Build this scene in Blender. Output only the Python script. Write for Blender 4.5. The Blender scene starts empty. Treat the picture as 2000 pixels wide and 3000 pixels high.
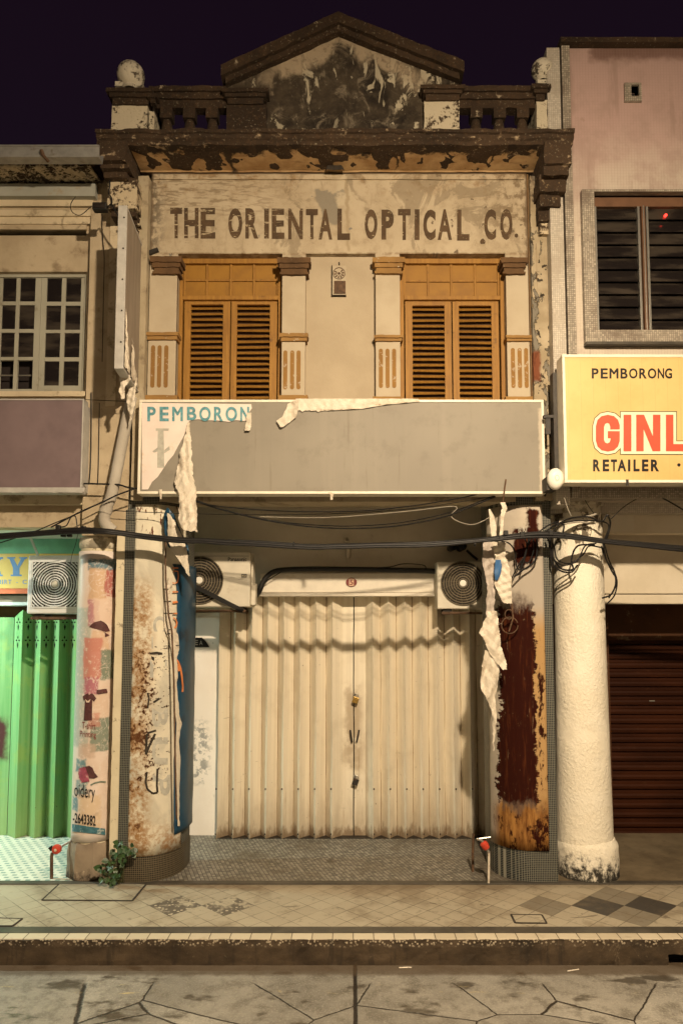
import bpy, bmesh, math, random
from math import sin, cos, tan, pi, radians, sqrt, atan2
from mathutils import Vector, noise as mnoise
from mathutils.geometry import tessellate_polygon
random.seed(7)
SC = bpy.context.scene
COL = SC.collection

# ------------------------------------------------------------------ camera
# metres: X right, Y away from the camera, Z up; the pavement is z = 0, the shop front is y = 0
F, PPX, PPY, TILT = 2150.0, 1030.0, 1661.0, radians(4.5)
CAM = Vector((0.0, -7.41, 2.6))
cd = bpy.data.cameras.new('camera'); cam = bpy.data.objects.new('camera', cd); COL.objects.link(cam)
cam.location = CAM; cam.rotation_euler = (pi/2 + TILT, 0, 0)
cd.sensor_fit = 'VERTICAL'; cd.sensor_height = 36.0; cd.sensor_width = 24.0
cd.lens = F/3000*36; cd.shift_x = (1000-PPX)/3000; cd.shift_y = (PPY-1500)/3000
cd.clip_start = 0.05; cd.clip_end = 2000
SC.camera = cam

# ------------------------------------------------------------------ night sky
w = bpy.data.worlds.new('World'); SC.world = w; w.use_nodes = True
wn = w.node_tree; wn.nodes.clear()
wo = wn.nodes.new('ShaderNodeOutputWorld'); wb = wn.nodes.new('ShaderNodeBackground')
tc = wn.nodes.new('ShaderNodeTexCoord'); sp = wn.nodes.new('ShaderNodeSeparateXYZ'); cr = wn.nodes.new('ShaderNodeValToRGB')
wn.links.new(tc.outputs['Generated'], sp.inputs[0]); wn.links.new(sp.outputs['Z'], cr.inputs[0])
cr.color_ramp.elements[0].position = 0.0; cr.color_ramp.elements[0].color = (0.0100, 0.0062, 0.0120, 1)
cr.color_ramp.elements[1].position = 0.8; cr.color_ramp.elements[1].color = (0.0068, 0.0028, 0.0066, 1)
wn.links.new(cr.outputs[0], wb.inputs['Color']); wb.inputs['Strength'].default_value = 1.0
wn.links.new(wb.outputs[0], wo.inputs[0])

SC.view_settings.view_transform = 'Standard'; SC.view_settings.look = 'None'
SC.view_settings.exposure = 0.12; SC.view_settings.gamma = 1.0
SC.cycles.max_bounces = 6; SC.cycles.diffuse_bounces = 4; SC.cycles.glossy_bounces = 3
SC.cycles.caustics_reflective = False; SC.cycles.caustics_refractive = False
SC.cycles.sample_clamp_indirect = 4.0

LAMP_POS = Vector((1.2, -6.3, 6.75)); LAMP_POWER = 1010; LAMP_COL = (1.0, 0.795, 0.54)
TUBE_POWER = 240; TUBE_COL = (0.78, 1.0, 0.88)

# ------------------------------------------------------------------ helpers
def ray(px, py):
    u = (px-PPX)/F; v = (PPY-py)/F
    return Vector((u, cos(TILT)-v*sin(TILT), sin(TILT)+v*cos(TILT)))
def P(px, py, Y):
    r = ray(px, py); return CAM + r*((Y-CAM.y)/r.y)
GZ = .084            # pavement level
def G(px, py, z=GZ):
    r = ray(px, py); return CAM + r*((z-CAM.z)/r.z)
XPY = [1500]         # picture height at which widths are being measured
def X(px, Y, py=None): return P(px, py or XPY[0], Y).x
def Z(py, Y): return P(1030, py, Y).z

def tag(o, label=None, cat=None, group=None, kind=None):
    if label: o['label'] = label
    if cat: o['category'] = cat
    if group: o['group'] = group
    if kind: o['kind'] = kind
    return o
def empty(name, loc, label, cat, group=None):
    o = bpy.data.objects.new(name, None); COL.objects.link(o); o.location = loc
    o.empty_display_size = 0.2
    return tag(o, label, cat, group)

class MB:
    """collects shapes; build() links them as ONE mesh object"""
    def __init__(s): s.v = []; s.f = []; s.mi = []; s.m = 0
    def add(s, vs, fs):
        b = len(s.v); s.v += [tuple(v) for v in vs]
        for f in fs: s.f.append([b+i for i in f]); s.mi.append(s.m)
        return s
    def box(s, x0, x1, y0, y1, z0, z1):
        if x0 > x1: x0, x1 = x1, x0
        if y0 > y1: y0, y1 = y1, y0
        if z0 > z1: z0, z1 = z1, z0
        v = [(x, y, z) for x in (x0, x1) for y in (y0, y1) for z in (z0, z1)]
        return s.add(v, [(0,1,3,2), (4,6,7,5), (0,4,5,1), (2,3,7,6), (0,2,6,4), (1,5,7,3)])
    def bar(s, a, b, w, h, up=(0,0,1)):
        a = Vector(a); b = Vector(b); d = (b-a).normalized(); u = Vector(up)
        if abs(d.dot(u)) > .95: u = Vector((0, 1, 0))
        sd = d.cross(u).normalized(); u = sd.cross(d)
        v = [p + sd*sx*w/2 + u*sz*h/2 for p in (a, b) for sx, sz in ((-1,-1), (1,-1), (1,1), (-1,1))]
        return s.add(v, [(3,2,1,0), (4,5,6,7), (0,1,5,4), (1,2,6,5), (2,3,7,6), (3,0,4,7)])
    def quad(s, a, b, c, d): return s.add([a, b, c, d], [(0,1,2,3)])
    def tube(s, pts, r, n=6, cap=True):
        pts = [Vector(p) for p in pts]; k = len(pts); rs = r if isinstance(r, (list, tuple)) else [r]*k
        ref = None; vs = []
        for i, p in enumerate(pts):
            d = (pts[min(i+1, k-1)]-pts[max(i-1, 0)])
            d = d.normalized() if d.length > 1e-9 else Vector((0,0,1))
            if ref is None:
                ref = Vector((0,0,1)) if abs(d.z) < .9 else Vector((1,0,0))
            a = d.cross(ref)
            if a.length < 1e-6: a = d.cross(Vector((0.3,1,0.2)))
            a.normalize(); b = d.cross(a); ref = a.cross(d)
            vs += [p + (a*cos(2*pi*j/n)+b*sin(2*pi*j/n))*rs[i] for j in range(n)]
        fs = [(i*n+j, i*n+(j+1)%n, (i+1)*n+(j+1)%n, (i+1)*n+j) for i in range(k-1) for j in range(n)]
        if cap: fs += [tuple(range(n-1, -1, -1)), tuple((k-1)*n+j for j in range(n))]
        return s.add(vs, fs)
    def lathe(s, prof, c, n=20, axis='z', a0=0, a1=2*pi):
        """prof: list of (r, t)"""
        full = abs(a1-a0-2*pi) < 1e-6; m = n if full else n+1; vs = []
        for r, t in prof:
            for j in range(m):
                a = a0+(a1-a0)*j/n
                if axis == 'z': vs.append((c[0]+r*cos(a), c[1]+r*sin(a), c[2]+t))
                elif axis == 'y': vs.append((c[0]+r*cos(a), c[1]+t, c[2]+r*sin(a)))
                else: vs.append((c[0]+t, c[1]+r*cos(a), c[2]+r*sin(a)))
        fs = []
        for i in range(len(prof)-1):
            for j in range(n):
                k = (j+1) % m if full else j+1
                fs.append((i*m+j, i*m+k, (i+1)*m+k, (i+1)*m+j))
        return s.add(vs, fs)
    def prism(s, poly, y0, y1, axis='y'):
        """poly: 2-D points; axis y: (x,z) extruded in y; axis x: (y,z) extruded in x; axis z: (x,y) extruded in z"""
        n = len(poly)
        def p3(q, t): return (q[0], t, q[1]) if axis == 'y' else ((t, q[0], q[1]) if axis == 'x' else (q[0], q[1], t))
        vs = [p3(q, y0) for q in poly]+[p3(q, y1) for q in poly]
        fs = [tuple(range(n)), tuple(range(2*n-1, n-1, -1))]
        fs += [(i, n+i, n+(i+1) % n, (i+1) % n) for i in range(n)]
        return s.add(vs, fs)
    def flat(s, poly):
        return s.add(poly, [tuple(range(len(poly)))])
    def wall(s, x0, x1, z0, z1, y0, y1, holes, axis='y'):
        """slab with rectangular holes (hx0,hx1,hz0,hz1), front face at y0, back at y1"""
        xs = sorted({x0, x1} | {min(max(h[i], x0), x1) for h in holes for i in (0, 1)})
        zs = sorted({z0, z1} | {min(max(h[i], z0), z1) for h in holes for i in (2, 3)})
        def solid(i, j):
            if i < 0 or j < 0 or i >= len(xs)-1 or j >= len(zs)-1: return False
            cx = (xs[i]+xs[i+1])/2; cz = (zs[j]+zs[j+1])/2
            return not any(h[0] < cx < h[1] and h[2] < cz < h[3] for h in holes)
        for i in range(len(xs)-1):
            for j in range(len(zs)-1):
                if not solid(i, j): continue
                a, b, c, d = xs[i], xs[i+1], zs[j], zs[j+1]
                s.quad((a,y0,c), (b,y0,c), (b,y0,d), (a,y0,d)); s.quad((b,y1,c), (a,y1,c), (a,y1,d), (b,y1,d))
                if not solid(i-1, j): s.quad((a,y1,c), (a,y0,c), (a,y0,d), (a,y1,d))
                if not solid(i+1, j): s.quad((b,y0,c), (b,y1,c), (b,y1,d), (b,y0,d))
                if not solid(i, j-1): s.quad((a,y1,c), (b,y1,c), (b,y0,c), (a,y0,c))
                if not solid(i, j+1): s.quad((a,y0,d), (b,y0,d), (b,y1,d), (a,y1,d))
        return s
    def grid(s, fn, nu, nv):
        vs = [fn(i/nu, j/nv) for j in range(nv+1) for i in range(nu+1)]; n = nu+1
        return s.add(vs, [(j*n+i, j*n+i+1, (j+1)*n+i+1, (j+1)*n+i) for j in range(nv) for i in range(nu)])
    def build(s, name, mats, parent=None, bevel=0, seg=2, smooth=None, rough=0, rlen=.08, rscale=9, solid=0, weld=False):
        me = bpy.data.meshes.new(name); me.from_pydata(s.v, [], s.f)
        if not isinstance(mats, (list, tuple)): mats = [mats]
        for m in mats: me.materials.append(m)
        me.polygons.foreach_set('material_index', s.mi)
        bm = bmesh.new(); bm.from_mesh(me)
        if weld or rough: bmesh.ops.remove_doubles(bm, verts=bm.verts, dist=1e-5)
        bmesh.ops.recalc_face_normals(bm, faces=bm.faces)
        if rough:
            for _ in range(7):
                es = [e for e in bm.edges if e.calc_length() > rlen]
                if not es or len(bm.verts) > 60000: break
                bmesh.ops.subdivide_edges(bm, edges=es, cuts=1, use_grid_fill=True)
            bmesh.ops.triangulate(bm, faces=[f for f in bm.faces if len(f.verts) > 4])
            for v in bm.verts:
                p = v.co*rscale
                d = mnoise.noise_vector(p)*rough + mnoise.noise_vector(p*2.7)*rough*.45
                v.co += d
        bm.to_mesh(me); bm.free()
        if smooth is not None:
            me.polygons.foreach_set('use_smooth', [True]*len(me.polygons))
            if smooth < 3: me.set_sharp_from_angle(angle=smooth)
        me.update()
        o = bpy.data.objects.new(name, me); COL.objects.link(o)
        if solid:
            md = o.modifiers.new('solid', 'SOLIDIFY'); md.thickness = solid; md.offset = 0
        if bevel:
            md = o.modifiers.new('bevel', 'BEVEL'); md.width = bevel; md.segments = seg; md.limit_method = 'ANGLE'; md.angle_limit = radians(40)
        if parent is not None:
            o.parent = parent
            par = parent
            off = Vector((0,0,0))
            while par is not None: off += par.location; par = par.parent
            o.location = -off
        return o
def struct(o): o['kind'] = 'structure'; return o
def copy_tree(o, parent=None):
    c = o.copy(); COL.objects.link(c)
    if parent is not None: c.parent = parent
    for ch in list(o.children): copy_tree(ch, c)
    return c

def spline(pts, n=8):
    pts = [Vector(p) for p in pts]; out = []
    q = [pts[0]*2-pts[1]]+pts+[pts[-1]*2-pts[-2]]
    for i in range(1, len(q)-2):
        for k in range(n):
            t = k/n; a, b, c, d = q[i-1], q[i], q[i+1], q[i+2]
            out.append(.5*((2*b)+(c-a)*t+(2*a-5*b+4*c-d)*t*t+(3*b-a-3*c+d)*t**3))
    out.append(pts[-1]); return out

# text: glyph meshes from Blender's own built-in font
_gl = {}
def glyphs(txt, off=0.0):
    k = (txt, off)
    if k not in _gl:
        cu = bpy.data.curves.new('text', 'FONT'); cu.body = txt; cu.offset = off; cu.resolution_u = 4
        ob = bpy.data.objects.new('text', cu); COL.objects.link(ob)
        dg = bpy.context.evaluated_depsgraph_get(); dg.update()
        me = bpy.data.meshes.new_from_object(ob.evaluated_get(dg))
        vs = [v.co.copy() for v in me.vertices]; fs = [tuple(p.vertices) for p in me.polygons]
        bpy.data.objects.remove(ob); bpy.data.curves.remove(cu); bpy.data.meshes.remove(me)
        x0 = min(v.x for v in vs); x1 = max(v.x for v in vs); y0 = min(v.y for v in vs); y1 = max(v.y for v in vs)
        _gl[k] = ([((v.x-x0)/(x1-x0), (v.y-y0)/(y1-y0)) for v in vs], fs)
    return _gl[k]
def put_text(mb, txt, fn, off=0.0):
    """fn(u,v) with v up in 0..1 -> point"""
    if txt in 'MW': off = 0.0
    uv, fs = glyphs(txt, off); mb.add([fn(u, v) for u, v in uv], fs)
def text_px(mb, txt, x0, x1, ytop, ybot, Y, off=0.0, thick=0):
    for d in ((-.045, .045) if txt in 'MW' and off > 0 else (0,)):     # the widest letters are thickened by doubling
        put_text(mb, txt, lambda u, v: P(x0+(x1-x0)*(u*.93+.035+d), ybot+(ytop-ybot)*v, Y-abs(d)*.004*(d > 0)) if d else P(x0+(x1-x0)*u, ybot+(ytop-ybot)*v, Y), off)

class Path:
    """a footprint line in plan, used to lay sheets and prints on rounded columns"""
    def __init__(s, pts):
        s.p = [Vector(q) for q in pts]; s.l = [0.0]
        for a, b in zip(s.p, s.p[1:]): s.l.append(s.l[-1]+(b-a).length)
        s.L = s.l[-1]
    def at(s, t, off=0.0):
        t = min(max(t, 0), s.L)
        for i in range(len(s.p)-1):
            if t <= s.l[i+1] or i == len(s.p)-2:
                k = (t-s.l[i])/(s.l[i+1]-s.l[i]); d = (s.p[i+1]-s.p[i]).normalized()
                n = Vector((d.y, -d.x)); q = s.p[i].lerp(s.p[i+1], k)
                return q + n*off
    def hit(s, px, py, off=0.0, N=240):
        best = None; best_y = 1e9
        prev = None
        for i in range(N+1):
            q = s.at(s.L*i/N, off); dx = P(px, py, q.y).x - q.x
            if prev is not None and (dx <= 0) != (prev[0] <= 0):
                k = prev[0]/(prev[0]-dx); y = prev[1].y*(1-k)+q.y*k
                if y < best_y: best_y = y; best = P(px, py, y)
            prev = (dx, q)
        if best is None:
            e = min((s.at(s.L*i/N, off) for i in range(N+1)), key=lambda q: abs(P(px, py, q.y).x-q.x))
            pz = P(px, py, e.y); best = Vector((e.x, e.y, pz.z))
        return best

def poly_on(mb, pts, path, off, sub=10):
    """a flat print (px polygon) laid on a rounded face, as a fan of strips"""
    out = []
    for a, b in zip(pts, pts[1:]+pts[:1]):
        k = max(1, int(math.hypot(b[0]-a[0], b[1]-a[1])/sub))
        for i in range(k): out.append((a[0]+(b[0]-a[0])*i/k, a[1]+(b[1]-a[1])*i/k))
    def half(pg, xc, keep_right):                    # clip to one side of a vertical line
        r = []
        for p, q in zip(pg, pg[1:]+pg[:1]):
            ip, iq = (p[0] >= xc) == keep_right, (q[0] >= xc) == keep_right
            if ip: r.append(p)
            if ip != iq and p[0] != q[0]: t = (xc-p[0])/(q[0]-p[0]); r.append((xc, p[1]+(q[1]-p[1])*t))
        return r
    x0, x1 = min(p[0] for p in out), max(p[0] for p in out); x = x0
    while x < x1:
        pg = half(half(out, x, True), x+8, False)
        if len(pg) >= 3:
            for t in tessellate_polygon([[Vector((u, v, 0)) for u, v in pg]]): mb.add([path.hit(*pg[i], off) for i in t], [(0, 1, 2)])
        x += 8

def ribbon(mb, rows, Y, amp=.02, nu=8, sc=14, sub=5, seed=0, jag=0.0, lean=None):
    nu = nu*2 if nu < 20 else nu; sub = sub*2; jag *= 1.5
    """crumpled hanging sheet: rows of (py, pxl, pxr[, Y])"""
    R = []
    for a, b in zip(rows, rows[1:]):
        for k in range(sub):
            t = k/sub; R.append([a[i]+(b[i]-a[i])*t for i in range(len(a))])
    R.append(list(rows[-1])); nv = len(R)-1
    def fn(u, v):
        r = R[int(round(v*nv))]; Yb = r[3] if len(r) > 3 else Y
        e = min(u, 1-u)*2
        x = r[1]+(r[2]-r[1])*u; y = r[0]
        j = (mnoise.noise(Vector((x*.06, y*.06, seed+3)))+.6*mnoise.noise(Vector((x*.3, y*.35, seed+8))))*jag*(1-e)
        if v > .999: y += mnoise.noise(Vector((x*.11, seed, 5)))*jag*3
        p = P(x+j*2, y, Yb)
        h = 0.0                                    # sum of sharp folds: flat facets between creases
        for k in range(7):
            rk = random.Random(seed*31+k); a_ = rk.uniform(-.55, .55) if k < 4 else rk.uniform(-1.5, 1.5)
            f_ = rk.uniform(3, 7) if k < 3 else rk.uniform(8, 17)
            t_ = (p.x*cos(a_)+p.z*sin(a_))*f_+rk.random()+mnoise.noise(Vector((p.x*5, p.z*5, k)))*.12
            h += (abs((t_ % 1)-.5)*4-1)*(.8 if k < 3 else .34)
        p.y += h*amp*.30
        return p
    mb.grid(fn, nu, nv)

# ------------------------------------------------------------------ materials
class S:
    """a node socket with arithmetic"""
    def __init__(s, m, k): s.m = m; s.k = k
    def _o(s, op, b, rev=False, c=False): return s.m.math(op, b, s, c) if rev else s.m.math(op, s, b, c)
    def __add__(s, b): return s._o('ADD', b)
    def __radd__(s, b): return s._o('ADD', b, True)
    def __sub__(s, b): return s._o('SUBTRACT', b)
    def __rsub__(s, b): return s._o('SUBTRACT', b, True)
    def __mul__(s, b): return s._o('MULTIPLY', b)
    def __rmul__(s, b): return s._o('MULTIPLY', b, True)
    def __truediv__(s, b): return s._o('DIVIDE', b)
class Mt:
    def __init__(s, name):
        s.m = bpy.data.materials.new(name); s.m.use_nodes = True; s.nt = s.m.node_tree; s.nt.nodes.clear()
        s.out_n = s.nt.nodes.new('ShaderNodeOutputMaterial'); s._pos = None
    def set(s, sock, val):
        if isinstance(val, S): s.nt.links.new(val.k, sock)
        elif isinstance(val, tuple) and len(val) == 3 and sock.type == 'RGBA': sock.default_value = val+(1,)
        else: sock.default_value = val
    def node(s, t, **kw):
        n = s.nt.nodes.new(t)
        for k, v in kw.items(): setattr(n, k, v)
        return n
    def pos(s):
        if s._pos is None:
            g = s.node('ShaderNodeNewGeometry'); sp = s.node('ShaderNodeSeparateXYZ'); s.nt.links.new(g.outputs['Position'], sp.inputs[0])
            s._pos = (S(s, g.outputs['Position']), S(s, sp.outputs[0]), S(s, sp.outputs[1]), S(s, sp.outputs[2]))
        return s._pos
    x = property(lambda s: s.pos()[1]); y = property(lambda s: s.pos()[2]); z = property(lambda s: s.pos()[3])
    def vec(s, x, y, z):
        n = s.node('ShaderNodeCombineXYZ')
        for i, v in enumerate((x, y, z)): s.set(n.inputs[i], v)
        return S(s, n.outputs[0])
    def sc(s, *k):
        n = s.node('ShaderNodeVectorMath', operation='MULTIPLY'); s.set(n.inputs[0], s.pos()[0]); n.inputs[1].default_value = k; return S(s, n.outputs[0])
    def noise(s, scale, detail=4, rough=.55, vec=None, dist=0.0):
        n = s.node('ShaderNodeTexNoise'); s.set(n.inputs['Vector'], vec or s.pos()[0])
        n.inputs['Scale'].default_value = scale; n.inputs['Detail'].default_value = detail
        n.inputs['Roughness'].default_value = rough; n.inputs['Distortion'].default_value = dist
        return S(s, n.outputs[0])
    def voro(s, scale, feature='F1', vec=None, out=0, rand=1.0):
        n = s.node('ShaderNodeTexVoronoi', feature=feature); s.set(n.inputs['Vector'], vec or s.pos()[0])
        n.inputs['Scale'].default_value = scale; n.inputs['Randomness'].default_value = rand
        return S(s, n.outputs[out])
    def white(s, vec):
        n = s.node('ShaderNodeTexWhiteNoise', noise_dimensions='3D'); s.set(n.inputs['Vector'], vec); return S(s, n.outputs['Value'])
    def math(s, op, a, b=None, clamp=False):
        n = s.node('ShaderNodeMath', operation=op, use_clamp=clamp); s.set(n.inputs[0], a)
        if b is not None: s.set(n.inputs[1], b)
        return S(s, n.outputs[0])
    def mx(s, a, b): return s.math('MAXIMUM', a, b)
    def mn(s, a, b): return s.math('MINIMUM', a, b)
    def ss(s, v, a, b):
        if a > b: return 1 - s.ss(v, b, a)
        n = s.node('ShaderNodeMapRange', interpolation_type='SMOOTHSTEP'); s.set(n.inputs[0], v)
        n.inputs[1].default_value = a; n.inputs[2].default_value = b; return S(s, n.outputs[0])
    def mix(s, f, a, b, blend='MIX'):
        n = s.node('ShaderNodeMix', data_type='RGBA', blend_type=blend); s.set(n.inputs[0], f); s.set(n.inputs[6], a); s.set(n.inputs[7], b); return S(s, n.outputs[2])
    def boxm(s, x0, x1, z0, z1, soft=.03, wob=0.0, ws=6):
        """soft rectangle mask in the x-z plane with a wobbly edge"""
        x, z = s.x, s.z
        if wob:
            x = x + (s.noise(ws, 5, .6)-.5)*wob; z = z + (s.noise(ws*1.13, 5, .6, s.vec(s.z, s.x, s.y))-.5)*wob
        return s.ss(x, x0-soft, x0+soft)*s.ss(x, x1+soft, x1-soft)*s.ss(z, z0-soft, z0+soft)*s.ss(z, z1+soft, z1-soft)
    def done(s, col, rough=.85, metal=0.0, bump=None, bstr=.4, bdist=.01, spec=.35, emit=None, estr=0, alpha=None, coat=0):
        p = s.node('ShaderNodeBsdfPrincipled'); s.set(p.inputs['Base Color'], col); s.set(p.inputs['Roughness'], rough)
        s.set(p.inputs['Metallic'], metal); p.inputs['Specular IOR Level'].default_value = spec
        if coat: p.inputs['Coat Weight'].default_value = coat
        if bump is not None:
            b = s.node('ShaderNodeBump'); b.inputs['Strength'].default_value = bstr; b.inputs['Distance'].default_value = bdist
            s.set(b.inputs['Height'], bump); s.nt.links.new(b.outputs[0], p.inputs['Normal'])
        if emit: s.set(p.inputs['Emission Color'], emit); p.inputs['Emission Strength'].default_value = estr
        if alpha is not None: s.set(p.inputs['Alpha'], alpha)
        s.nt.links.new(p.outputs[0], s.out_n.inputs[0]); return s.m
MAT = {}
YF = G(1000, 2588).y            # the column fronts
def simple(name, col, rough=.6, var=.15, scale=12, metal=0, spec=.35, dirt=None, dscale=5, dth=(.55,.75), bstr=.15, bdist=.004, coat=0):
    """painted or plain stuff with uneven tone and optional grime"""
    m = Mt(name); n = m.noise(scale, 6, .6)
    c = m.mix(m.ss(n, .3, .7), tuple(k*(1-var) for k in col), tuple(min(1, k*(1+var)) for k in col))
    if dirt: c = m.mix(m.ss(m.noise(dscale, 8, .65), *dth), c, dirt)
    MAT[name] = m.done(c, rough, metal, bump=m.noise(scale*4, 4), bstr=bstr, bdist=bdist, spec=spec, coat=coat)
    return MAT[name]

# --- walls of the old shop
CREAM = (.47, .39, .28); CREAM2 = (.385, .31, .212); SOOT = (.026, .0155, .0085)
XPY[0] = 700
XLm, XRm = X(437, 0, 600), X(1548, 0, 600)
def m_facade():
    m = Mt('lime_plaster'); Yf = 0
    n1 = m.noise(1.6, 5, .6); n2 = m.noise(9, 9, .68); n3 = m.noise(38, 6, .6)
    c = m.mix(m.ss(n1, .35, .7), CREAM, CREAM2)
    c = m.mix(m.ss(n2, .48, .66)*.45, c, (.29, .225, .145))
    c = m.mix(m.ss(m.noise(1, 7, .68, m.sc(9, 9, 1.6)), .56, .68)*.40*m.ss(n1, .40, .55), c, (.20, .145, .09))
    # peeled horizontal streaks, upper left
    st = m.noise(1, 8, .7, m.sc(5, 5, 26), .4)
    reg = m.ss(m.z, Z(655,Yf), Z(600,Yf))*m.ss(m.x, -.35, -1.3)
    c = m.mix(m.ss(st, .50, .57)*reg*.75, c, (.21, .155, .095))
    # mottled strip at the very left and old patches
    lf = m.ss(m.x, X(500,0), X(450,0))*m.ss(m.z, Z(760,0), Z(690,0))
    c = m.mix(m.ss(m.noise(11, 9, .72), .44, .56)*lf*.9, c, (.13, .105, .075))
    # brown blotches under the cornice
    rb = m.ss(m.z, Z(600,Yf), Z(520,Yf))
    c = m.mix(m.ss(m.noise(5.2, 8, .66), .50, .62)*rb*.75, c, (.23, .14, .06))
    rr = m.ss(m.x, X(1330,0), X(1500,0))*m.ss(m.z, Z(760,0), Z(640,0))
    c = m.mix(m.ss(m.noise(7, 8, .66, m.vec(m.x, 3.3, m.z)), .47, .58)*rr*.85, c, (.17, .12, .07))
    # grey repair and a pale re-painted band
    c = m.mix(m.boxm(X(985,0), X(1030,0), Z(600,0), Z(508,0), .02, .10)*.6, c, (.50, .425, .31))
    c = m.mix(m.boxm(X(925,0), X(998,0), Z(655,0), Z(560,0), .02, .34, 4)*.85, c, (.21, .185, .145))
    c = m.mix(m.boxm(X(1012,0), X(1022,0), Z(740,0), Z(525,0), .015, .12, 9)*.7, c, (.30, .23, .14))
    # knocks showing the render below
    sp = m.ss(m.noise(11, 3, .5, m.vec(m.x, 7.7, m.z)), .69, .72)
    c = m.mix(sp*m.ss(m.x, .4, .9), c, (.16, .12, .08))
    sp2 = m.ss(m.noise(6, 6, .6, m.vec(m.x, 1.7, m.z)), .68, .71)
    c = m.mix(sp2, c, (.22, .20, .17))
    # fine crazing
    cr = m.voro(7, 'DISTANCE_TO_EDGE', m.vec(m.x+(n2*.12), m.y, m.z+(n3*.05)))
    c = m.mix(m.ss(cr, .012, .0)*m.ss(n1, .52, .60)*.6, c, (.22, .17, .11))
    c = m.mix(m.ss(m.noise(70, 3, .6), .62, .70)*.5*m.ss(n1, .40, .58), c, (.14, .10, .065))
    c = m.mix(m.ss(m.noise(2.2, 9, .70, m.sc(1, 1, .8), .8), .555, .60)*.6, c, (.20, .155, .10))
    ed = m.mx(m.ss(m.x, XLm+.10, XLm), m.ss(m.x, XRm-.10, XRm)); c = m.mix(m.ss(ed*.5+(n2-.5)*.9, .22, .40)*.8, c, (.13, .09, .055))
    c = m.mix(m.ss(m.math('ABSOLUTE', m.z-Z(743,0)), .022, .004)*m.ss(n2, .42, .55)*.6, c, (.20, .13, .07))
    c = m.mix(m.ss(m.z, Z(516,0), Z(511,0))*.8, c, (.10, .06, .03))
    h = n2*.5+n3*.3-sp*1.2-sp2*.9+st*reg*.5
    MAT['lime_plaster'] = m.done(c, .9, bump=h, bstr=.5, bdist=.012)
m_facade()
def soot(name, pale, frac, scale=5, stretch=(1,1,1), tint=SOOT, brown=(.085,.045,.02), ext=None):
    """black mould over old plaster; frac = share that stays pale"""
    m = Mt(name); n = m.noise(scale, 9, .66, m.sc(*stretch)); n2 = m.noise(scale*4, 7, .65); n3 = m.noise(2.1, 4, .5)
    k = n*.75+n2*.25
    if ext: k = k+ext(m)
    t = .5+(.5-frac)*.42
    c = m.mix(m.ss(n3, .35, .65), tint, tuple(q*1.9 for q in tint))
    c = m.mix(m.ss(n2, .48, .7)*.5, c, brown)
    c = m.mix(m.ss(k, t-.045, t+.035), c, pale)
    c = m.mix(m.ss(m.noise(45, 4, .6), .60, .74)*.5, c, (.42, .36, .26))
    MAT[name] = m.done(c, .92, bump=n*.5+n2*.6, bstr=.7, bdist=.02)
soot('sooty_cornice', (.32, .24, .155), .24, 6, (1, 1, 2.5))
soot('sooty_post', (.52, .45, .33), .62, 7)
soot('sooty_black', (.33, .27, .19), .12, 6)
soot('finial_plaster', (.58, .52, .41), .60, 5, tint=(.045,.034,.024))
soot('bracket_plaster', (.50, .41, .28), .50, 9)
soot('bracket_dark', (.22, .155, .09), .22, 9)
soot('sill_black', (.62, .53, .38), .75, 14, (1,1,.45), tint=(.02,.018,.014))
# flat underside of the cornice: ochre stained, black towards its outer edge
XPY[0] = 460
def m_cove():
    m = Mt('stained_soffit'); n = m.noise(4, 8, .66); n2 = m.noise(18, 6, .6)
    c = m.mix(m.ss(n, .35, .65), (.36, .215, .095), (.54, .365, .19))
    c = m.mix(m.ss(m.noise(1, 7, .65, m.sc(2.2, 9, 1)), .55, .66)*.6, c, (.22, .125, .055))
    for xd, wd in ((X(672, -.2), .055), (X(1158, -.2), .03), (X(1440, -.2), .02)):
        c = m.mix(m.ss(m.math('ABSOLUTE', m.x-xd+(n-.5)*.22)+(m.y+.22)*.10, wd, wd*.35)*.95, c, (.022, .013, .007))
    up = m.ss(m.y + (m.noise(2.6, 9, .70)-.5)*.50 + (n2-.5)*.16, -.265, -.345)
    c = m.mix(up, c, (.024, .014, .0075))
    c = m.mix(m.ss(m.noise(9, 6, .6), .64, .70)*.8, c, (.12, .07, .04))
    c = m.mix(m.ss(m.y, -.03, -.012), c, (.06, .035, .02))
    MAT['stained_soffit'] = m.done(c, .92, bump=n+n2*.5, bstr=.5, bdist=.015)
m_cove()
APEX = P(993, 62, -.16); LOWL = P(668, 230, -.16)
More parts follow.
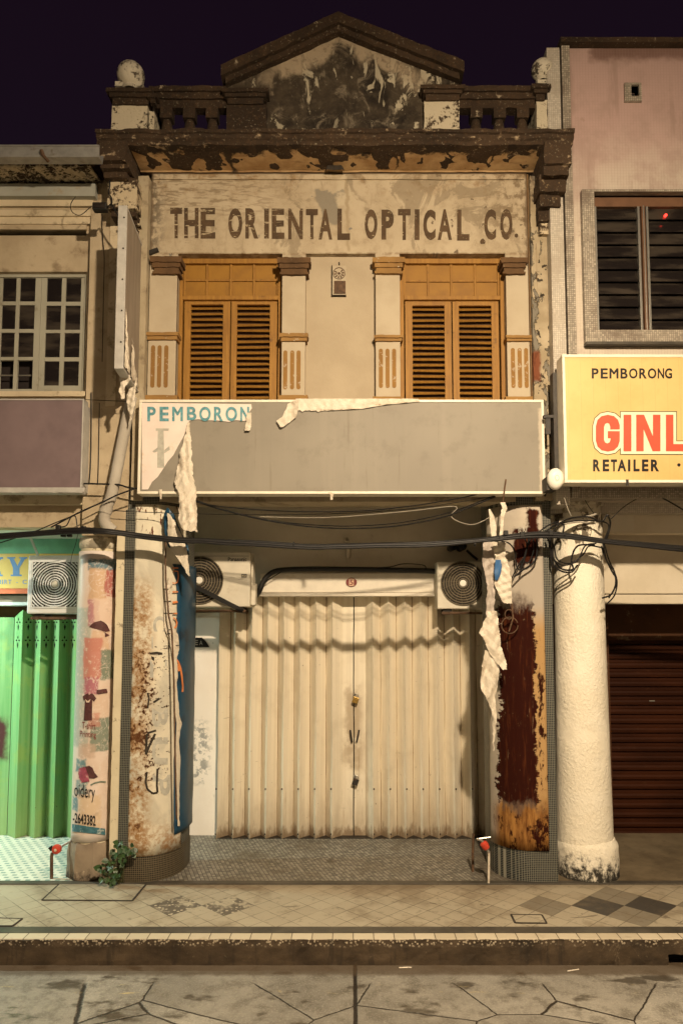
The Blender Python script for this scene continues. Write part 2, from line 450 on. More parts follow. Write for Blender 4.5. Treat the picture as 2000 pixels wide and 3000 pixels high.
def m_tymp():
    m = Mt('mouldy_tympanum'); s = (APEX.z-LOWL.z)/(APEX.x-LOWL.x)
    dep = (APEX.z - m.math('ABSOLUTE', m.x-APEX.x)*s) - m.z          # depth below the raking moulding
    n = m.noise(3.4, 10, .64, None, .9); n2 = m.noise(13, 8, .66); n3 = m.noise(2.3, 6, .6, m.vec(m.x, 4.4, m.z), .5)
    d = dep + (n-.5)*.75 + (n2-.5)*.22
    pale = m.ss(d, .40, .20)*m.ss(m.math('ABSOLUTE', m.x-APEX.x-.05)+(n-.5)*.9, 1.02, .55)
    rgt = m.ss(m.x, .25, .62)*m.ss(m.x, 1.05, .85)
    pale2 = m.ss(m.noise(4.6, 9, .62, m.sc(1.4, 1, .62), 1.1)+rgt*.06, .585, .615)
    c = m.mix(m.ss(n3, .35, .65), (.016, .011, .0075), (.060, .044, .028))
    c = m.mix(m.ss(n2, .45, .7)*.55, c, (.10, .078, .053))
    c = m.mix(pale2*m.ss(dep, 1.9, .4)*.9+pale2*rgt*.6, c, (.46, .40, .29))
    c = m.mix(m.ss(m.noise(5.5, 9, .7, m.sc(1,1,.8), .8), .53, .66)*.75, c, (.215, .175, .125))
    c = m.mix(pale*m.ss(dep, .02, .16)*.9, c, (.40, .315, .215))
    c = m.mix(m.ss(n2, .52, .66)*pale*.7, c, (.19, .135, .085))
    c = m.mix(m.boxm(X(650,-.16), X(790,-.16), Z(380,-.16), Z(255,-.16), .05, .2)*.85, c, (.040, .028, .018))
    MAT['mouldy_tympanum'] = m.done(c, .93, bump=n+n2*.8+pale2*.5, bstr=.8, bdist=.02)
m_tymp()
XPY[0] = 900
def m_peel():
    m = Mt('peeling_plaster'); n = m.noise(5, 9, .66, m.sc(1, 1, .6), .6); n2 = m.noise(22, 7, .65)
    c = m.mix(m.ss(m.noise(2.5, 4), .4, .65), (.42, .35, .245), (.30, .24, .155))
    g = m.ss(n+(n2-.5)*.15, .525, .545); c = m.mix(g, c, (.19, .17, .135))
    c = m.mix(m.ss(m.math('ABSOLUTE', n+(n2-.5)*.15-.525), .022, .0)*.95, c, (.035, .025, .015))
    c = m.mix(m.ss(m.noise(9, 3, .5), .63, .66), c, (.04, .03, .02))
    br = m.boxm(X(1552,-.1), X(1578,-.1), Z(1115,-.1), Z(1030,-.1), .02, .08); c = m.mix(br, c, (.17, .055, .025))
    c = m.mix(m.ss(m.z, Z(640,-.1), Z(520,-.1))*.75*m.ss(n2, .35, .6), c, (.10, .065, .04))
    c = m.mix(m.ss(m.noise(1, 5, .6, m.sc(30, 30, 1.2)), .6, .68)*.5, c, (.22, .15, .08))
    MAT['peeling_plaster'] = m.done(c, .92, bump=n2*.5-g*.9, bstr=.7, bdist=.015)
m_peel()
XPY[0] = 1700
def m_paint_plaster(name, col, col2, dirt=(.30,.24,.16), dth=(.58,.72), ds=6, low=None, bstr=.35, stucco=0, top=0):
    m = Mt(name); n = m.noise(2, 5, .6); n2 = m.noise(ds, 9, .66); n3 = m.noise(40, 6, .6)
    c = m.mix(m.ss(n, .35, .68), col, col2); c = m.mix(m.ss(n2, *dth)*.7, c, dirt)
    if low: # black mould near the ground
        zz, hh, dk = low; k = m.z + (m.noise(9, 9, .74, m.sc(2,2,1.5))-.5)*hh*4.2
        c = m.mix(m.ss(k, zz+hh, zz), c, dk)
    if top: c = m.mix(m.ss(m.noise(7, 9, .68, m.sc(1,1,.6))+m.ss(m.z, Z(1640,.02), Z(1500,.02))*.12, .585, .635)*m.ss(m.z, Z(1660,.02), Z(1600,.02)), c, (.13,.105,.075))
    h = n3*.4+n2*.5
    if stucco: h = m.noise(44, 3, .55, m.sc(1,1,.7), .6)*stucco*m.ss(m.noise(3, 3), .25, .55)+n3*.2
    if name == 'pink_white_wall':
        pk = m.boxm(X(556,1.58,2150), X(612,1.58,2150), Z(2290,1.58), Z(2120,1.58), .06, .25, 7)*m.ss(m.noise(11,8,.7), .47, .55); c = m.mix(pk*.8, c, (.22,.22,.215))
    MAT[name] = m.done(c, .9, bump=h, bstr=bstr, bdist=.012 if not stucco else .02)
m_paint_plaster('side_plaster', (.42,.35,.245), (.32,.26,.17), dirt=(.17,.125,.08), dth=(.52,.66), ds=5)
m_paint_plaster('panel_plaster', (.42,.345,.245), (.37,.30,.21), dth=(.66,.8))
m_paint_plaster('pilaster_plaster', (.45,.38,.28), (.40,.33,.235), dirt=(.42,.40,.36), dth=(.67,.72))
m_paint_plaster('ochre_mould', (.30,.17,.055), (.21,.115,.04), dirt=(.60,.52,.40), dth=(.62,.68), ds=16)
m_paint_plaster('ochre_flute', (.27,.145,.042), (.21,.11,.034), dirt=(.45,.39,.30), dth=(.56,.62), ds=22)
m_paint_plaster('dark_capital', (.13,.070,.030), (.070,.038,.018), dirt=(.50,.43,.33), dth=(.64,.70), ds=18)
m_paint_plaster('neighbour_plaster', (.48,.39,.27), (.38,.30,.20), dirt=(.17,.115,.065), dth=(.52,.70), ds=5)
m_paint_plaster('neighbour_mould', (.60,.50,.35), (.50,.41,.28), dirt=(.15,.105,.06), dth=(.52,.68))
m_paint_plaster('grey_beam_paint', (.36,.36,.32), (.30,.30,.26))
m_paint_plaster('sash_paint', (.36,.345,.28), (.30,.285,.225), dirt=(.2,.17,.12))
m_paint_plaster('verandah_wall', (.62,.56,.46), (.55,.49,.395), dirt=(.2,.16,.11), dth=(.64,.8))
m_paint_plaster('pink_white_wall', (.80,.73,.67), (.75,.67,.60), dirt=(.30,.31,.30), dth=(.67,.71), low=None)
m_paint_plaster('stucco_white', (.78,.72,.60), (.72,.65,.52), dirt=(.55,.46,.33), dth=(.68,.8), low=(.10,.24,(.028,.024,.018)), stucco=1.0, bstr=.7, top=1)
m_paint_plaster('stucco_top', (.66,.60,.48), (.52,.46,.36), dirt=(.16,.13,.09), dth=(.46,.56), ds=9)
m_paint_plaster('old_plinth', (.30,.235,.17), (.17,.13,.095), dirt=(.55,.46,.34), dth=(.62,.66), ds=7, low=(.08,.10,(.05,.038,.028)))
m_paint_plaster('pale_beam', (.62,.55,.44), (.54,.47,.36), dirt=(.3,.24,.16), dth=(.66,.8))
m_paint_plaster('brown_panel', (.075,.030,.011), (.055,.022,.009))
m_paint_plaster('plaster_strip', (.66,.58,.42), (.58,.50,.35), dirt=(.16,.12,.08), dth=(.60,.66), ds=9)
m_paint_plaster('pipe_plastic', (.44,.40,.34), (.34,.30,.25), dirt=(.2,.16,.12), ds=9)
simple('white_paint', (.72,.66,.56), .55, .06, 8, dirt=(.40,.33,.24), dscale=4, dth=(.58,.85))
simple('sign_frame', (.74,.68,.56), .45, .07, 10, dirt=(.42,.35,.25), dth=(.6,.8))
simple('sign_frame_grey', (.42,.40,.37), .5, .1, 10, dirt=(.2,.16,.12), dth=(.6,.8))
simple('black_rubber', (.012,.011,.010), .45, .2, 20)
simple('black_cable', (.010,.009,.009), .5, .2, 20)
simple('grey_cable', (.30,.27,.22), .55, .2, 20)
simple('dark_metal', (.035,.030,.026), .5, .2, 14, metal=.3, dirt=(.09,.045,.02), dscale=16)
simple('rusty_metal', (.10,.055,.030), .75, .35, 22, dirt=(.03,.022,.018), dscale=14)
simple('galvanised', (.33,.32,.30), .45, .15, 9, metal=.5, dirt=(.15,.10,.06), dscale=8)
simple('aluminium', (.40,.38,.34), .38, .08, 9, metal=.8)
simple('brown_frame', (.13,.065,.035), .5, .15, 9)
simple('brass', (.42,.27,.08), .35, .15, 14, metal=.9)
simple('red_tap', (.50,.055,.030), .4, .15, 20)
simple('white_plastic', (.78,.74,.66), .4, .04, 9)
simple('ac_body', (.62,.57,.47), .5, .06, 7, dirt=(.38,.30,.20), dscale=4, dth=(.55,.8))
simple('ac_body_white', (.74,.76,.78), .45, .05, 7, dirt=(.5,.5,.48), dscale=4, dth=(.6,.8))
simple('ac_grille', (.20,.165,.115), .5, .1, 12)
simple('ac_dark', (.020,.016,.012), .7, .2, 12)
simple('black_ink', (.010,.008,.008), .5, .1, 9)
simple('teal_ink', (.10,.27,.31), .55, .3, 24, dirt=(.45,.46,.42), dscale=26, dth=(.60,.66))
simple('ghost_ink', (.42,.40,.345), .6, .15, 20)
simple('red_ink', (.62,.085,.045), .5, .06, 9)
simple('cream_ink', (.80,.70,.50), .5, .04, 9)
simple('olive_ink', (.10,.09,.03), .5, .1, 9)
simple('blue_ink', (.16,.30,.58), .5, .1, 9)
simple('orange_ink', (.62,.21,.07), .5, .2, 18)
simple('maroon_ink', (.20,.035,.030), .5, .15, 12)
simple('plum_ink', (.085,.030,.030), .55, .25, 30, dirt=(.5,.36,.28), dscale=22, dth=(.64,.68))
simple('teal_print', (.055,.16,.20), .5, .3, 18, dirt=(.45,.50,.47), dscale=15, dth=(.58,.66))
simple('rose_print', (.42,.115,.10), .55, .35, 16, dirt=(.62,.45,.36), dscale=13, dth=(.52,.62))
simple('tan_print', (.58,.38,.24), .55, .25, 16, dirt=(.66,.52,.42), dscale=18, dth=(.5,.6))
simple('sage_print', (.16,.20,.155), .55, .3, 16, dirt=(.45,.45,.38), dscale=14, dth=(.58,.66))
simple('magenta_print', (.33,.075,.12), .55, .3, 18, dirt=(.62,.42,.38), dscale=17, dth=(.56,.64))
XPY[0] = 2000
def m_banner():
    m = Mt('printed_vinyl'); n = m.noise(9, 8, .66); n2 = m.noise(26, 7, .66); Y0 = 0
    c = m.mix(m.ss(m.noise(3,5,.6), .35, .65), (.72,.60,.53), (.66,.52,.43))
    def zone(c, px0, px1, py0, py1, col, k=.9, soft=.012, wob=.06):
        return m.mix(m.boxm(X(px0,Y0), X(px1,Y0), Z(py1,Y0), Z(py0,Y0), soft, wob, 9)*k*m.ss(n2, .72, .5), c, col)
    c = zone(c, 205, 262, 1780, 2190, (.36,.40,.35), .8, .02)
    c = zone(c, 246, 322, 1636, 1670, (.055,.15,.20)); c = zone(c, 250, 300, 1664, 1755, (.56,.37,.23)); c = zone(c, 296, 324, 1668, 1748, (.38,.10,.085))
    c = zone(c, 250, 282, 1756, 1835, (.42,.16,.20), .8); c = zone(c, 268, 318, 1752, 1830, (.66,.50,.40), .8)
    c = zone(c, 264, 308, 1848, 1910, (.60,.42,.29)); c = zone(c, 240, 292, 1868, 1990, (.50,.19,.15)); c = zone(c, 290, 318, 1905, 1992, (.15,.20,.15))
    c = zone(c, 246, 286, 1985, 2036, (.40,.12,.17)); c = zone(c, 252, 312, 2035, 2110, (.62,.46,.35), .7); c = zone(c, 268, 314, 2104, 2205, (.17,.22,.17))
    c = zone(c, 262, 292, 2090, 2130, (.52,.22,.17), .7); c = zone(c, 232, 282, 2180, 2222, (.50,.36,.28), .7); c = zone(c, 224, 258, 2224, 2262, (.10,.23,.26))
    c = zone(c, 226, 262, 2290, 2330, (.14,.26,.29), .8); c = zone(c, 214, 238, 2340, 2380, (.10,.22,.26)); c = zone(c, 240, 300, 2330, 2430, (.62,.46,.29), .7)
    v = m.voro(13, 'DISTANCE_TO_EDGE', m.vec(m.x+(n-.5)*.10, m.y, m.z*.7+(n-.5)*.12)); c = m.mix(m.ss(v, .022, .006)*m.ss(m.noise(2.5,4), .48, .56)*.65, c, (.70,.64,.58))
    c = m.mix(m.ss(n, .60, .72)*.35, c, (.34,.24,.19))
    e = m.boxm(X(233,Y0), X(326,Y0), Z(2448,Y0), Z(1632,Y0), .006)
    c = m.mix(1-m.ss(m.z, Z(2452,Y0), Z(2446,Y0))*m.ss(m.z, Z(1630,Y0), Z(1636,Y0)), c, (.70,.61,.56))
    MAT['printed_vinyl'] = m.done(c, .42, bump=n, bstr=.2, bdist=.006)
m_banner()
simple('vinyl_pink', (.74,.63,.57), .42, .06, 5, dirt=(.60,.42,.26), dscale=4, dth=(.56,.74))
simple('vinyl_white', (.62,.55,.45), .5, .10, 9, dirt=(.36,.29,.21), dscale=9, dth=(.5,.72), bstr=.4, bdist=.01)
simple('vinyl_grey', (.40,.345,.30), .55, .12, 6, dirt=(.22,.17,.13), dscale=7, dth=(.5,.75), bstr=.4, bdist=.01)
simple('navy_vinyl', (.012,.055,.105), .35, .3, 3, dirt=(.010,.020,.035), dscale=3, dth=(.5,.7))
simple('blue_vinyl', (.03,.10,.24), .4, .2, 6)
simple('red_lamp', (.8,.02,.01), .4)
XPY[0] = 1200
def m_yb():
    m = Mt('yellow_board'); n = m.noise(1.5, 5, .6); u = m.math('FRACT', m.x/.118); n2 = m.noise(7, 8, .66)
    c = m.mix(m.ss(n, .4, .75), (.66,.45,.185), (.60,.385,.145)); c = m.mix(m.ss(m.math('ABSOLUTE', u-.5), .03, .0)*.35, c, (.44,.28,.10))
    c = m.mix(m.ss(n2, .52, .72)*.30, c, (.50,.33,.13)); c = m.mix(m.ss(m.z, Z(1060,-.56), Z(1040,-.56))*.4, c, (.40,.26,.10))
    MAT['yellow_board'] = m.done(c, .45, bump=n+m.ss(m.math('ABSOLUTE', u-.5), .05, .0)*.4, bstr=.2, bdist=.006)
m_yb()
simple('yellow_board_plain', (.68,.455,.185), .5, .04, 3, dirt=(.64,.41,.15), dscale=1.5, dth=(.45,.8))
simple('yellow_board_left', (.80,.56,.17), .5, .04, 3, dirt=(.80,.66,.45), dscale=3, dth=(.5,.8))
simple('red_strip', (.66,.17,.08), .5, .08, 9)
simple('teal_wood', (.24,.60,.43), .6, .08, 9, dirt=(.12,.36,.27), dscale=9, dth=(.62,.8))
simple('pale_blue_wood', (.62,.70,.68), .6, .06, 9, dirt=(.3,.32,.3), dscale=8, dth=(.66,.8))
simple('purple_board', (.175,.125,.13), .6, .10, 2.2, dirt=(.13,.092,.098), dscale=1.4, dth=(.4,.7))
simple('leaf', (.026,.058,.014), .45, .5, 24, spec=.5)
simple('stem', (.06,.06,.02), .7)
simple('tympan_wood', (.17,.10,.045), .8)
simple('mortar_dark', (.035,.027,.020), .95, .3, 14)
simple('night_void', (.006,.005,.006), .9)
simple('shutter_gap', (.060,.026,.008), .8)
simple('curtain', (.020,.014,.013), .9, .3, 6)
simple('black_granite', (.040,.037,.035), .35, .25, 6, dirt=(.10,.085,.065), dscale=5, dth=(.5,.75))
simple('pole_paint', (.30,.30,.29), .5)
def m_wood():
    m = Mt('ochre_wood'); g = m.noise(1, 8, .62, m.sc(34, 34, 2.2), .5); n = m.noise(3, 6, .6)
    c = m.mix(m.ss(g, .3, .7), (.225, .105, .016), (.325, .160, .027))
    c = m.mix(m.ss(n, .5, .72)*.6, c, (.20, .090, .018))
    c = m.mix(m.ss(m.noise(11, 8, .68), .60, .70)*.65, c, (.105, .048, .014))
    MAT['ochre_wood'] = m.done(c, .62, bump=g+m.noise(40,4)*.3, bstr=.35, bdist=.006)
    m = Mt('ochre_panel'); n = m.noise(5, 6, .6)
    c = m.mix(m.ss(n, .35, .7), (.285, .138, .017), (.225, .105, .015))
    MAT['ochre_panel'] = m.done(c, .6, bump=m.noise(30,5), bstr=.2, bdist=.004)
m_wood()
def m_lettering():
    m = Mt('faded_letter_paint'); n = m.noise(16, 8, .7, m.sc(1,1,1.8)); n2 = m.noise(1, 8, .7, m.sc(5, 5, 30), .4)
    c = m.mix(m.ss(m.noise(6,4), .3, .7), (.105, .064, .034), (.062, .039, .022))
    c = m.mix(m.ss(n, .585, .655)*.85, c, (.50, .40, .26))
    c = m.mix(m.ss(n2, .57, .62)*m.ss(m.x, -.3, -1.2)*.8, c, (.55, .45, .30))
    MAT['faded_letter_paint'] = m.done(c, .9, bump=n, bstr=.3)
m_lettering()
def grid_line(m, u, w):   # 1 on the joint of a unit grid, w = half joint as share of a tile
    f = m.math('FRACT', u); d = m.mn(f, 1-f); return m.ss(d, w, w*.45)
def m_mosaic(name, tile, grout, size, wj, var=.3, along='xz', dirt=None):
    m = Mt(name); u = (m.x+m.y*.63)/size; v = m.z/size
    ln = m.mx(grid_line(m, u, wj), grid_line(m, v, wj))
    rn = m.white(m.vec(m.math('FLOOR', u), m.math('FLOOR', v), 0.0))
    t = m.mix(rn, tuple(k*(1-var) for k in tile), tuple(min(1,k*(1+var)) for k in tile)); c = m.mix(ln, t, grout)
    if dirt: c = m.mix(m.ss(m.noise(3.2, 8, .66), .48, .66)*.75, c, dirt)
    MAT[name] = m.done(c, m.math('MULTIPLY_ADD', ln, .4) if False else .42, bump=1-ln, bstr=.35, bdist=.004)
m_mosaic('black_mosaic', (.016,.020,.020), (.24,.225,.18), .0172, .12, .5)
m_mosaic('base_mosaic', (.022,.018,.012), (.20,.155,.095), .0200, .11, .5)
m_mosaic('grey_mosaic', (.50,.45,.38), (.30,.26,.21), .020, .12, .15, dirt=(.36,.31,.25))
m_mosaic('frame_mosaic', (.36,.315,.255), (.17,.138,.105), .021, .15, .30, dirt=(.135,.10,.075))
XPY[0] = 500
def m_pink_glow():
    m = Mt('pink_glow_mosaic'); u = m.x/.030; v = m.z/.030
    ln = m.mx(grid_line(m, u, .10), grid_line(m, v, .10)*.6); n = m.noise(1.1, 5, .6)
    up = m.ss(m.z + (n-.5)*1.6, Z(640,-.2), Z(330,-.2))  # pink glow on the upper wall, painted into the mosaic colour
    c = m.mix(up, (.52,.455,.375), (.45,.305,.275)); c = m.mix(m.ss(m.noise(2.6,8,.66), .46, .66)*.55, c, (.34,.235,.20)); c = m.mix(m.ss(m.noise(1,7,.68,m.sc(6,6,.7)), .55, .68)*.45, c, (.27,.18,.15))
    st = m.ss(m.z + (m.noise(5,7,.65)-.5)*.22, Z(190,-.2), Z(160,-.2))*m.ss(m.x+(m.noise(9,4)-.5)*.2, X(1725,-.2), X(1750,-.2))
    c = m.mix(st*.75, c, (.13,.060,.045)); c = m.mix(ln*.30, c, (.30,.22,.18))
    c = m.mix(m.ss(m.noise(6,7,.62,m.vec(m.x,8.8,m.z)), .66, .70)*.4, c, (.28,.18,.14))
    MAT['pink_glow_mosaic'] = m.done(c, .6, bump=(1-ln)+n*.3, bstr=.3, bdist=.004)
m_pink_glow()
XPY[0] = 1300
def m_grey_panel():
    m = Mt('bare_sign_panel'); n = m.noise(1.1, 3, .5); st = m.noise(1, 4, .5, m.sc(7, 7, .35))
    c = m.mix(m.ss(n, .3, .7), (.215,.190,.153), (.250,.222,.178))
    c = m.mix(m.ss(st, .55, .7)*.25, c, (.285,.252,.203)); c = m.mix(m.ss(m.noise(5,8,.66), .50, .70)*.40, c, (.165,.140,.108)); c = m.mix(m.ss(m.noise(1,6,.66,m.sc(16,16,.8)), .60, .70)*.45, c, (.15,.118,.08))
    e = m.boxm(X(1578,-.25), X(1600,-.25), Z(1445,-.25), Z(1195,-.25), .012, .05, 12)
    c = m.mix(e, c, (.42,.365,.285))
    MAT['bare_sign_panel'] = m.done(c, .6, bump=n+st*.4, bstr=.25, bdist=.02)
    m = Mt('side_sign_panel'); n = m.noise(2.2, 5, .6, m.sc(1, 4, .5))
    c = m.mix(m.ss(n, .3, .7), (.24,.195,.155), (.32,.27,.215))
    w = m.ss(m.z+(m.noise(9,8,.7)-.5)*.5 + m.y*.9, Z(960,-.8)-.72, Z(1050,-.8)-.72)
    c = m.mix(w, c, (.60,.52,.42)) if False else c
    MAT['side_sign_panel'] = m.done(c, .6, bump=n, bstr=.2, bdist=.01)
m_grey_panel()
XPY[0] = 2000
def m_rust_left():
    m = Mt('rusting_cream_panel'); n = m.noise(5, 9, .68); n2 = m.noise(26, 8, .7); n3 = m.noise(1.6, 5, .6)
    xr = m.x + (n-.5)*.34 + (n2-.5)*.10
    c = m.mix(m.ss(n3, .35, .65), (.70,.635,.50), (.60,.555,.45))
    dg = m.ss(m.noise(1.7, 4, .5, m.vec(m.x*2+m.z, m.y, m.z*.8)), .52, .62); c = m.mix(dg*.45, c, (.36,.335,.275))  # grey diagonal drips, with wrinkle shading painted in
    gh = m.ss(m.noise(3.1, 3, .5, m.sc(1.3,1.3,1)), .52, .60)*m.ss(m.x, -1.98, -1.90); c = m.mix(gh*.5, c, (.42,.40,.34))
    hz = m.ss(m.z, Z(1660,YF), Z(1760,YF))*m.ss(m.z, Z(2520,YF), Z(2440,YF))
    band = m.ss(xr, X(463,YF), X(425,YF))*hz
    c = m.mix(band*m.ss(n2*.5+n*.5, .40, .56)*.9, c, (.30,.15,.048))
    low = m.ss(m.z+(n-.5)*.5, Z(2380,YF), Z(2480,YF)); c = m.mix(low*.85*m.ss(n2*.45+n*.55,.42,.56), c, (.30,.145,.045))
    core = m.ss(n2*.75+n*.28+m.boxm(X(395,YF), X(470,YF), Z(2330,YF), Z(1890,YF), .16, .2)*.15, .66, .70)
    c = m.mix(core*m.ss(m.z, Z(1650,YF), Z(1800,YF)), c, (.060,.021,.008))
    top = m.ss(m.noise(1, 7, .68, m.sc(24,24,7)), .575, .62)*m.ss(m.z, Z(1600,YF), Z(1560,YF)); c = m.mix(top, c, (.11,.035,.015))
    mid = m.ss(m.noise(1, 6, .66, m.sc(16,16,26)), .60, .63)*m.boxm(X(435,YF), X(495,YF), Z(2300,YF), Z(1880,YF), .05, .1); c = m.mix(mid, c, (.026,.010,.006))
    blot = m.ss(n*.7+n2*.3, .545, .585)*band; c = m.mix(blot*.9, c, (.10,.038,.014))
    MAT['rusting_cream_panel'] = m.done(c, .75, bump=n2+core, bstr=.4, bdist=.006, spec=.15)
    m = Mt('rusted_out_panel'); Y0 = YF
    n = m.noise(4.5, 9, .66, m.sc(1,1,.6)); n2 = m.noise(20, 8, .7, m.sc(1,1,.45)); n3 = m.noise(2, 4)
    c = m.mix(m.ss(n3, .35, .65), (.36,.315,.265), (.44,.385,.315))
    n4 = m.noise(1, 7, .72, m.sc(7, 7, 22)); xr = m.x + (n-.5)*.20 + (n2-.5)*.10 + (n4-.5)*.16; zr = m.z + (n-.5)*.5 + (n2-.5)*.2
    brown = (.024,.0032,.0008)
    och = m.ss(xr, X(1556,Y0), X(1570,Y0))*m.ss(m.z, Z(1760,Y0), Z(1860,Y0)); c = m.mix(och*.9, c, (.40,.235,.085))
    och2 = m.ss(zr, Z(2330,Y0), Z(2390,Y0))*m.ss(m.x, X(1445,Y0), X(1470,Y0)); c = m.mix(och2, c, m.mix(m.ss(m.noise(1,6,.68,m.sc(18,18,3)), .35, .65), (.34,.165,.045), (.13,.05,.014)))
    b1 = m.ss(xr, X(1466,Y0), X(1470,Y0))*m.ss(xr, X(1570,Y0), X(1564,Y0))*m.ss(zr, Z(1730,Y0), Z(1790,Y0))*m.ss(zr, Z(2400,Y0), Z(2340,Y0))
    b2 = m.boxm(X(1550,Y0), X(1584,Y0), Z(1640,Y0), Z(1495,Y0), .02, .16, 10)
    b3 = m.boxm(X(1512,Y0), X(1560,Y0), Z(1660,Y0), Z(1545,Y0), .02, .18, 10)
    b4 = m.ss(n2*.5+n*.5, .53, .57)*m.ss(m.x, X(1568,Y0), X(1576,Y0))*m.ss(m.z, Z(1820,Y0), Z(1960,Y0))
    b5 = m.ss(n2*.5+n*.5, .52, .58)*och2
    b = m.mx(m.mx(b1, b2), m.mx(b3, m.mx(b4, b5)))
    c = m.mix(b, c, m.mix(m.ss(n2,.55,.7), brown, (.034,.0095,.003)))
    vs = m.noise(1, 7, .7, m.sc(26, 26, 2.2)); c = m.mix(b*m.ss(vs, .52, .66)*.7, c, (.085,.022,.006)); c = m.mix(b*m.ss(m.noise(1, 6, .7, m.sc(30, 30, 4)), .63, .68)*.6, c, (.22,.14,.08))
    c = m.mix(m.ss(n2, .66, .69)*b1*.8, c, (.30,.22,.14))
    MAT['rusted_out_panel'] = m.done(c, .85, bump=n2-b*.6, bstr=.35, bdist=.006, spec=.12)
m_rust_left()
XPY[0] = 2000
def m_gate():
    m = Mt('gate_paint'); s = m.noise(1, 6, .6, m.sc(20, 20, .5)); n = m.noise(3, 6, .6)
    c = m.mix(m.ss(s, .3, .7), (.70,.625,.495), (.80,.725,.585)); c = m.mix(m.ss(n, .5, .75)*.4, c, (.54,.465,.345))
    low = m.ss(m.z+(m.noise(5,7,.65,m.sc(2,2,.5))-.5)*1.1, .75, .05); c = m.mix(low*.38, c, (.30,.225,.14))
    c = m.mix(m.ss(m.noise(24, 5, .6), .71, .74), c, (.07,.05,.035))
    rs = m.ss(m.noise(1, 6, .66, m.sc(26,26,1.1)), .62, .69)*m.ss(m.z, 1.9, .4); c = m.mix(rs*.6, c, (.26,.15,.065))
    bs = m.ss(m.z+(m.noise(14,7,.68,m.sc(1,1,.4))-.5)*.5, GZ+.16, GZ+.02); c = m.mix(bs*.75, c, (.17,.10,.045)); c = m.mix(m.ss(m.noise(1,5,.6,m.sc(5,5,40)), .69, .72)*.5, c, (.30,.24,.17))
    gr = m.boxm(X(1012,1.5), X(1062,1.5), Z(2260,1.5), Z(2000,1.5), .05, .2); c = m.mix(gr*m.ss(n,.4,.6)*.6, c, (.30,.21,.12))
    MAT['gate_paint'] = m.done(c, .55, bump=s*.4+n*.3, bstr=.25, bdist=.004)
    m = Mt('green_gate_paint'); s = m.noise(1, 6, .6, m.sc(18, 18, .7)); n = m.noise(3.5, 7, .64)
    c = m.mix(m.ss(s, .3, .7), (.135,.335,.125), (.22,.43,.19)); c = m.mix(m.ss(n, .50, .68)*.6, c, (.27,.40,.11))
    c = m.mix(m.ss(m.z+(n-.5)*1.0, .9, .1)*.45, c, (.28,.34,.13)); c = m.mix(m.ss(m.noise(10,8,.68), .66, .70)*.8, c, (.09,.07,.04))
    c = m.mix(m.boxm(X(-20,1.5), X(20,1.5), Z(2230,1.5), Z(2110,1.5), .06, .25), c, (.075,.028,.030))
    MAT['green_gate_paint'] = m.done(c, .5, bump=s*.4+n*.3, bstr=.25, bdist=.004)
    m = Mt('shutter_paint'); n = m.noise(1, 5, .6, m.sc(1, 1, 5)); c = m.mix(m.ss(n, .35, .65), (.024,.0064,.0022), (.040,.011,.0038))
    c = m.mix(m.ss(m.noise(14,6,.6), .63, .7)*.5, c, (.055,.022,.010))
    MAT["shutter_paint"] = m.done(c, .6, bump=n, bstr=.2, bdist=.004, spec=.12)
m_gate()
def m_glass():
    m = Mt('dark_glass'); c = m.mix(m.ss(m.noise(1, 3, .5, m.sc(2,2,9)), .45, .7), (.014,.011,.010), (.050,.040,.031))
    MAT['dark_glass'] = m.done(c, m.math('MULTIPLY_ADD' if False else 'ADD', m.noise(7,5)*.10, .10), spec=.6)
    m = Mt('tube_light'); MAT['tube_light'] = m.done((.9,1,.95), emit=(.80,1,.93), estr=14)
    m = Mt('led'); MAT['led'] = m.done((.8,.02,.01), emit=(1,.03,.02), estr=5)
    m = Mt('lamp_lens'); MAT['lamp_lens'] = m.done((1,.8,.5), emit=LAMP_COL, estr=30)
m_glass()

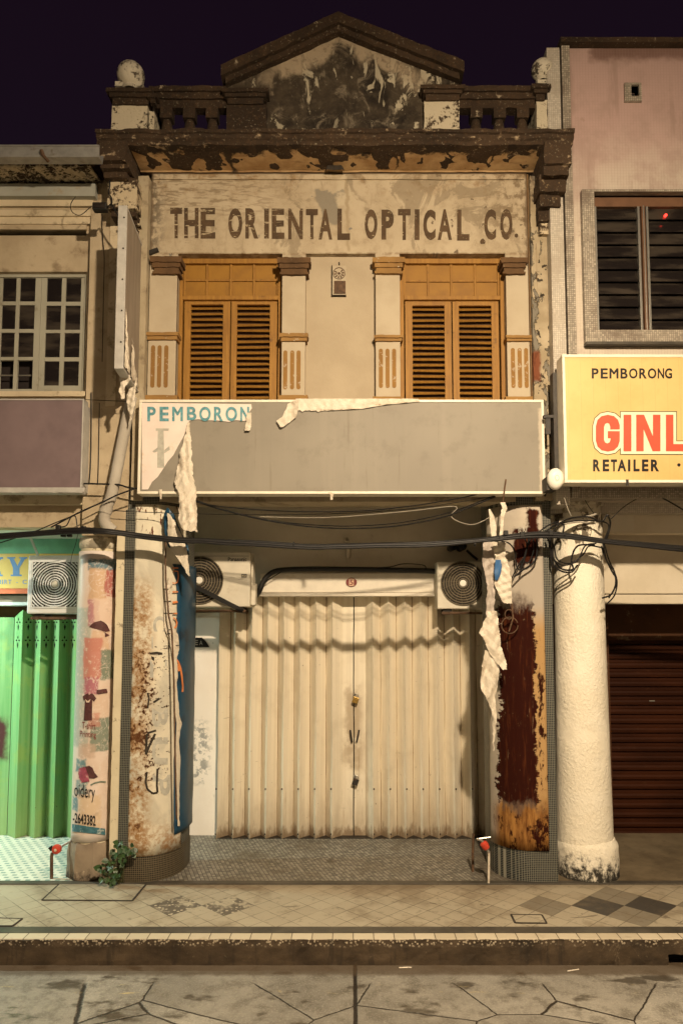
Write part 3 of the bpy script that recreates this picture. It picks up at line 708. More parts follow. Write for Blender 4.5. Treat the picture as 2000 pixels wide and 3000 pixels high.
# --- the ground
YK = G(1000, 2752).y
YK0 = G(1000, 2588).y
def m_ground():
    # paving: square tiles laid on the diagonal
    m = Mt('diagonal_paving'); T = .1675
    c0 = G(1672.8, 2653); a0 = (c0.x+c0.y)*.70711/T; b0 = (c0.x-c0.y)*.70711/T
    a = (m.x+m.y)*(.70711/T)-a0+40; b = (m.x-m.y)*(.70711/T)-b0+40
    wob = (m.noise(5,4)-.5)*.03
    ln = m.mx(grid_line(m, a+wob, .028), grid_line(m, b+wob, .028))
    fa, fb = m.math('FLOOR', a), m.math('FLOOR', b)
    rn = m.white(m.vec(fa, fb, 1.0)); n = m.noise(2.4, 7, .64); n2 = m.noise(13, 8, .66)
    c = m.mix(rn, (.355,.305,.222), (.315,.268,.194))
    def cell(i, j): return m.math('COMPARE', fa, 40.0+i)*m.math('COMPARE', fb, 40.0+j) if False else m.ss(m.math('ABSOLUTE', fa-(40.5+2*i)), .8, .6)*m.ss(m.math('ABSOLUTE', fb-(40.5+2*j)), .8, .6)
    dk = m.mx(cell(0, 0), cell(1, 1)); md = m.mx(m.mx(cell(0, 1), cell(1, 0)), m.mx(cell(-1,-1), cell(2, 2)))
    c = m.mix(md*.85, c, (.165,.140,.103)); c = m.mix(dk, c, (.050,.043,.036))
    c = m.mix(ln*.75*m.ss(n, .3, .55), c, (.07,.052,.034))
    c = m.mix(m.ss(n, .48, .66)*.55, c, (.155,.115,.072)); c = m.mix(m.ss(n2, .56, .70)*.5, c, (.10,.075,.048))
    # old pebble patches where tiles are lost
    pt = m.mx(cell(-8,-8), cell(-7,-7)); 
    pb = m.voro(24, 'F1'); c = m.mix(pt*m.ss(m.noise(8,6,.6), .40, .52)*.9, c, m.mix(m.ss(pb, .34, .26), (.085,.068,.052), (.44,.37,.27)))
    st = m.ss(m.noise(1, 6, .62, m.sc(2.0, 4.5, 1), .7), .64, .665); c = m.mix(st*.6*m.ss(m.x,-1.2,-.6), c, (.085,.060,.038))
    c = m.mix(m.ss(m.y+(n-.5)*.3, YK0-.22, YK0-.02)*.55, c, (.14,.10,.062))
    MAT['diagonal_paving'] = m.done(c, .62, bump=n2*.3+rn*.5-ln, bstr=.4, bdist=.006)
    m = Mt('kerb_tiles'); W = .1655; x0 = G(147, 2732).x
    u = (m.x-x0)/W+60; ln = grid_line(m, u, .03); rn = m.white(m.vec(m.math('FLOOR', u), 0.0, 0.0)); n = m.noise(9, 8, .66)
    c = m.mix(rn, (.50,.43,.32), (.42,.355,.255)); c = m.mix(ln, c, (.10,.08,.055)); c = m.mix(m.ss(n,.56,.72)*.5, c, (.26,.20,.13))
    MAT['kerb_tiles'] = m.done(c, .6, bump=n*.3-ln, bstr=.4, bdist=.005)
    m = Mt('dark_strip_tiles'); u = (m.x-x0)/(W*2)+60; ln = grid_line(m, u, .012); n = m.noise(4, 8, .66)
    c = m.mix(m.ss(n,.3,.7), (.040,.035,.028), (.085,.072,.055)); c = m.mix(ln*.7, c, (.05,.04,.03))
    MAT['dark_strip_tiles'] = m.done(c, .5, bump=n, bstr=.3, bdist=.004)
    m = Mt('kerb_stone'); n = m.noise(3.2, 9, .66, m.sc(1,1,1.6)); n2 = m.noise(30, 7, .7); peb = m.voro(42, 'F1')
    c = m.mix(m.ss(n, .3, .7), (.026,.0165,.0085), (.075,.050,.028))
    top = m.ss(m.z+(m.noise(4,7,.7)-.5)*.10, GZ-.065, GZ-.02); c = m.mix(top*m.ss(peb, .42, .30), c, (.34,.28,.20))
    c = m.mix(m.ss(m.noise(1,6,.6,m.sc(9,9,1.2)), .54, .64)*.6, c, (.020,.014,.009))
    cr = m.noise(2.6, 6, .6, m.sc(1,1,1), .8); c = m.mix(m.ss(m.math('ABSOLUTE', cr-.5), .005, .0)*m.ss(m.x, -.3, .2)*m.ss(m.noise(1.3,3), .5, .6)*.6, c, (.17,.13,.085))
    c = m.mix(m.ss(n2, .62, .7)*.35, c, (.18,.14,.09))
    MAT['kerb_stone'] = m.done(c, .8, bump=n+n2*.5-peb*top, bstr=.6, bdist=.012)
    # road: cracked concrete slabs
    m = Mt('cracked_concrete'); n = m.noise(1.3, 8, .64); n2 = m.noise(7, 9, .68); n3 = m.noise(60, 5, .65)
    wv = m.vec(m.x*.9+(n2-.5)*.045, m.y*1.1+(n-.5)*.05, 0.0)
    e = m.voro(1.18, 'DISTANCE_TO_EDGE', wv); cr = m.ss(e+(n3-.5)*.006, .0095, .003)*m.ss(m.y, YK-.26, YK-.34)
    cell = m.voro(1.18, 'F1', wv, 1)
    c = m.mix(m.ss(n, .3, .7), (.165,.150,.127), (.315,.288,.243))
    c = m.mix(m.ss(n2, .45, .64)*.6, c, (.070,.058,.042)); c = m.mix(m.ss(n3, .5, .64)*.5, c, (.40,.365,.30)); c = m.mix(m.ss(m.noise(95,3,.6), .60, .68)*.6, c, (.06,.05,.038))
    cv = m.white(cell); c = m.mix(cv*.45, c, (.115,.100,.080))
    oil = m.ss(m.noise(2.6, 7, .62, m.vec(m.x, 9.1, m.y*1.9)), .56, .66); c = m.mix(oil*.75, c, (.030,.022,.014))
    c = m.mix(cr, c, (.022,.016,.010))
    jx = G(1040, 2920, -.24).x; jl = m.ss(m.math('ABSOLUTE', m.x-jx+(n2-.5)*.015), .018, .010); c = m.mix(jl, c, (.018,.013,.009))
    yl = m.ss(m.math('ABSOLUTE', m.y-(YK-.43)), .03, .02)+m.ss(m.math('ABSOLUTE', m.y-(YK-.335)), .025, .015)
    yl = yl*m.ss(m.noise(1, 8, .72, m.sc(3.2, 14, 1)), .59, .66); c = m.mix(yl*.7, c, (.46,.355,.150))
    gut = m.ss(m.y+(n2-.5)*.06, YK-.20, YK-.13); c = m.mix(gut*.75, c, (.070,.046,.026))
    MAT['cracked_concrete'] = m.done(c, m.math('SUBTRACT', .62, oil*.3), bump=n2*.5+n3*.3-cr*1.5-jl*1.5, bstr=.6, bdist=.012)
    # verandah floors
    m = Mt('basket_mosaic'); T = .042
    a = (m.x+m.y*.35)/T; b = (m.y-m.x*.30)/T*1.25; ln = m.mx(grid_line(m, a, .13), grid_line(m, b, .15)); fa, fb = m.math('FLOOR', a), m.math('FLOOR', b)
    rn = m.white(m.vec(fa, fb, 0.0)); n = m.noise(2.2, 6, .6)
    c = m.mix(rn, (.12,.115,.10), (.345,.32,.27)); c = m.mix(ln, c, (.045,.038,.030)); c = m.mix(m.ss(n,.48,.7)*.6, c, (.095,.075,.05))
    c = m.mix(m.ss(m.noise(4,6,.6), .6, .7)*.5, c, (.06,.046,.032))
    c = m.mix(m.ss(m.x, X(1330,.7), X(1400,.7))*.6, c, (.085,.066,.046))
    MAT['basket_mosaic'] = m.done(c, .45, bump=rn*.5-ln, bstr=.4, bdist=.004)
    m = Mt('teal_dash_mosaic'); u = m.x/.098; v = m.y/.072; fv = m.math('FLOOR', v); u = u+m.math('FRACT', fv*.5)
    d = m.ss(m.math('ABSOLUTE', m.math('FRACT', u)-.5), .27, .22)*m.ss(m.math('ABSOLUTE', m.math('FRACT', v)-.5), .26, .18)
    n = m.noise(6, 6, .6); c = m.mix(m.ss(n,.3,.7), (.62,.62,.54), (.52,.52,.45)); c = m.mix(d*.9, c, (.12,.22,.215))
    c = m.mix(grid_line(m, m.x/.0245, .08)*.25, c, (.3,.3,.27)); c = m.mix(m.ss(m.x, X(150,0,2500), X(210,0,2500))*.4, c, (.25,.23,.2))
    MAT['teal_dash_mosaic'] = m.done(c, .45, bump=n, bstr=.2, bdist=.004)
    m = Mt('grubby_cement'); n = m.noise(1.8, 8, .66); n2 = m.noise(12, 7, .66)
    c = m.mix(m.ss(n,.3,.7), (.085,.062,.036), (.17,.13,.08)); c = m.mix(m.ss(n2,.55,.7)*.5, c, (.05,.036,.022))
    MAT['grubby_cement'] = m.done(c, .75, bump=n+n2*.5, bstr=.4, bdist=.01)
    m = Mt('earth'); MAT['earth'] = m.done((.06,.05,.04), .9)
m_ground()

# ------------------------------------------------------------------ the setting
ZR = Z(2828, YK)
m = MB(); m.quad((-300,-300,-.42), (300,-300,-.42), (300,300,-.42), (-300,300,-.42)); struct(m.build('ground', MAT['earth']))
m = MB(); m.box(-60, 60, -13, YK+.02, -.41, ZR); struct(m.build('road', MAT['cracked_concrete']))
# kerb: face with the mouth of a drain in it
DX0, DX1 = P(1958, 2840, YK).x, P(2030, 2840, YK).x
m = MB(); m.wall(-6, 6, -.40, GZ-.006, YK, YK+.16, [(DX0, DX1, ZR-.01, ZR+.085)])
struct(m.build('kerb', MAT['kerb_stone'], rough=.007, rlen=.07, rscale=11))
m = MB(); m.box(-60, -6.01, YK, YK+.16, -.40, GZ-.006); m.box(6.01, 60, YK, YK+.16, -.40, GZ-.006); struct(m.build('kerb', MAT['kerb_stone']))
m = MB(); m.box(DX0-.02, DX1+.02, YK+.13, YK+.159, ZR-.0, ZR+.15); struct(m.build('drain', MAT['night_void']))
YT = G(1000, 2733).y; YS = G(1000, 2715).y; YV = G(1000, 2592).y
m = MB(); m.box(-60, 60, YK+.012, YT, GZ-.05, GZ); struct(m.build('kerb_tile_row', MAT['kerb_tiles'], bevel=.006))
m = MB(); m.box(-60, 60, YT+.0005, YS, GZ-.05, GZ+.001); struct(m.build('pavement_border', MAT['dark_strip_tiles']))
m = MB(); m.box(-60, 60, YS+.0005, YV, -.40, GZ); struct(m.build('pavement', MAT['diagonal_paving']))
m = MB(); m.box(-60, 60, YV+.0005, YV+.085, -.40, GZ+.012); struct(m.build('threshold_strip', MAT['dark_strip_tiles'], bevel=.005))
XP, XQ = -2.28, 2.03          # party lines
m = MB(); m.box(XP, XQ, YV+.0855, 2.2, -.4, GZ+.008); struct(m.build('verandah_floor', MAT['basket_mosaic']))
m = MB(); m.box(-9, XP-.001, YV+.0855, 2.2, -.4, GZ+.010); struct(m.build('verandah_floor', MAT['teal_dash_mosaic']))
m = MB(); m.box(XQ+.001, 9, YV+.0855, 2.4, -.4, GZ+.009); struct(m.build('verandah_floor', MAT['grubby_cement']))

# ------------------------------------------------------------------ the old two-storey shop
XPY[0] = 900
shop = empty('shophouse', (0, 0.3, 0), 'weathered cream old shop with pediment, painted lettering and two ochre shuttered windows', 'shophouse')
XL, XR = X(437, 0), X(1548, 0)
zb, zt = Z(1470, 0), Z(500, 0)
zw = Z(743, 0); zwb = Z(1185, 0)
wl = (X(519,0), X(826,0), zwb, zw); wc = (X(895,0), X(1099,0), zwb, zw); wr = (X(1171,0), X(1481,0), zwb, zw)
m = MB(); m.wall(XL, XR, zb, zt, 0, .24, [wl, wc, wr]); m.build('wall', MAT['lime_plaster'], shop, bevel=.006)
m = MB(); m.box(XL-.1, XR+.1, .25, .32, zb, zt); m.box(XP+.02, XQ-.02, .33, 7.5, 4.15, zt+.1)
m.build('rear_wall', MAT['side_plaster'], shop)
m = MB(); m.box(wc[0]-.02, wc[1]+.02, .065, .235, wc[2]-.02, wc[3]+.02); m.build('wall_panel', MAT['panel_plaster'], shop)
# party strips
m = MB(); m.box(X(397,-.1), XL-.004, -.10, .24, zb, Z(515,-.1)); m.build('party_strip', MAT['side_plaster'], shop, rough=.004, rlen=.12, smooth=.6)
m = MB(); m.box(XR+.012, X(1606,-.1), -.10, .24, zb, Z(515,-.1)); m.build('party_strip', MAT['peeling_plaster'], shop, rough=.007, rlen=.07, smooth=.6)
m = MB(); m.box(XR, XR+.012, -.03, .2, zb, Z(515,0)); m.box(X(1606,-.1), XQ, -.03, .2, zb, Z(515,0)); m.build('rust_streak', MAT['tympan_wood'], shop)
# pilasters: shaft, capital, string, three flutes
def pilaster(x0, x1, capy0, capy1, cx0, cx1, my0, my1, fl, fy0, fy1, lo, capmat):
    p = MB(); p.box(X(x0,0), X(x1,0), -.022, .03, zwb, Z(capy0+4,0)); sh = p.build('pilaster', MAT['pilaster_plaster'], shop, bevel=.008)
    a, b = X(x0,0), X(x1,0); c, d = X(cx0,-.06), X(cx1,-.06); zt_, zb_ = Z(capy0,-.06), Z(capy1,-.04); h = zt_-zb_
    p = MB(); p.box(c, d, -.085, .10, zt_-h*.34, zt_); p.box(c+.02, d-.02, -.068, .10, zt_-h*.62, zt_-h*.34); p.box(c+.035, d-.035, -.052, .10, zt_-h*.86, zt_-h*.62); p.box(c+.022, d-.022, -.060, .10, zb_, zt_-h*.86)
    p.build('capital', capmat, sh, rough=.006, rlen=.035, rscale=22, smooth=.5)
    p = MB(); z1, z0 = Z(my0,-.05), Z(my1,-.05); p.box(a-.015, b+.03, -.062, .08, (z0+z1)/2, z1); p.box(a-.006, b+.018, -.046, .08, z0, (z0+z1)/2)
    p.build('string_moulding', MAT['ochre_mould'], sh, rough=.004, rlen=.035, rscale=20, smooth=.5)
    zc0, zc1 = Z(fy1,-.02), Z(fy0,-.02); r = .021
    for fx in fl:
        cxm = X(fx,-.02); p = MB()
        poly = [(cxm+r*cos(t), zc1-r+r*sin(t)) for t in [pi*k/8 for k in range(9)]]+[(cxm+r*cos(t), zc0+r+r*sin(t)) for t in [pi+pi*k/8 for k in range(9)]]
        p.prism(poly, -.0255, -.01); p.build('flute', MAT['ochre_flute'], sh)
    p = MB(); p.box(a-.03, b+.03, -.05, .05, Z(lo+14,-.02), Z(lo,-.02)); p.build('base_moulding', MAT['ochre_mould'], sh, rough=.003, rlen=.05)
pilaster(438, 519, 754, 804, 438, 531, 974, 994, (452, 471, 490.5), 1012, 1136, 1160, MAT['dark_capital'])
pilaster(826, 895, 757, 806, 812, 909, 977, 998, (837, 857, 875.5), 1027, 1141, 1160, MAT['dark_capital'])
pilaster(1099, 1171, 756, 803, 1091, 1186, 982, 998, (1114.5, 1134, 1153), 1022, 1137, 1164, MAT['ochre_mould'])
pilaster(1481, 1547, 757, 804, 1468, 1547, 983, 998, (1498.5, 1518, 1537), 1020, 1137, 1164, MAT['dark_capital'])
# windows
def window(h, hx, px, py, lx, lo, name='window'):
    """hx: frame outer px; px: panel bars; lx: leaf px (l0, l1, r0, r1); lo: louvre openings"""
    Yw = .115; x0, x1, z0, z1 = h
    f = MB(); zt2 = Z(700, Yw); zh = Z(870, Yw); zh2 = Z(882, Yw)
    fx0, fx1 = X(lx[0]-4, Yw), X(lx[3]+4, Yw)
    f.box(x0+.001, fx0, Yw-.03, .235, z0, z1-.001); f.box(fx1, x1-.001, Yw-.03, .235, z0, z1-.001)          # jambs
    f.box(fx0, fx1, Yw-.02, .235, Z(774, Yw), z1-.001)                                                          # head
    f.box(fx0, fx1, Yw-.035, .22, zh2, zh)                                                                       # transom rail
    fo = f.build(name, MAT['ochre_wood'], shop, bevel=.004)
    b = MB(); b.box(x0+.002, x1-.002, .236, .248, z0, z1-.002); b.build('backing', MAT['night_void'], fo)
    t = MB(); zp1 = Z(774, Yw)-.0005; t.box(fx0+.001, fx1-.001, Yw+.022, Yw+.05, zh+.001, zp1)
    t.m = 1; zmid = Z(py, Yw)
    for q in px: t.box(X(q, Yw)-.012, X(q, Yw)+.012, Yw+.002, Yw+.0215, zh+.001, zp1)
    e = [fx0+.001]+[v for q in px for v in (X(q, Yw)-.0125, X(q, Yw)+.0125)]+[fx1-.001]
    for i in range(0, len(e), 2): t.box(e[i], e[i+1], Yw+.004, Yw+.0215, zmid-.011, zmid+.011)
    for a, c in ((fx0+.001, fx0+.022), (fx1-.022, fx1-.001)): t.box(a, c, Yw-.003, Yw+.0035, zh+.001, zp1)
    t.build('transom_panel', [MAT['ochre_panel'], MAT['ochre_wood']], fo, bevel=.003)
    for k in (0, 1):
        a, c = X(lx[2*k], Yw), X(lx[2*k+1], Yw); oa, oc = X(lo[2*k], Yw), X(lo[2*k+1], Yw); ot = Z(lo[4], Yw)
        l = MB(); yl0, yl1 = Yw+.0, Yw+.045; zt3 = zh2-.004
        l.box(a, oa, yl0, yl1, z0, zt3); l.box(oc, c, yl0, yl1, z0, zt3); l.box(oa, oc, yl0, yl1, ot, zt3)
        l.m = 2; l.box(oa-.0, oc, yl1+.012, yl1+.018, z0, ot); l.m = 0
        zz = ot-.030; i = 0
        while zz > z0:
            l.m = 1; tl = random.uniform(-.004, .004)
            l.add([(oa, yl0+.002, zz-.017+tl), (oc, yl0+.002, zz-.017-tl), (oc, yl0+.008, zz-.023-tl), (oa, yl0+.008, zz-.023+tl),
                   (oa, yl1-.010, zz+.013), (oc, yl1-.010, zz+.013), (oc, yl1-.006, zz+.007), (oa, yl1-.006, zz+.007)],
                  [(0,1,5,4), (1,0,3,2), (2,3,7,6), (4,5,6,7), (0,4,7,3), (1,2,6,5)])
            zz -= .0605
        l.m = 0
        s = l.build('shutter', [MAT['ochre_wood'], MAT['ochre_wood'], MAT['shutter_gap']], fo)
    return fo
window(wl, None, (605, 675, 743), 820, (541, 675, 678.5, 812), (560, 654, 695, 791, 892))
window(wr, None, (1254, 1322, 1392), 822, (1186, 1321, 1324.5, 1459), (1207, 1301, 1343, 1438, 895))
# painted lettering
m = MB()
L = [('T',499,534,608,698),('H',540,582,609,698),('E',588,631,609,699),('O',669,710,610,699),('R',719,757,610,699),('I',774,788,611,699),('E',796,833,611,700),('N',844,887,611,701),('T',896,931,612,701),('A',933,973,612,702),('L',988,1025,611,703),
     ('O',1068,1105,613,701),('P',1117,1153,614,702),('T',1165,1202,612,703),('I',1214,1228,613,703),('C',1239,1275,614,703),('A',1281,1323,613,703),('L',1338,1374,614,705),('C',1417,1452,613,703),('O',1464,1500,612,703)]
for ch, a, b, t, c in L:
    text_px(m, ch, a, b, t, c, -.002, .05 if ch in 'COP' else .035)
m.flat([P(1511.5+5.5*cos(t), 690+6*sin(t), -.002) for t in [2*pi*k/12 for k in range(12)]])
m.flat([P(1413+8*cos(t), 708+(8+2*sin(3*t))*sin(t), -.002) for t in [2*pi*k/12 for k in range(12)]])
m.build('lettering', MAT['faded_letter_paint'], shop)
XPY[0] = 460
# cornice: moulded front, cove below
xc0, xc1 = P(281, 377, -.50).x, P(1682, 377, -.50).x
zc = Z(377, -.50)
prof = [(.30, zc-.02), (-.46, zc+.005), (-.50, zc), (-.50, zc-.035), (-.478, zc-.042), (-.47, zc-.075), (-.445, zc-.09), (-.435, zc-.125), (.30, zc-.125)]
m = MB(); m.prism(prof, xc0, xc1, 'x'); m.build('cornice', MAT['sooty_cornice'], shop, rough=.013, rlen=.07, rscale=7, smooth=.7)
xv0, xv1 = X(398, -.2), X(1583, -.2); zv0 = Z(508, 0)
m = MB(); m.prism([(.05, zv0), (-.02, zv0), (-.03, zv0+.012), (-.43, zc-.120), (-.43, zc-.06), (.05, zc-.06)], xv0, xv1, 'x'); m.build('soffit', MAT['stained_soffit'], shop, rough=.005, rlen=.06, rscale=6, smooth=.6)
m = MB(); m.box(XL+.02, XR-.03, -.018, .01, Z(528,0), Z(512,0)); m.build('frieze_band', MAT['lime_plaster'], shop, rough=.004, rlen=.07)
a0, c0 = P(978, 497, -.12), P(978, 497, -.12)
m = MB(); m.lathe([(.0, -.01), (.085, -.02), (.10, .02)], P(980, 500, -.10), 14, 'y', 0, pi); m.build('niche_block', MAT['mortar_dark'], shop)  # dark half-round block standing in for a niche
# end brackets under the cornice
def bracket(boxes, mats, x):
    p = MB()
    for i, (a, b, y0, y1, t, c) in enumerate(boxes):
        p.m = mats[i]; p.box(P(a, t, y0).x, P(b, t, y0).x, y0, y1, Z(c, y0), Z(t, y0))
    return p.build('bracket', [MAT['bracket_plaster'], MAT['bracket_dark'], MAT['sooty_cornice']], shop, rough=.011, rlen=.05, rscale=10, smooth=.6)
bracket([(291, 371, -.46, .1, 412, 470), (296, 380, -.40, .1, 470, 492), (306, 372, -.34, .1, 492, 520), (318, 402, -.27, .1, 520, 610), (325, 398, -.22, .1, 610, 634), (358, 406, -.16, .1, 634, 652), (352, 408, -.19, .1, 652, 660), (372, 405, -.14, .1, 660, 684)], [2, 1, 1, 0, 1, 1, 0, 0], 0)
bracket([(1592, 1672, -.46, .1, 412, 478), (1590, 1664, -.42, .1, 478, 512), (1578, 1655, -.34, .1, 512, 560), (1580, 1640, -.28, .1, 560, 604), (1576, 1612, -.20, .1, 604, 648), (1578, 1608, -.16, .1, 648, 686)], [2, 2, 1, 1, 1, 0], 0)
# parapet
Yp = -.16
zr0, zr1 = Z(326, Yp), Z(271, Yp); zf = zc-.03
def post(x0, x1, cx0, cx1, ct, cb, mat, capm='sooty_black', name='parapet_post', fy=None):
    p = MB(); y0 = Yp-.09
    p.box(P(x0, 340, y0).x, P(x1, 340, y0).x, y0, .18, zf, Z(cb, y0)); o = p.build(name, MAT[mat], shop, rough=.007, rlen=.06, smooth=.6)
    a, b = P(cx0, ct, y0-.06).x, P(cx1, ct, y0-.06).x; zt_, zb_ = Z(ct, y0-.06), Z(cb, y0-.02); h = zt_-zb_
    p = MB(); p.box(a, b, y0-.065, .22, zt_-h*.28, zt_); p.box(a+.03, b-.03, y0-.045, .20, zt_-h*.55, zt_-h*.28); p.box(a+.055, b-.055, y0-.022, .19, zb_, zt_-h*.55)
    p.build('post_capital', MAT[capm], o, rough=.007, rlen=.06, smooth=.6); return o
pl = post(328, 432, 311, 448, 257, 306, 'sooty_post')
post(437, 452, 430, 462, 273, 326, 'sooty_post', 'sooty_black')
post(664, 780, 650, 786, 258, 304, 'sooty_black')
post(1242, 1345, 1231, 1361, 248, 294, 'sooty_post')
pr = post(1571, 1602, 1556, 1612, 247, 293, 'sooty_post')
def ball(px, py, r, slab, par):
    p = MB(); c = P(px, py, Yp); R = r/291.
    p.lathe([(.001 if k in (0, 14) else R*sin(pi*k/14), -R*cos(pi*k/14)) for k in range(15)], c, 22)
    p.lathe([(R*.5, -R*1.14), (R*.62, -R*1.05), (R*.55, -R*.85)], c, 18)
    p.box(P(slab[0], slab[2], Yp).x, P(slab[1], slab[2], Yp).x, Yp-.05, Yp+.10, Z(slab[3]+3, Yp), Z(slab[2], Yp))
    p.build('finial_ball', MAT['finial_plaster'], par, smooth=.8)
ball(384, 222, 41, (342, 421, 248, 258), pl)
ball(1587, 206, 33, (1570, 1612, 243, 250), pr)
for xa, xb in ((X(440, Yp), X(664, Yp)), (X(1345, Yp), X(1572, Yp))):
    p = MB(); t = zr1; p.box(xa, xb, Yp-.10, Yp+.12, t-.055, t); p.box(xa, xb, Yp-.075, Yp+.09, t-.12, t-.055); p.box(xa, xb, Yp-.05, Yp+.06, zr0, t-.12)
    r_ = p.build('parapet_rail', MAT['sooty_black'], shop, rough=.008, rlen=.07, smooth=.6)
    n = 3 if xa < 0 else 3
    for k in range(n):
        c = xa+(xb-xa)*((k+.72)/(n+.35)); H = zr0-zf
        p = MB(); p.box(c-.062, c+.062, Yp-.06, Yp+.06, zr0-H*.24, zr0+.002)
        p.lathe([(.040, H*.76), (.056, H*.62), (.060, H*.42), (.046, H*.24), (.036, H*.16), (.055, H*.08), (.055, -.01)], (c, Yp, zf), 12)
        p.build('baluster', MAT['sooty_black'], r_, rough=.004, rlen=.06, smooth=.7)
    p = MB(); p.box(xa, xb, Yp-.09, Yp+.10, zf-.01, zf+.03); p.build('parapet_plinth', MAT['sooty_black'], shop)
XPY[0] = 250
# pediment
ap = P(991, 33, Yp); lo_ = P(647, 189, Yp-.12); ro_ = P(1359, 177, Yp-.12)
m = MB()
tl, tr = P(668, 232, Yp), P(1343, 240, Yp)
m.prism([(tl.x, zf), (tr.x, zf), (tr.x, tr.z), (P(997, 60, Yp).x, P(997, 60, Yp).z), (tl.x, tl.z)], Yp, .16)
m.build('tympanum', MAT['mouldy_tympanum'], shop)
A = P(991, 33, Yp-.12)
for q, s in ((lo_, -1), (ro_, 1)):
    d = Vector((A.x-q.x, 0, A.z-q.z)); L_ = d.length; d.normalize(); nrm = Vector((d.z, 0, -d.x))
    if nrm.z > 0: nrm = -nrm
    p = MB()
    for (t0, t1, y0) in ((0, .115, Yp-.12), (.115, .175, Yp-.075)):
        ends = []
        for base, off in ((q, t0), (q, t1)): ends.append(Vector((base.x, 0, base.z))+nrm*off*0 + Vector((0, 0, -off*1.05)))
        tops = [Vector((A.x, 0, A.z-t0*1.05)), Vector((A.x, 0, A.z-t1*1.05))]
        sh = .0 if t0 == 0 else .045
        e0, e1 = ends; e0 = e0+d*sh; e1 = e1+d*sh
        p.prism([(e0.x, e0.z), (tops[0].x, tops[0].z), (tops[1].x, tops[1].z), (e1.x, e1.z)], y0, .20)
    p.build('raking_cornice', MAT['sooty_black'], shop, rough=.009, rlen=.07, rscale=8, smooth=.6)
    e = MB(); xe = q.x+(.012 if s < 0 else -.012)
m = MB(); m.tube([A+Vector((0,.1,-.02)), A+Vector((.005,.1,.05)), A+Vector((-.02,.1,.085))], [.012,.009,.003], 5); m.tube([A+Vector((0,.1,.03)), A+Vector((.03,.1,.075))], [.007,.002], 5)
m.build('dead_sprig', MAT['mortar_dark'], shop)
XPY[0] = 2000
# verandah of the old shop
Yb = 1.60
gx0, gx1, gz1 = X(640, 1.55, 2200), X(1440, 1.55, 2200), Z(1742, 1.55)
m = MB(); m.wall(XP+.02, XQ-.02, 0, 4.10, Yb, Yb+.2, [(gx0, gx1, -.1, gz1)]); m.build('verandah_wall', MAT['verandah_wall'], shop)
m = MB(); m.box(XP+.02, gx0-.004, Yb-.018, Yb-.001, 0.008, Z(1796, 1.58)); m.build('lit_wall_coat', MAT['pink_white_wall'], shop, rough=.002, rlen=.2)  # shadow edge put into the colour: whiter coat below, tan wall above
m = MB(); m.box(XP+.02, XQ-.02, .245, Yb+.2, 4.101, 4.145); m.build('verandah_ceiling', MAT['verandah_wall'], shop)
m = MB(); m.box(gx0, gx1, Yb+.10, Yb+.14, 0.008, gz1); m.build('gate_backing', MAT['night_void'], shop)
m = MB(); zf0, zf1 = Z(1747, 1.34), Z(1679, 1.34); m.box(X(760, 1.34), X(1300, 1.34), 1.34, Yb-.001, zf0+.045, zf1); m.box(X(757, 1.32), X(1302, 1.32), 1.315, Yb-.001, zf0, zf0+.042)
m.build('gate_header', MAT['white_paint'], shop, bevel=.006)
# folding gate
PK, VL = 1.44, 1.565
def leaf(edge, n, sgn, name='gate_leaf'):
    p = MB(); pit = .1935; pts = []
    fl0 = X(1036, VL, 2450)
    flat_e = X(1002, VL, 2450) if sgn < 0 else X(1071, VL, 2450)
    pts = [(fl0 + .0065*sgn, VL), (flat_e, VL)]
    x = edge
    for k in range(n):
        pts.append((x, PK))
        nxt = x+sgn*pit
        vx = nxt+pit*.60 if sgn < 0 else x+pit*.5
        pts.append((vx, VL+.01)); x = nxt
    if sgn < 0: pts[-1] = (gx0+.002, VL)
    else: pts = [q for q in pts if q[0] < gx1]+[(gx1-.002, VL)]
    zg = GZ+.012
    N = 40
    def fn(u, v):
        t = u*(len(pts)-1); i = min(int(round(t)), len(pts)-1); q = pts[i]
        zz = zg+(gz1-.01-zg)*v
        w_ = ((mnoise.noise(Vector((q[0]*3, zz*1.3, 2)))*.007+mnoise.noise(Vector((q[0]*9, zz*6, 5)))*.0035)) if 0 < v < 1 else 0
        return (q[0]+w_, q[1]+w_*.6, zz)
    p.grid(fn, len(pts)-1, N)
    o = p.build(name, MAT['gate_paint'], shop, solid=.004)
    for q in pts[2:]:
        if q[1] > 1.5:
            h = MB(); h.box(q[0]-.004, q[0]+.004, q[1]-.006, q[1]-.002, zg+.01, gz1-.02); h.build('fold_joint', MAT['tympan_wood'], o)
    # hinge rods and rivets
    for q in pts[2:]:
        if q[1] < 1.5:
            h = MB(); h.tube([(q[0]+.0, q[1]-.004, zg), (q[0], q[1]-.004, zg+.10)], .007, 6); h.build('hinge_pin', MAT['gate_paint'], o)
            for zz in (GZ+.06, GZ+.58):
                h = MB(); h.lathe([(.001, -.006), (.010, -.005), (.010, .0)], (q[0]+.012*sgn, q[1]+.004, zz), 8, 'y'); h.build('rivet', MAT['dark_metal'], o)
    g = MB(); a, b = ((P(1026, 2142, 1.53), P(1031, 2172, 1.53)) if sgn < 0 else (P(1051, 2142, 1.53), P(1045, 2172, 1.53)))
    g.tube(spline([a+Vector((0,.03,.0)), a, (a+b)/2+Vector((0,-.012,0)), b, b+Vector((0,.03,0))], 4), .011, 7); g.build('handle', MAT['dark_metal'], o, smooth=.9)
    return o
lf_ = leaf(X(972, PK, 2455), 8, -1); rt_ = leaf(X(1092.5, PK, 2455), 12, 1)
m = MB(); m.box(gx0, gx1, 1.44, 1.60, GZ+.0085, GZ+.012); m.build('gate_track', MAT['dark_metal'], shop)
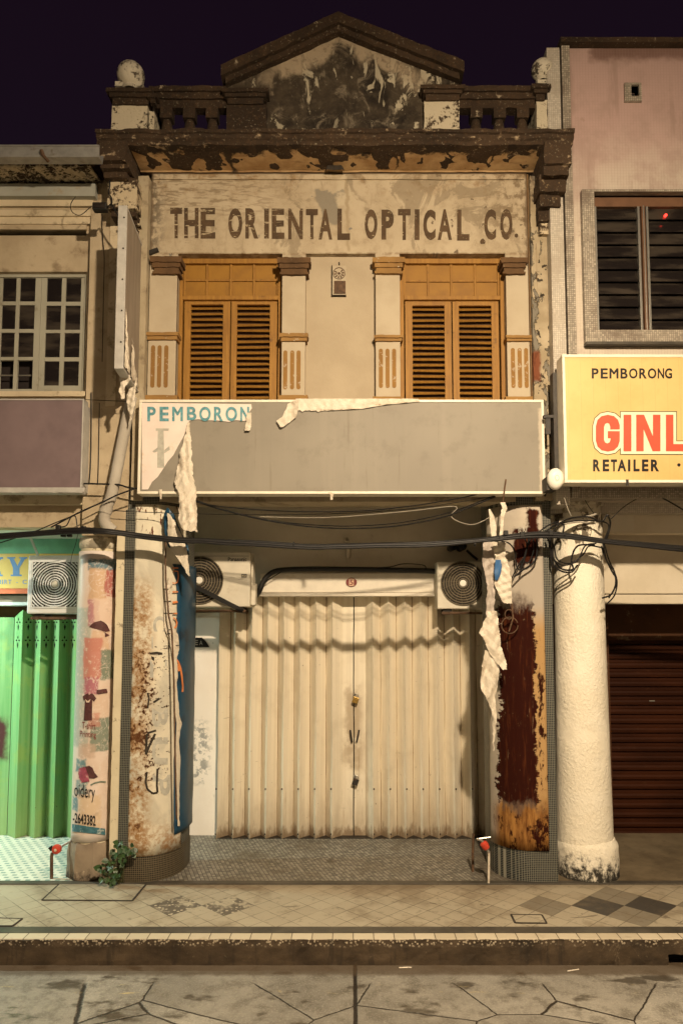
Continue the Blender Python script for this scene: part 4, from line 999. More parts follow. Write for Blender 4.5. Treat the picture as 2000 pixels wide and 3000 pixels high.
for py in (2043, 2282):
    c = P(1041, py, 1.50); pk = empty('padlock', (c.x, c.y, c.z-.05), 'brass padlock on the upper hasp of the cream folding gate' if py < 2100 else 'dark padlock on the lower hasp of the cream folding gate', 'padlock', 'padlocks on the folding gate')
    p = MB(); p.add(*(lambda b: (b.v, b.f))(MB().box(-.034, .034, -.016, .016, -.072, .0)))
    R = -.35
    p.v = [(c.x+.012+x*cos(R)-z*sin(R), c.y+y, c.z+x*sin(R)+z*cos(R)) for x, y, z in p.v]
    p.build('body', MAT['brass'] if py < 2100 else MAT['dark_metal'], pk, bevel=.004)
    p = MB(); p.tube([(c.x-.014, c.y, c.z-.004), (c.x-.018, c.y, c.z+.028), (c.x, c.y, c.z+.044), (c.x+.026, c.y, c.z+.034), (c.x+.034, c.y, c.z)], .0065, 6); p.build('shackle', MAT['aluminium'], pk, smooth=.9)
    p = MB(); p.box(c.x-.022, c.x+.014, c.y+.022, c.y+.030, c.z+.0, c.z+.034); p.build('hasp', MAT['aluminium'], pk, bevel=.002)

# rounded shop-front columns covered in small black mosaic
def colpath(xo, xf, xi, sgn):
    pts = [(xo, YF), (xf, YF)]; cx = xf
    for k in range(1, 13):
        a = pi/2*k/12; pts.append((xf+(xi-xf)*sin(a), YF+.46-.46*cos(a)))
    pts.append((xi, .62))
    return pts
LP = colpath(X(357, YF, 2000), X(418, YF, 2000), X(552, .43, 2000), 1)
RP = colpath(X(1622, YF, 2000), X(1560, YF, 2000), X(1424, .43, 2000), -1)
ztop = Z(1447, YF)
def column(pts, nm='column'):
    p = MB(); q = pts+[(pts[0][0], .62)]; p.prism(q, .006, ztop, 'z'); p.m = 1
    return p
m = column(LP); lcol = m.build('column', MAT['black_mosaic'], shop, smooth=.5)
m = column(RP); rcol = m.build('column', MAT['black_mosaic'], shop, smooth=.5)
def skirt(pts, z1, name):
    q = [Vector(a) for a in pts]; out = []
    pa = Path(pts); N = 40; p = MB()
    def fn(u, v): a = pa.at(pa.L*u, .008); return (a.x, a.y, .03+(z1-.03)*v)
    p.grid(fn, N, 1); return p
m = skirt(LP, Z(2500, YF), 'b'); m.build('column_base', MAT['base_mosaic'], lcol, smooth=.5)
m = skirt(list(RP), Z(2500, YF), 'b'); m.build('column_base', MAT['base_mosaic'], rcol, smooth=.5)
m = MB(); m.box(LP[0][0]-.085, LP[0][0]-.002, YF+.01, .6, .006, ztop); m.build('column_edge', MAT['plaster_strip'], lcol, rough=.004, rlen=.1)

# ------------------------------------------------------------------ sheets and boards on the old shop
XPY[0] = 2000
LPA = Path(LP); RPA = Path(list(reversed(RP)))
def curved_panel(mb, path, t0, t1, ytop, ybot, off=.016, nu=26, nv=24, wav=.004, Yr=YF):
    z1, z0 = Z(ytop, Yr), Z(ybot, Yr)
    def fn(u, v):
        a = path.at(t0+(t1-t0)*u, off+mnoise.noise(Vector((u*2, v*7, t0)))*wav); z = z0+(z1-z0)*v
        return (a.x, a.y, z)
    mb.grid(fn, nu, nv)
def tpar(path, px, py=2000):
    h = path.hit(px, py); best = min(range(400), key=lambda i: (path.at(path.L*i/399)-Vector((h.x, h.y))).length); return path.L*best/399
ls = empty('pillar_signboard', (LP[1][0], -.05, 1.4), 'tall curved cream sign sheet eaten by rust, on the left black mosaic pillar', 'signboard')
m = MB(); curved_panel(m, LPA, tpar(LPA, 388), tpar(LPA, 534), 1478, 2508); m.build('panel', MAT['rusting_cream_panel'], ls, solid=.004, smooth=.8)
# what is left of the blue banner that was glued over it
m = MB()
rows = [(1655, 520), (1700, 530), (1760, 534), (1830, 535), (1900, 533), (1970, 536), (2050, 534), (2130, 536), (2220, 533), (2300, 535), (2380, 536), (2440, 538)]
tR = LPA.L*.985
def fn(u, v):
    k = v*(len(rows)-1); i = min(int(k), len(rows)-2); f = k-i; py = rows[i][0]*(1-f)+rows[i+1][0]*f; pl = rows[i][1]*(1-f)+rows[i+1][1]*f
    t = tpar(LPA, pl-25+mnoise.noise(Vector((py*.05, 1, 2)))*5, 2000); t = t+(tR-t)*u
    if v < .22: t = t - (tR-t)*0
    a = LPA.at(t, .030+mnoise.noise(Vector((u*3, v*9, 4)))*.008); return (a.x, a.y, Z(py, .2))
m.grid(fn, 8, 44); bl = m.build('blue_banner', MAT['navy_vinyl'], ls, solid=.002, smooth=.8)
def on_l(mb, pts, off=.046): poly_on(mb, pts, LPA, off, 6)
m = MB()
def stroke(mb, pts, wd, path, off):
    for a, b in zip(pts, pts[1:]):
        dx, dy = b[0]-a[0], b[1]-a[1]; L_ = math.hypot(dx, dy) or 1; nx, ny = -dy/L_*wd/2, dx/L_*wd/2
        mb.flat([path.hit(x, y, off) for x, y in ((a[0]+nx, a[1]+ny), (b[0]+nx, b[1]+ny), (b[0]-nx, b[1]-ny), (a[0]-nx, a[1]-ny))])
OL = .043
stroke(m, [(505, 1664), (523, 1664)], 4, LPA, OL)
stroke(m, [(508, 1673), (522, 1674), (523, 1690), (520, 1706), (514, 1709), (505, 1707)], 3.2, LPA, OL)
stroke(m, [(506, 1734), (522, 1734)], 4, LPA, OL); stroke(m, [(506, 1765), (521, 1763)], 6, LPA, OL); stroke(m, [(507, 1797), (520, 1797)], 4, LPA, OL)
stroke(m, [(508, 1810), (515, 1814), (519, 1824), (517, 1835), (509, 1842)], 4, LPA, OL)
stroke(m, [(512, 1926), (522, 1938), (529, 1955), (533, 1980), (536, 2010), (535, 2027)], 5, LPA, OL); stroke(m, [(512, 1942), (521, 1950), (526, 1966)], 7, LPA, OL)
m.build('lettering', MAT['orange_ink'], ls)
# pale torn edge of vinyl left between sheet and banner
m = MB(); rr = [(1690, 494, 505), (1715, 490, 506), (1722, 482, 499), (1780, 480, 505), (1840, 482, 510), (1860, 490, 522), (1900, 502, 526), (1925, 505, 519), (1985, 512, 522), (2000, 509, 517), (2060, 512, 524), (2100, 515, 526), (2118, 518, 533), (2170, 516, 524), (2230, 515, 529), (2300, 517, 526), (2360, 520, 525), (2420, 521, 527)]
def fn2(u, v):
    k = v*(len(rr)-1); i = min(int(k), len(rr)-2); f = k-i; q = [rr[i][j]*(1-f)+rr[i+1][j]*f for j in range(3)]
    px = q[1]+(q[2]-q[1])*u+mnoise.noise(Vector((q[0]*.15, u*2, 1)))*3*u
    return LPA.hit(px, q[0], .043+.012*abs(mnoise.noise(Vector((q[0]*.07, u*3, 7)))))
m.grid(fn2, 4, 90); m.build('torn_edge', MAT['vinyl_white'], ls, solid=.002)
m = MB(); m.tube([P(508, 1530, -0.090), P(487, 1545, -0.090), P(485, 1640, -0.090), P(486, 1700, -0.090), P(494, 1800, -0.090), P(504, 1850, -0.080), P(510, 2000, -0.070), P(513, 2200, -0.060), P(518, 2400, -0.050)], .009, 6); m.build('tie_rod', MAT['rusty_metal'], ls)
m = MB()
for py, a, b in ((1727, 480, 494), (1762, 481, 502), (1797, 480, 512), (1857, 486, 500), (1893, 480, 496), (1891, 516, 526), (1845, 492, 506)): m.tube([LPA.hit(a, py, .055), LPA.hit(b, py-1, .06)], .0035, 5)
m.build('tie_wire', MAT['black_cable'], ls)
m = MB(); m.flat([LPA.hit(x, y, .024) for x, y in ((438, 1912), (460, 1909), (476, 1912), (477, 1918), (460, 1919), (440, 1917))]); m.flat([LPA.hit(x, y, .024) for x, y in ((443, 1922), (453, 1926), (452, 1937), (445, 1932))])
stroke(m, [(433, 2030), (437, 2045), (433, 2075)], 5, LPA, .024); stroke(m, [(450, 2058), (468, 2046)], 6, LPA, .024); stroke(m, [(431, 2150), (428, 2210), (438, 2185), (455, 2150)], 7, LPA, .024); stroke(m, [(432, 2148), (458, 2140)], 6, LPA, .024)
stroke(m, [(462, 2252), (460, 2300), (462, 2322), (448, 2325), (432, 2312), (427, 2290), (431, 2262)], 6, LPA, .024)
m.build('exposed_patch', MAT['maroon_ink'] if False else MAT['mortar_dark'], ls)
m = MB()
put = lambda ch, a, b, t, c: put_text(m, ch, lambda u, v: LPA.hit(a+(b-a)*u, c+(t-c)*v, .0225), .02)
for ch, a, b, t, c in (('C',449,490,1805,1850), ('I',445,500,1865,1900), ('L',440,490,1935,1985), ('B',446,492,2075,2130), ('U',446,492,2160,2240), ('P',448,500,2270,2330)): put_text(m, ch, (lambda a, b, t, c: lambda u, v: LPA.hit(a+(b-a)*v, t+(c-t)*u, .0225))(a, b, t, c), .03)
m.build('ghost_lettering', MAT['ghost_ink'], ls)
# vinyl flap folded off the pillar head
fl = tag(None, None) if False else None
m = MB(); ribbon(m, [(1505, 490, 496), (1525, 494, 512), (1560, 490, 528), (1590, 492, 542), (1618, 508, 549), (1650, 530, 552), (1688, 552, 558)], -0.140, .03, 8, 12, 5, 3, 1.0)
o = m.build('torn_vinyl_flap', MAT['vinyl_white'], None, solid=.002, smooth=.9); tag(o, 'white torn vinyl flap folded out from the head of the rusty left pillar', 'torn sheet')
m = MB(); ribbon(m, [(1488, 488, 494), (1505, 482, 508), (1530, 480, 520), (1560, 482, 532), (1575, 486, 538), (1600, 492, 552), (1626, 520, 556)], -0.090, .02, 6, 12, 5, 9, 1.0)
o = m.build('torn_vinyl_flap', MAT['navy_vinyl'], None, solid=.002, smooth=.9); tag(o, 'dark blue torn vinyl flap behind the white one at the left pillar head', 'torn sheet')

rs = empty('pillar_signboard', (RP[1][0], -.05, 1.4), 'tall curved sign sheet rusted dark brown, on the right black mosaic pillar', 'signboard')
m = MB(); curved_panel(m, RPA, tpar(RPA, 1434), tpar(RPA, 1596), 1480, 2492); m.build('panel', MAT['rusted_out_panel'], rs, solid=.004, smooth=.8)
m = MB(); text_px(m, 'W', 1516, 1526, 1542, 1568, -0.051, .0); text_px(m, 'N', 1530, 1542, 1542, 1568, -0.051, .0); m.build('lettering', MAT['ghost_ink'], rs)
m = MB()
for cx_, cy_, rx, ry in ((1492, 1832, 24, 24), (1490, 1800, 12, 14)): m.tube([P(cx_+rx*cos(t), cy_+ry*sin(t), -0.070) for t in [2*pi*k/20 for k in range(20)]], .006, 5)
m.tube([P(1498, 1770, -0.090), P(1502, 1810, -0.090), P(1490, 1850, -0.090)], .008, 6); m.build('bent_wire', MAT['rusty_metal'], rs)
# crumpled banner rags hanging from the cable at the right pillar
def rag(rows, Y, mat, label, seed, amp=.035, nu=8):
    p = MB(); ribbon(p, rows, Y, amp, nu, 11, 6, seed, 1.2); o = p.build('torn_banner', MAT[mat], None, solid=.0015)
    return tag(o, label, 'torn banner', 'banner rags at the right pillar')
rag([(1588, 1442, 1480), (1612, 1444, 1478), (1630, 1452, 1476), (1645, 1448, 1484), (1670, 1462, 1492), (1700, 1450, 1496), (1715, 1449, 1496), (1740, 1458, 1499), (1768, 1475, 1500)], -0.130, 'vinyl_white', 'short white rag of banner just under the thick cable at the right pillar', 2)
rag([(1587, 1414, 1448), (1620, 1413, 1446), (1650, 1411, 1449), (1680, 1420, 1444), (1720, 1428, 1448), (1760, 1424, 1448), (1795, 1422, 1446), (1810, 1428, 1450)], -0.070, 'vinyl_grey', 'greyish narrow rag of banner left of the right pillar, beside the air conditioner', 5)
rag([(1790, 1428, 1452), (1815, 1420, 1458), (1855, 1404, 1462), (1880, 1420, 1466), (1910, 1432, 1472), (1945, 1455, 1482), (1962, 1472, 1482)], -0.150, 'vinyl_white', 'crumpled pointed white rag of banner halfway up the right pillar', 7, .05)
rag([(1905, 1420, 1432), (1935, 1414, 1450), (1960, 1410, 1458), (1990, 1406, 1460), (2018, 1410, 1454), (2040, 1420, 1450), (2080, 1440, 1452), (2140, 1444, 1450), (2200, 1444, 1447)], -0.120, 'vinyl_white', 'lowest crumpled white rag of banner at the right pillar, ending in a thin tail', 11, .045)
m = MB(); ribbon(m, [(1640, 1450, 1466), (1660, 1448, 1469), (1680, 1447, 1466), (1700, 1449, 1456)], -0.145, .01, 5, 12, 4, 4, .5); o = m.build('torn_banner', MAT['blue_vinyl'], None, solid=.002, smooth=1.0); tag(o, 'small blue scrap of banner among the white rags at the right pillar', 'torn banner', 'banner rags at the right pillar')
m = MB(); ribbon(m, [(1492, 1430, 1434), (1515, 1432, 1448), (1550, 1436, 1454), (1580, 1440, 1452)], -0.070, .015, 5, 12, 4, 14, .6); o = m.build('torn_banner', MAT['vinyl_white'], None, solid=.002, smooth=1.0); tag(o, 'pale strip of banner above the thick cable at the head of the right pillar', 'torn banner', 'banner rags at the right pillar')
st = empty('bamboo_stick', P(1470, 1500, -0.170), 'thin stick wrapped in rag, poking up in front of the long blank sign', 'stick')
m = MB(); m.tube([P(1481, 1404, -0.290), P(1476, 1440, -0.270), P(1472, 1475, -0.240), P(1468, 1570, -0.170)], .008, 6); m.build('rod', MAT['rusty_metal'], st)
m = MB(); ribbon(m, [(1472, 1466, 1480), (1490, 1470, 1484), (1505, 1465, 1478), (1530, 1464, 1474), (1560, 1464, 1472), (1582, 1462, 1470)], -0.270, .025, 5, 20, 5, 8, 1.2); m.build('rag', MAT['vinyl_white'], st, solid=.0015)

# long sign box over the entrance
Ys = -.25
sg = empty('long_signboard', P(1000, 1440, Ys), 'long blank grey sign box over the entrance, torn vinyl at its left reading PEMBORON', 'signboard')
sx0, sx1, sz0, sz1 = P(406, 1300, Ys).x, P(1594, 1300, Ys).x, Z(1447, Ys), Z(1171, Ys)
fw = .026
m = MB(); m.box(sx0, sx1, Ys-.004, Ys+.17, sz1-fw, sz1); m.box(sx0, sx1, Ys-.004, Ys+.17, sz0, sz0+fw); m.box(sx0, sx0+fw, Ys-.004, Ys+.17, sz0+fw, sz1-fw); m.box(sx1-fw, sx1, Ys-.004, Ys+.17, sz0+fw, sz1-fw)
m.build('frame', MAT['sign_frame'], sg, bevel=.003)
m = MB()
m.grid(lambda u, v: (sx0+fw+(sx1-sx0-2*fw)*u, Ys+.004+mnoise.noise(Vector((u*6, v*1.2, 3)))*.004, sz0+fw+(sz1-sz0-2*fw)*v), 60, 14)
m.build('panel', MAT['bare_sign_panel'], sg, smooth=1.0)
m = MB(); m.box(sx0+fw, sx1-fw, Ys+.03, Ys+.165, sz0+fw+.001, sz1-fw-.001); m.build('casing', MAT['galvanised'], sg)
for xx in (sx0+.4, 0, sx1-.4):
    m = MB(); m.box(xx-.02, xx+.02, Ys+.171, -.001, sz1-.10, sz1-.06); m.box(xx-.02, xx+.02, Ys+.171, -.001, sz0+.06, sz0+.10); m.build('wall_arm', MAT['dark_metal'], sg)
m = MB(); m.flat([P(x, y, Ys-.0045) for x, y in ((416, 1180), (736, 1184), (738, 1196), (730, 1208), (734, 1226), (716, 1233), (690, 1231), (672, 1236), (640, 1232), (604, 1231), (580, 1228), (560, 1231), (553, 1236), (552, 1248), (540, 1275), (523, 1305), (508, 1334), (492, 1352), (478, 1374), (462, 1398), (446, 1412), (434, 1434), (416, 1434))]); m.build('vinyl', MAT['vinyl_pink'], sg)
m = MB()
for ch, a, b in (('P',432,457), ('E',468,495), ('M',505,536), ('B',548,576), ('O',584,618), ('R',627,654), ('O',661,695), ('N',704,730)): text_px(m, ch, a, b, 1191.5, 1234 if ch != 'B' else 1231, Ys-.0075, .03)
m.build('lettering', MAT['teal_ink'], sg)
m = MB(); zq = Ys-.0078
for q in ([(463,1262),(480,1262),(482,1370),(461,1370)], [(457,1255),(496,1255),(494,1262),(457,1262)], [(447,1322),(463,1310),(463,1322),(452,1326)], [(482,1318),(497,1306),(498,1318),(482,1328)]): m.flat([P(x, y, zq) for x, y in q])
m.build('faded_letter', MAT['ghost_ink'], sg)
m = MB(); ribbon(m, [(1238, 550, 556), (1270, 545, 558), (1320, 530, 561), (1380, 517, 565), (1413, 511, 567), (1440, 522, 575), (1480, 525, 576), (1500, 523, 578), (1520, 520, 578), (1545, 534, 578), (1556, 548, 577)], Ys-.045, .035, 9, 12, 5, 1, 1.6)
m.build('torn_vinyl', MAT['vinyl_white'], sg, solid=.0015)
m = MB(); ribbon(m, [(1172, 862, 876), (1184, 842, 874), (1200, 838, 872), (1222, 826, 868), (1233, 810, 852), (1246, 818, 836), (1252, 822, 826)], Ys-.03, .025, 6, 14, 4, 6, .6); m.build('torn_vinyl', MAT['vinyl_white'], sg, solid=.0015)
m = MB(); ribbon(m, [(1168, 866, 1225), (1176, 866, 1228), (1186, 868, 1130), (1198, 870, 1060), (1203, 872, 960)], Ys-.012, .012, 40, 6, 3, 12, 1.5); m.build('torn_vinyl', MAT['vinyl_white'], sg, solid=.0015)
m = MB(); ribbon(m, [(1208, 724, 736), (1235, 722, 737), (1250, 718, 736), (1262, 717, 732)], Ys-.03, .02, 5, 16, 4, 13, .6); m.build('torn_scrap', MAT['vinyl_white'], sg, solid=.0015)
m = MB(); ribbon(m, [(1442, 960, 972), (1450, 968, 976), (1464, 968, 974)], Ys-.03, .015, 4, 16, 4, 15, .4); m.build('torn_scrap', MAT['vinyl_white'], sg, solid=.0015)
m = MB(); ribbon(m, [(1434, 466, 476), (1450, 468, 474), (1462, 469, 473)], Ys-.03, .01, 4, 16, 4, 16, .4); m.build('torn_scrap', MAT['vinyl_white'], sg, solid=.0015)

# blank sign standing out from the wall between the two shops
ps = empty('projecting_signboard', (-2.24, -.4, 5.6), 'tall blank beige sign standing out from the wall, torn at its foot', 'signboard')
xs = -2.18; ya, yb2 = -.80, -.02; za0, za1 = Z(1080, -.80), Z(602, -.80); xk = -2.112; TH_ = .072
def skew(mb, a0, a1, z0, z1, o0, o1):
    """slab of the skewed sign between depths a0..a1 (0 near, 1 far), o0/o1 = outset left and right"""
    q = lambda t, o: (xk+(xs-xk)*t+o, ya+(yb2-ya)*t)
    mb.prism([q(a0, o1), q(a1, o1), q(a1, -TH_-o0), q(a0, -TH_-o0)], z0, z1, 'z')
m = MB(); skew(m, .004, .996, za0+.02, za1-.02, 0, 0); m.build('panel', MAT['side_sign_panel'], ps)
m = MB(); skew(m, -.004, .03, za0, za1, .006, .006); skew(m, .97, 1.0, za0, za1, .006, .006); skew(m, .0305, .9695, za1-.024, za1, .006, .006); skew(m, .0305, .9695, za0, za0+.024, .006, .006)
m.build('frame', MAT['sign_frame_grey'], ps, bevel=.003)
for k in range(5): m = MB(); m.lathe([(.001, -.004), (.008, -.003), (.008, .002)], (xk-.02, ya-.005, za1-.12-k*.30), 8, 'y'); m.build('rivet', MAT['mortar_dark'], ps)
m = MB(); m.bar((xs-.05, -.02, za1-.10), (xs+.16, -.02, Z(727, -.05)), .03, .04); m.bar((xs-.02, -.04, za0+.05), (xs-.02, -.04, za0-.45), .035, .035); m.build('wall_arm', MAT['dark_metal'], ps)
m = MB()
for sd, ya_, yb_, dz in ((1, -.78, -.55, .55), (2, -.5, -.12, .38)):
    m.grid(lambda u, v: (xk-.07*((ya_+(yb_-ya_)*u*(.35+.65*v)-ya)/.78)+.012+abs(mnoise.noise(Vector((u*4, v*5, sd))))*.03, ya_+(yb_-ya_)*u*(.35+.65*v), za0+.03+dz*(1-v)*(1-u*.75)+mnoise.noise(Vector((u*6, v*6, sd)))*.03), 8, 10)
m.build('torn_vinyl', MAT['vinyl_white'], ps, solid=.0015)
m = MB(); ribbon(m, [(1086, 352, 372), (1110, 350, 384), (1128, 354, 368), (1150, 350, 366), (1170, 356, 366)], -.55, .03, 6, 16, 5, 21, 1.4); ribbon(m, [(1092, 384, 398), (1125, 382, 402), (1160, 372, 396), (1190, 374, 394), (1210, 378, 390), (1232, 382, 386)], -.30, .04, 6, 16, 5, 22, 1.4); m.build('torn_vinyl', MAT['vinyl_white'], ps, solid=.0015)
# floodlight, dead, on a short arm
fd = empty('floodlight', P(294, 606, -.5), 'small black floodlight beside the top of the blank projecting sign, unlit', 'floodlight')
c = P(294, 607, -.5); m = MB(); m.box(c.x-.07, c.x+.07, c.y-.03, c.y+.05, c.z-.038, c.z+.038); m.build('housing', MAT['black_rubber'], fd, bevel=.01)
m = MB(); m.box(c.x-.055, c.x+.055, c.y-.036, c.y-.0305, c.z-.026, c.z+.026); m.build('lens', MAT['dark_glass'], fd)
m = MB(); m.tube([c+Vector((.07,0,0)), c+Vector((.10,.02,.05)), (xs-.05, c.y+.04, za1-.03)], .009, 6); m.build('arm', MAT['black_rubber'], fd)

XPY[0] = 800
# plaque in the middle of the upper wall
pq = empty('wall_plaque', P(993, 862, .06), 'narrow metal wall shrine plate with a rosette, between the two ochre windows', 'plaque')
m = MB(); q0, q1 = P(973, 867, .06), P(1014, 780, .06); m.box(q0.x, q1.x, .045, .064, q0.z, q1.z); m.build('plate', MAT['pilaster_plaster'], pq, bevel=.004)
m = MB(); m.box(q0.x-.006, q0.x+.002, .035, .064, q0.z, q1.z); m.box(q0.x-.006, q1.x, .030, .064, q0.z-.008, q0.z); m.tube([P(994,775,.05), P(993,768,.05)], .006, 5); m.build('rim', MAT['mortar_dark'], pq)
m = MB(); c = P(993, 801, .043)
for k in range(10):
    if k in (2, 3): continue
    a0 = 2*pi*k/10; pts = [(c.x+r*cos(a), .0425, c.z+r*sin(a)) for r, a in ((.022, a0), (.054, a0-.02), (.054, a0+.36), (.022, a0+.30))]; m.flat(pts)
m.lathe([(.001, -.004), (.013, -.003), (.014, .001)], (c.x, .0425, c.z), 10, 'y'); m.tube([(c.x+.062*cos(t), .043, c.z+.062*sin(t)) for t in [2*pi*k/24 for k in range(25)]], .004, 5); m.build('rosette', MAT['rusty_metal'], pq)
m = MB(); e0, e1 = P(978, 861, .043), P(1012, 823, .043)
m.grid(lambda u, v: (e0.x+(e1.x-e0.x)*u, .043-abs(mnoise.noise(Vector((u*5, v*6, 2))))*.012, e0.z+(e1.z-e0.z)*v), 14, 16); m.build('relief', MAT['sill_black'] if False else MAT['rusty_metal'], pq, smooth=1.0)

XPY[0] = 1800
# house number
hn = empty('house_number', P(1029, 1706, 1.33), 'small oval house number plate 151 on the white gate header', 'number plate')
m = MB(); c = P(1029, 1706, 1.337); m.add([(c.x+.066*cos(t), y, c.z+.054*sin(t)) for y in (1.330, 1.3395) for t in [2*pi*k/28 for k in range(28)]], [tuple(range(28))]+[(i, 28+i, 28+(i+1) % 28, (i+1) % 28) for i in range(28)]); m.build('plate', MAT['tan_print'], hn)
m = MB(); m.tube([(c.x+.062*cos(t), 1.329, c.z+.050*sin(t)) for t in [2*pi*k/32 for k in range(33)]], .0045, 5); m.build('rim', MAT['maroon_ink'], hn)
m = MB()
for ch, a, b in (('1', 1015, 1022), ('5', 1024, 1034), ('1', 1036, 1043)): text_px(m, ch, a, b, 1698, 1714, 1.3285, .02)
m.build('numerals', MAT['maroon_ink'], hn)
# torn notice on the white side wall
nt = empty('notice', P(590, 1880, 1.57), 'torn black notice with letters EA on the white wall left of the gate', 'notice')
m = MB(); m.flat([P(x, y, 1.578) for x, y in ((556, 1868), (592, 1868), (604, 1880), (614, 1896), (556, 1896))]); m.build('sheet', MAT['black_ink'], nt)
m = MB(); text_px(m, 'E', 570, 580, 1875, 1890, 1.5765, .02); text_px(m, 'A', 584, 594, 1877, 1890, 1.5765, .01); m.build('lettering', MAT['vinyl_grey'], nt)
# hook with a wrapped object on the back wall
hk = empty('hanging_bracket', P(1018, 1600, 1.5), 'old paint-covered wall bracket hanging above the number plate', 'bracket')
m = MB(); c = P(1016, 1582, 1.54); m.lathe([(.02, -.05), (.03, -.045), (.03, .05)], c, 10, 'y'); m.build('boss', MAT['verandah_wall'], hk, smooth=.7)
m = MB(); a, b = P(1020, 1604, 1.53), P(1020, 1636, 1.53); m.lathe([(.02, b.z-a.z), (.034, (b.z-a.z)*.8), (.036, -.02), (.02, .02)], a, 10); m.tube([b, b+Vector((-.005, 0, -.05))], .009, 5); m.tube([b+Vector((.02,0,.01)), b+Vector((.022, 0, -.045))], .007, 5); m.build('holder', MAT['pale_beam'], hk, smooth=.7)
cd2 = empty('conduit', P(1340, 1605, 1.4), 'pair of dark conduit mouths behind the thick cable above the right air conditioner', 'conduit')
m = MB()
for px in (1326, 1354):
    c = P(px, 1600, 1.35); m.lathe([(.045, .24), (.052, .0), (.040, -.005), (.038, .1), (.001, .1)], c, 14, 'y')
m.build('pipe', MAT['black_rubber'], cd2, smooth=.6)
m = MB(); m.tube([P(1366, 1612, 1.4), P(1383, 1628, 1.4), P(1398, 1640, 1.38)], .016, 6); m.build('hose', MAT['black_rubber'], cd2)

# ------------------------------------------------------------------ the neighbour on the left
XPY[0] = 950
nb = empty('shophouse', (-4.4, .4, 0), 'tan shop with grey paned window over the blank purple sign, at the left edge', 'shophouse')
Yn = .05; xN = X(396, Yn)
wx0, wx1, wz0, wz1 = X(-22, Yn), X(252, Yn), Z(1150, Yn), Z(796, Yn)
vx0, vx1, vz0, vz1 = X(-120, Yn), X(246, Yn), Z(690, Yn), Z(674, Yn)
ztn = Z(540, Yn)
m = MB(); m.wall(-9, X(266, Yn), Z(1545, Yn), ztn, Yn, Yn+.22, [(wx0, wx1, wz0, wz1), (vx0, vx1, vz0, vz1)]); m.build('wall', MAT['neighbour_plaster'], nb, bevel=.006)
m = MB(); m.box(-9, XP-.02, .35, 7.5, 3.7, ztn+.15); m.build('rear_wall', MAT['neighbour_plaster'], nb)
m = MB(); m.box(X(266, Yn)+.001, xN, -.03, .3, Z(1571, Yn), Z(540, Yn)); m.build('pier', MAT['neighbour_plaster'], nb, rough=.003, rlen=.15, smooth=.6)
m = MB(); m.box(X(316,-.04), X(345,-.04), -.045, -.031, Z(1190, -.04), Z(575, -.04)); m.build('pier_strip', MAT['neighbour_mould'], nb)
m = MB(); m.box(vx0, vx1, Yn+.10, Yn+.2, vz0, vz1); m.build('vent_slot', MAT['night_void'], nb)
def strip(y0, y1, pr, mat, x1=262, nm='moulding'):
    p = MB(); p.box(-9, X(x1, Yn-pr), Yn-pr, Yn-.001, Z(y1, Yn-pr), Z(y0, Yn-pr)); return p.build(nm, MAT[mat], nb, rough=.003, rlen=.3, smooth=.5)
strip(538, 574, .16, 'grey_beam_paint', 268, 'grey_beam')
strip(581, 603, .09, 'neighbour_mould'); strip(603.5, 614, .05, 'neighbour_plaster'); strip(614.5, 632, .07, 'neighbour_mould'); strip(634, 656, .045, 'neighbour_mould')
strip(655.5, 672, .03, 'neighbour_plaster', 246)
# eave: tile undersides and a metal gutter
m = MB(); y0, y1 = Yn-.10, -.55
xe1 = X(262, -.3)
zA, zB = Z(536, y0), Z(482, y1)
k = 0; xx = -6.0
y1 = -.42; zB = Z(484, y1)
m.grid(lambda u, v: (-6+(xe1+6)*u, y0+(y1-y0)*v, zA+(zB-zA)*v+.008*sin(u*(xe1+6)/.09*2*pi)), 400, 4); m.build('eave_tiles', MAT['bracket_plaster'], nb, solid=.02, smooth=1.0)
m = MB(); m.prism([(y1, zB+.01), (y0, zA+.05), (2.5, zA+1.2), (2.5, zA+1.3), (y1, zB+.06)], -6, xe1, 'x'); m.build('roof', MAT['rusty_metal'], nb)
gy = -.62; g0, g1 = Z(461, gy), Z(425, gy); gxe = X(277, gy)
m = MB(); prof = [(gy, g1), (gy-.012, g1-.004), (gy-.012, g1-.016), (gy, g1-.02), (gy+.004, g0+.02), (gy-.008, g0+.014), (gy-.006, g0), (gy+.10, g0-.005), (gy+.13, g0+.10), (gy+.125, g0+.10), (gy+.09, g0+.006), (gy+.012, g0+.012), (gy+.012, g1)]
m.prism(prof, -6, gxe, 'x'); m.build('gutter', MAT['galvanised'], nb)
m = MB(); m.tube([P(122, 440, gy-.02), P(128, 456, gy-.02), P(142, 472, gy+.05)], .018, 6); m.build('gutter_bracket', MAT['rusty_metal'], nb)
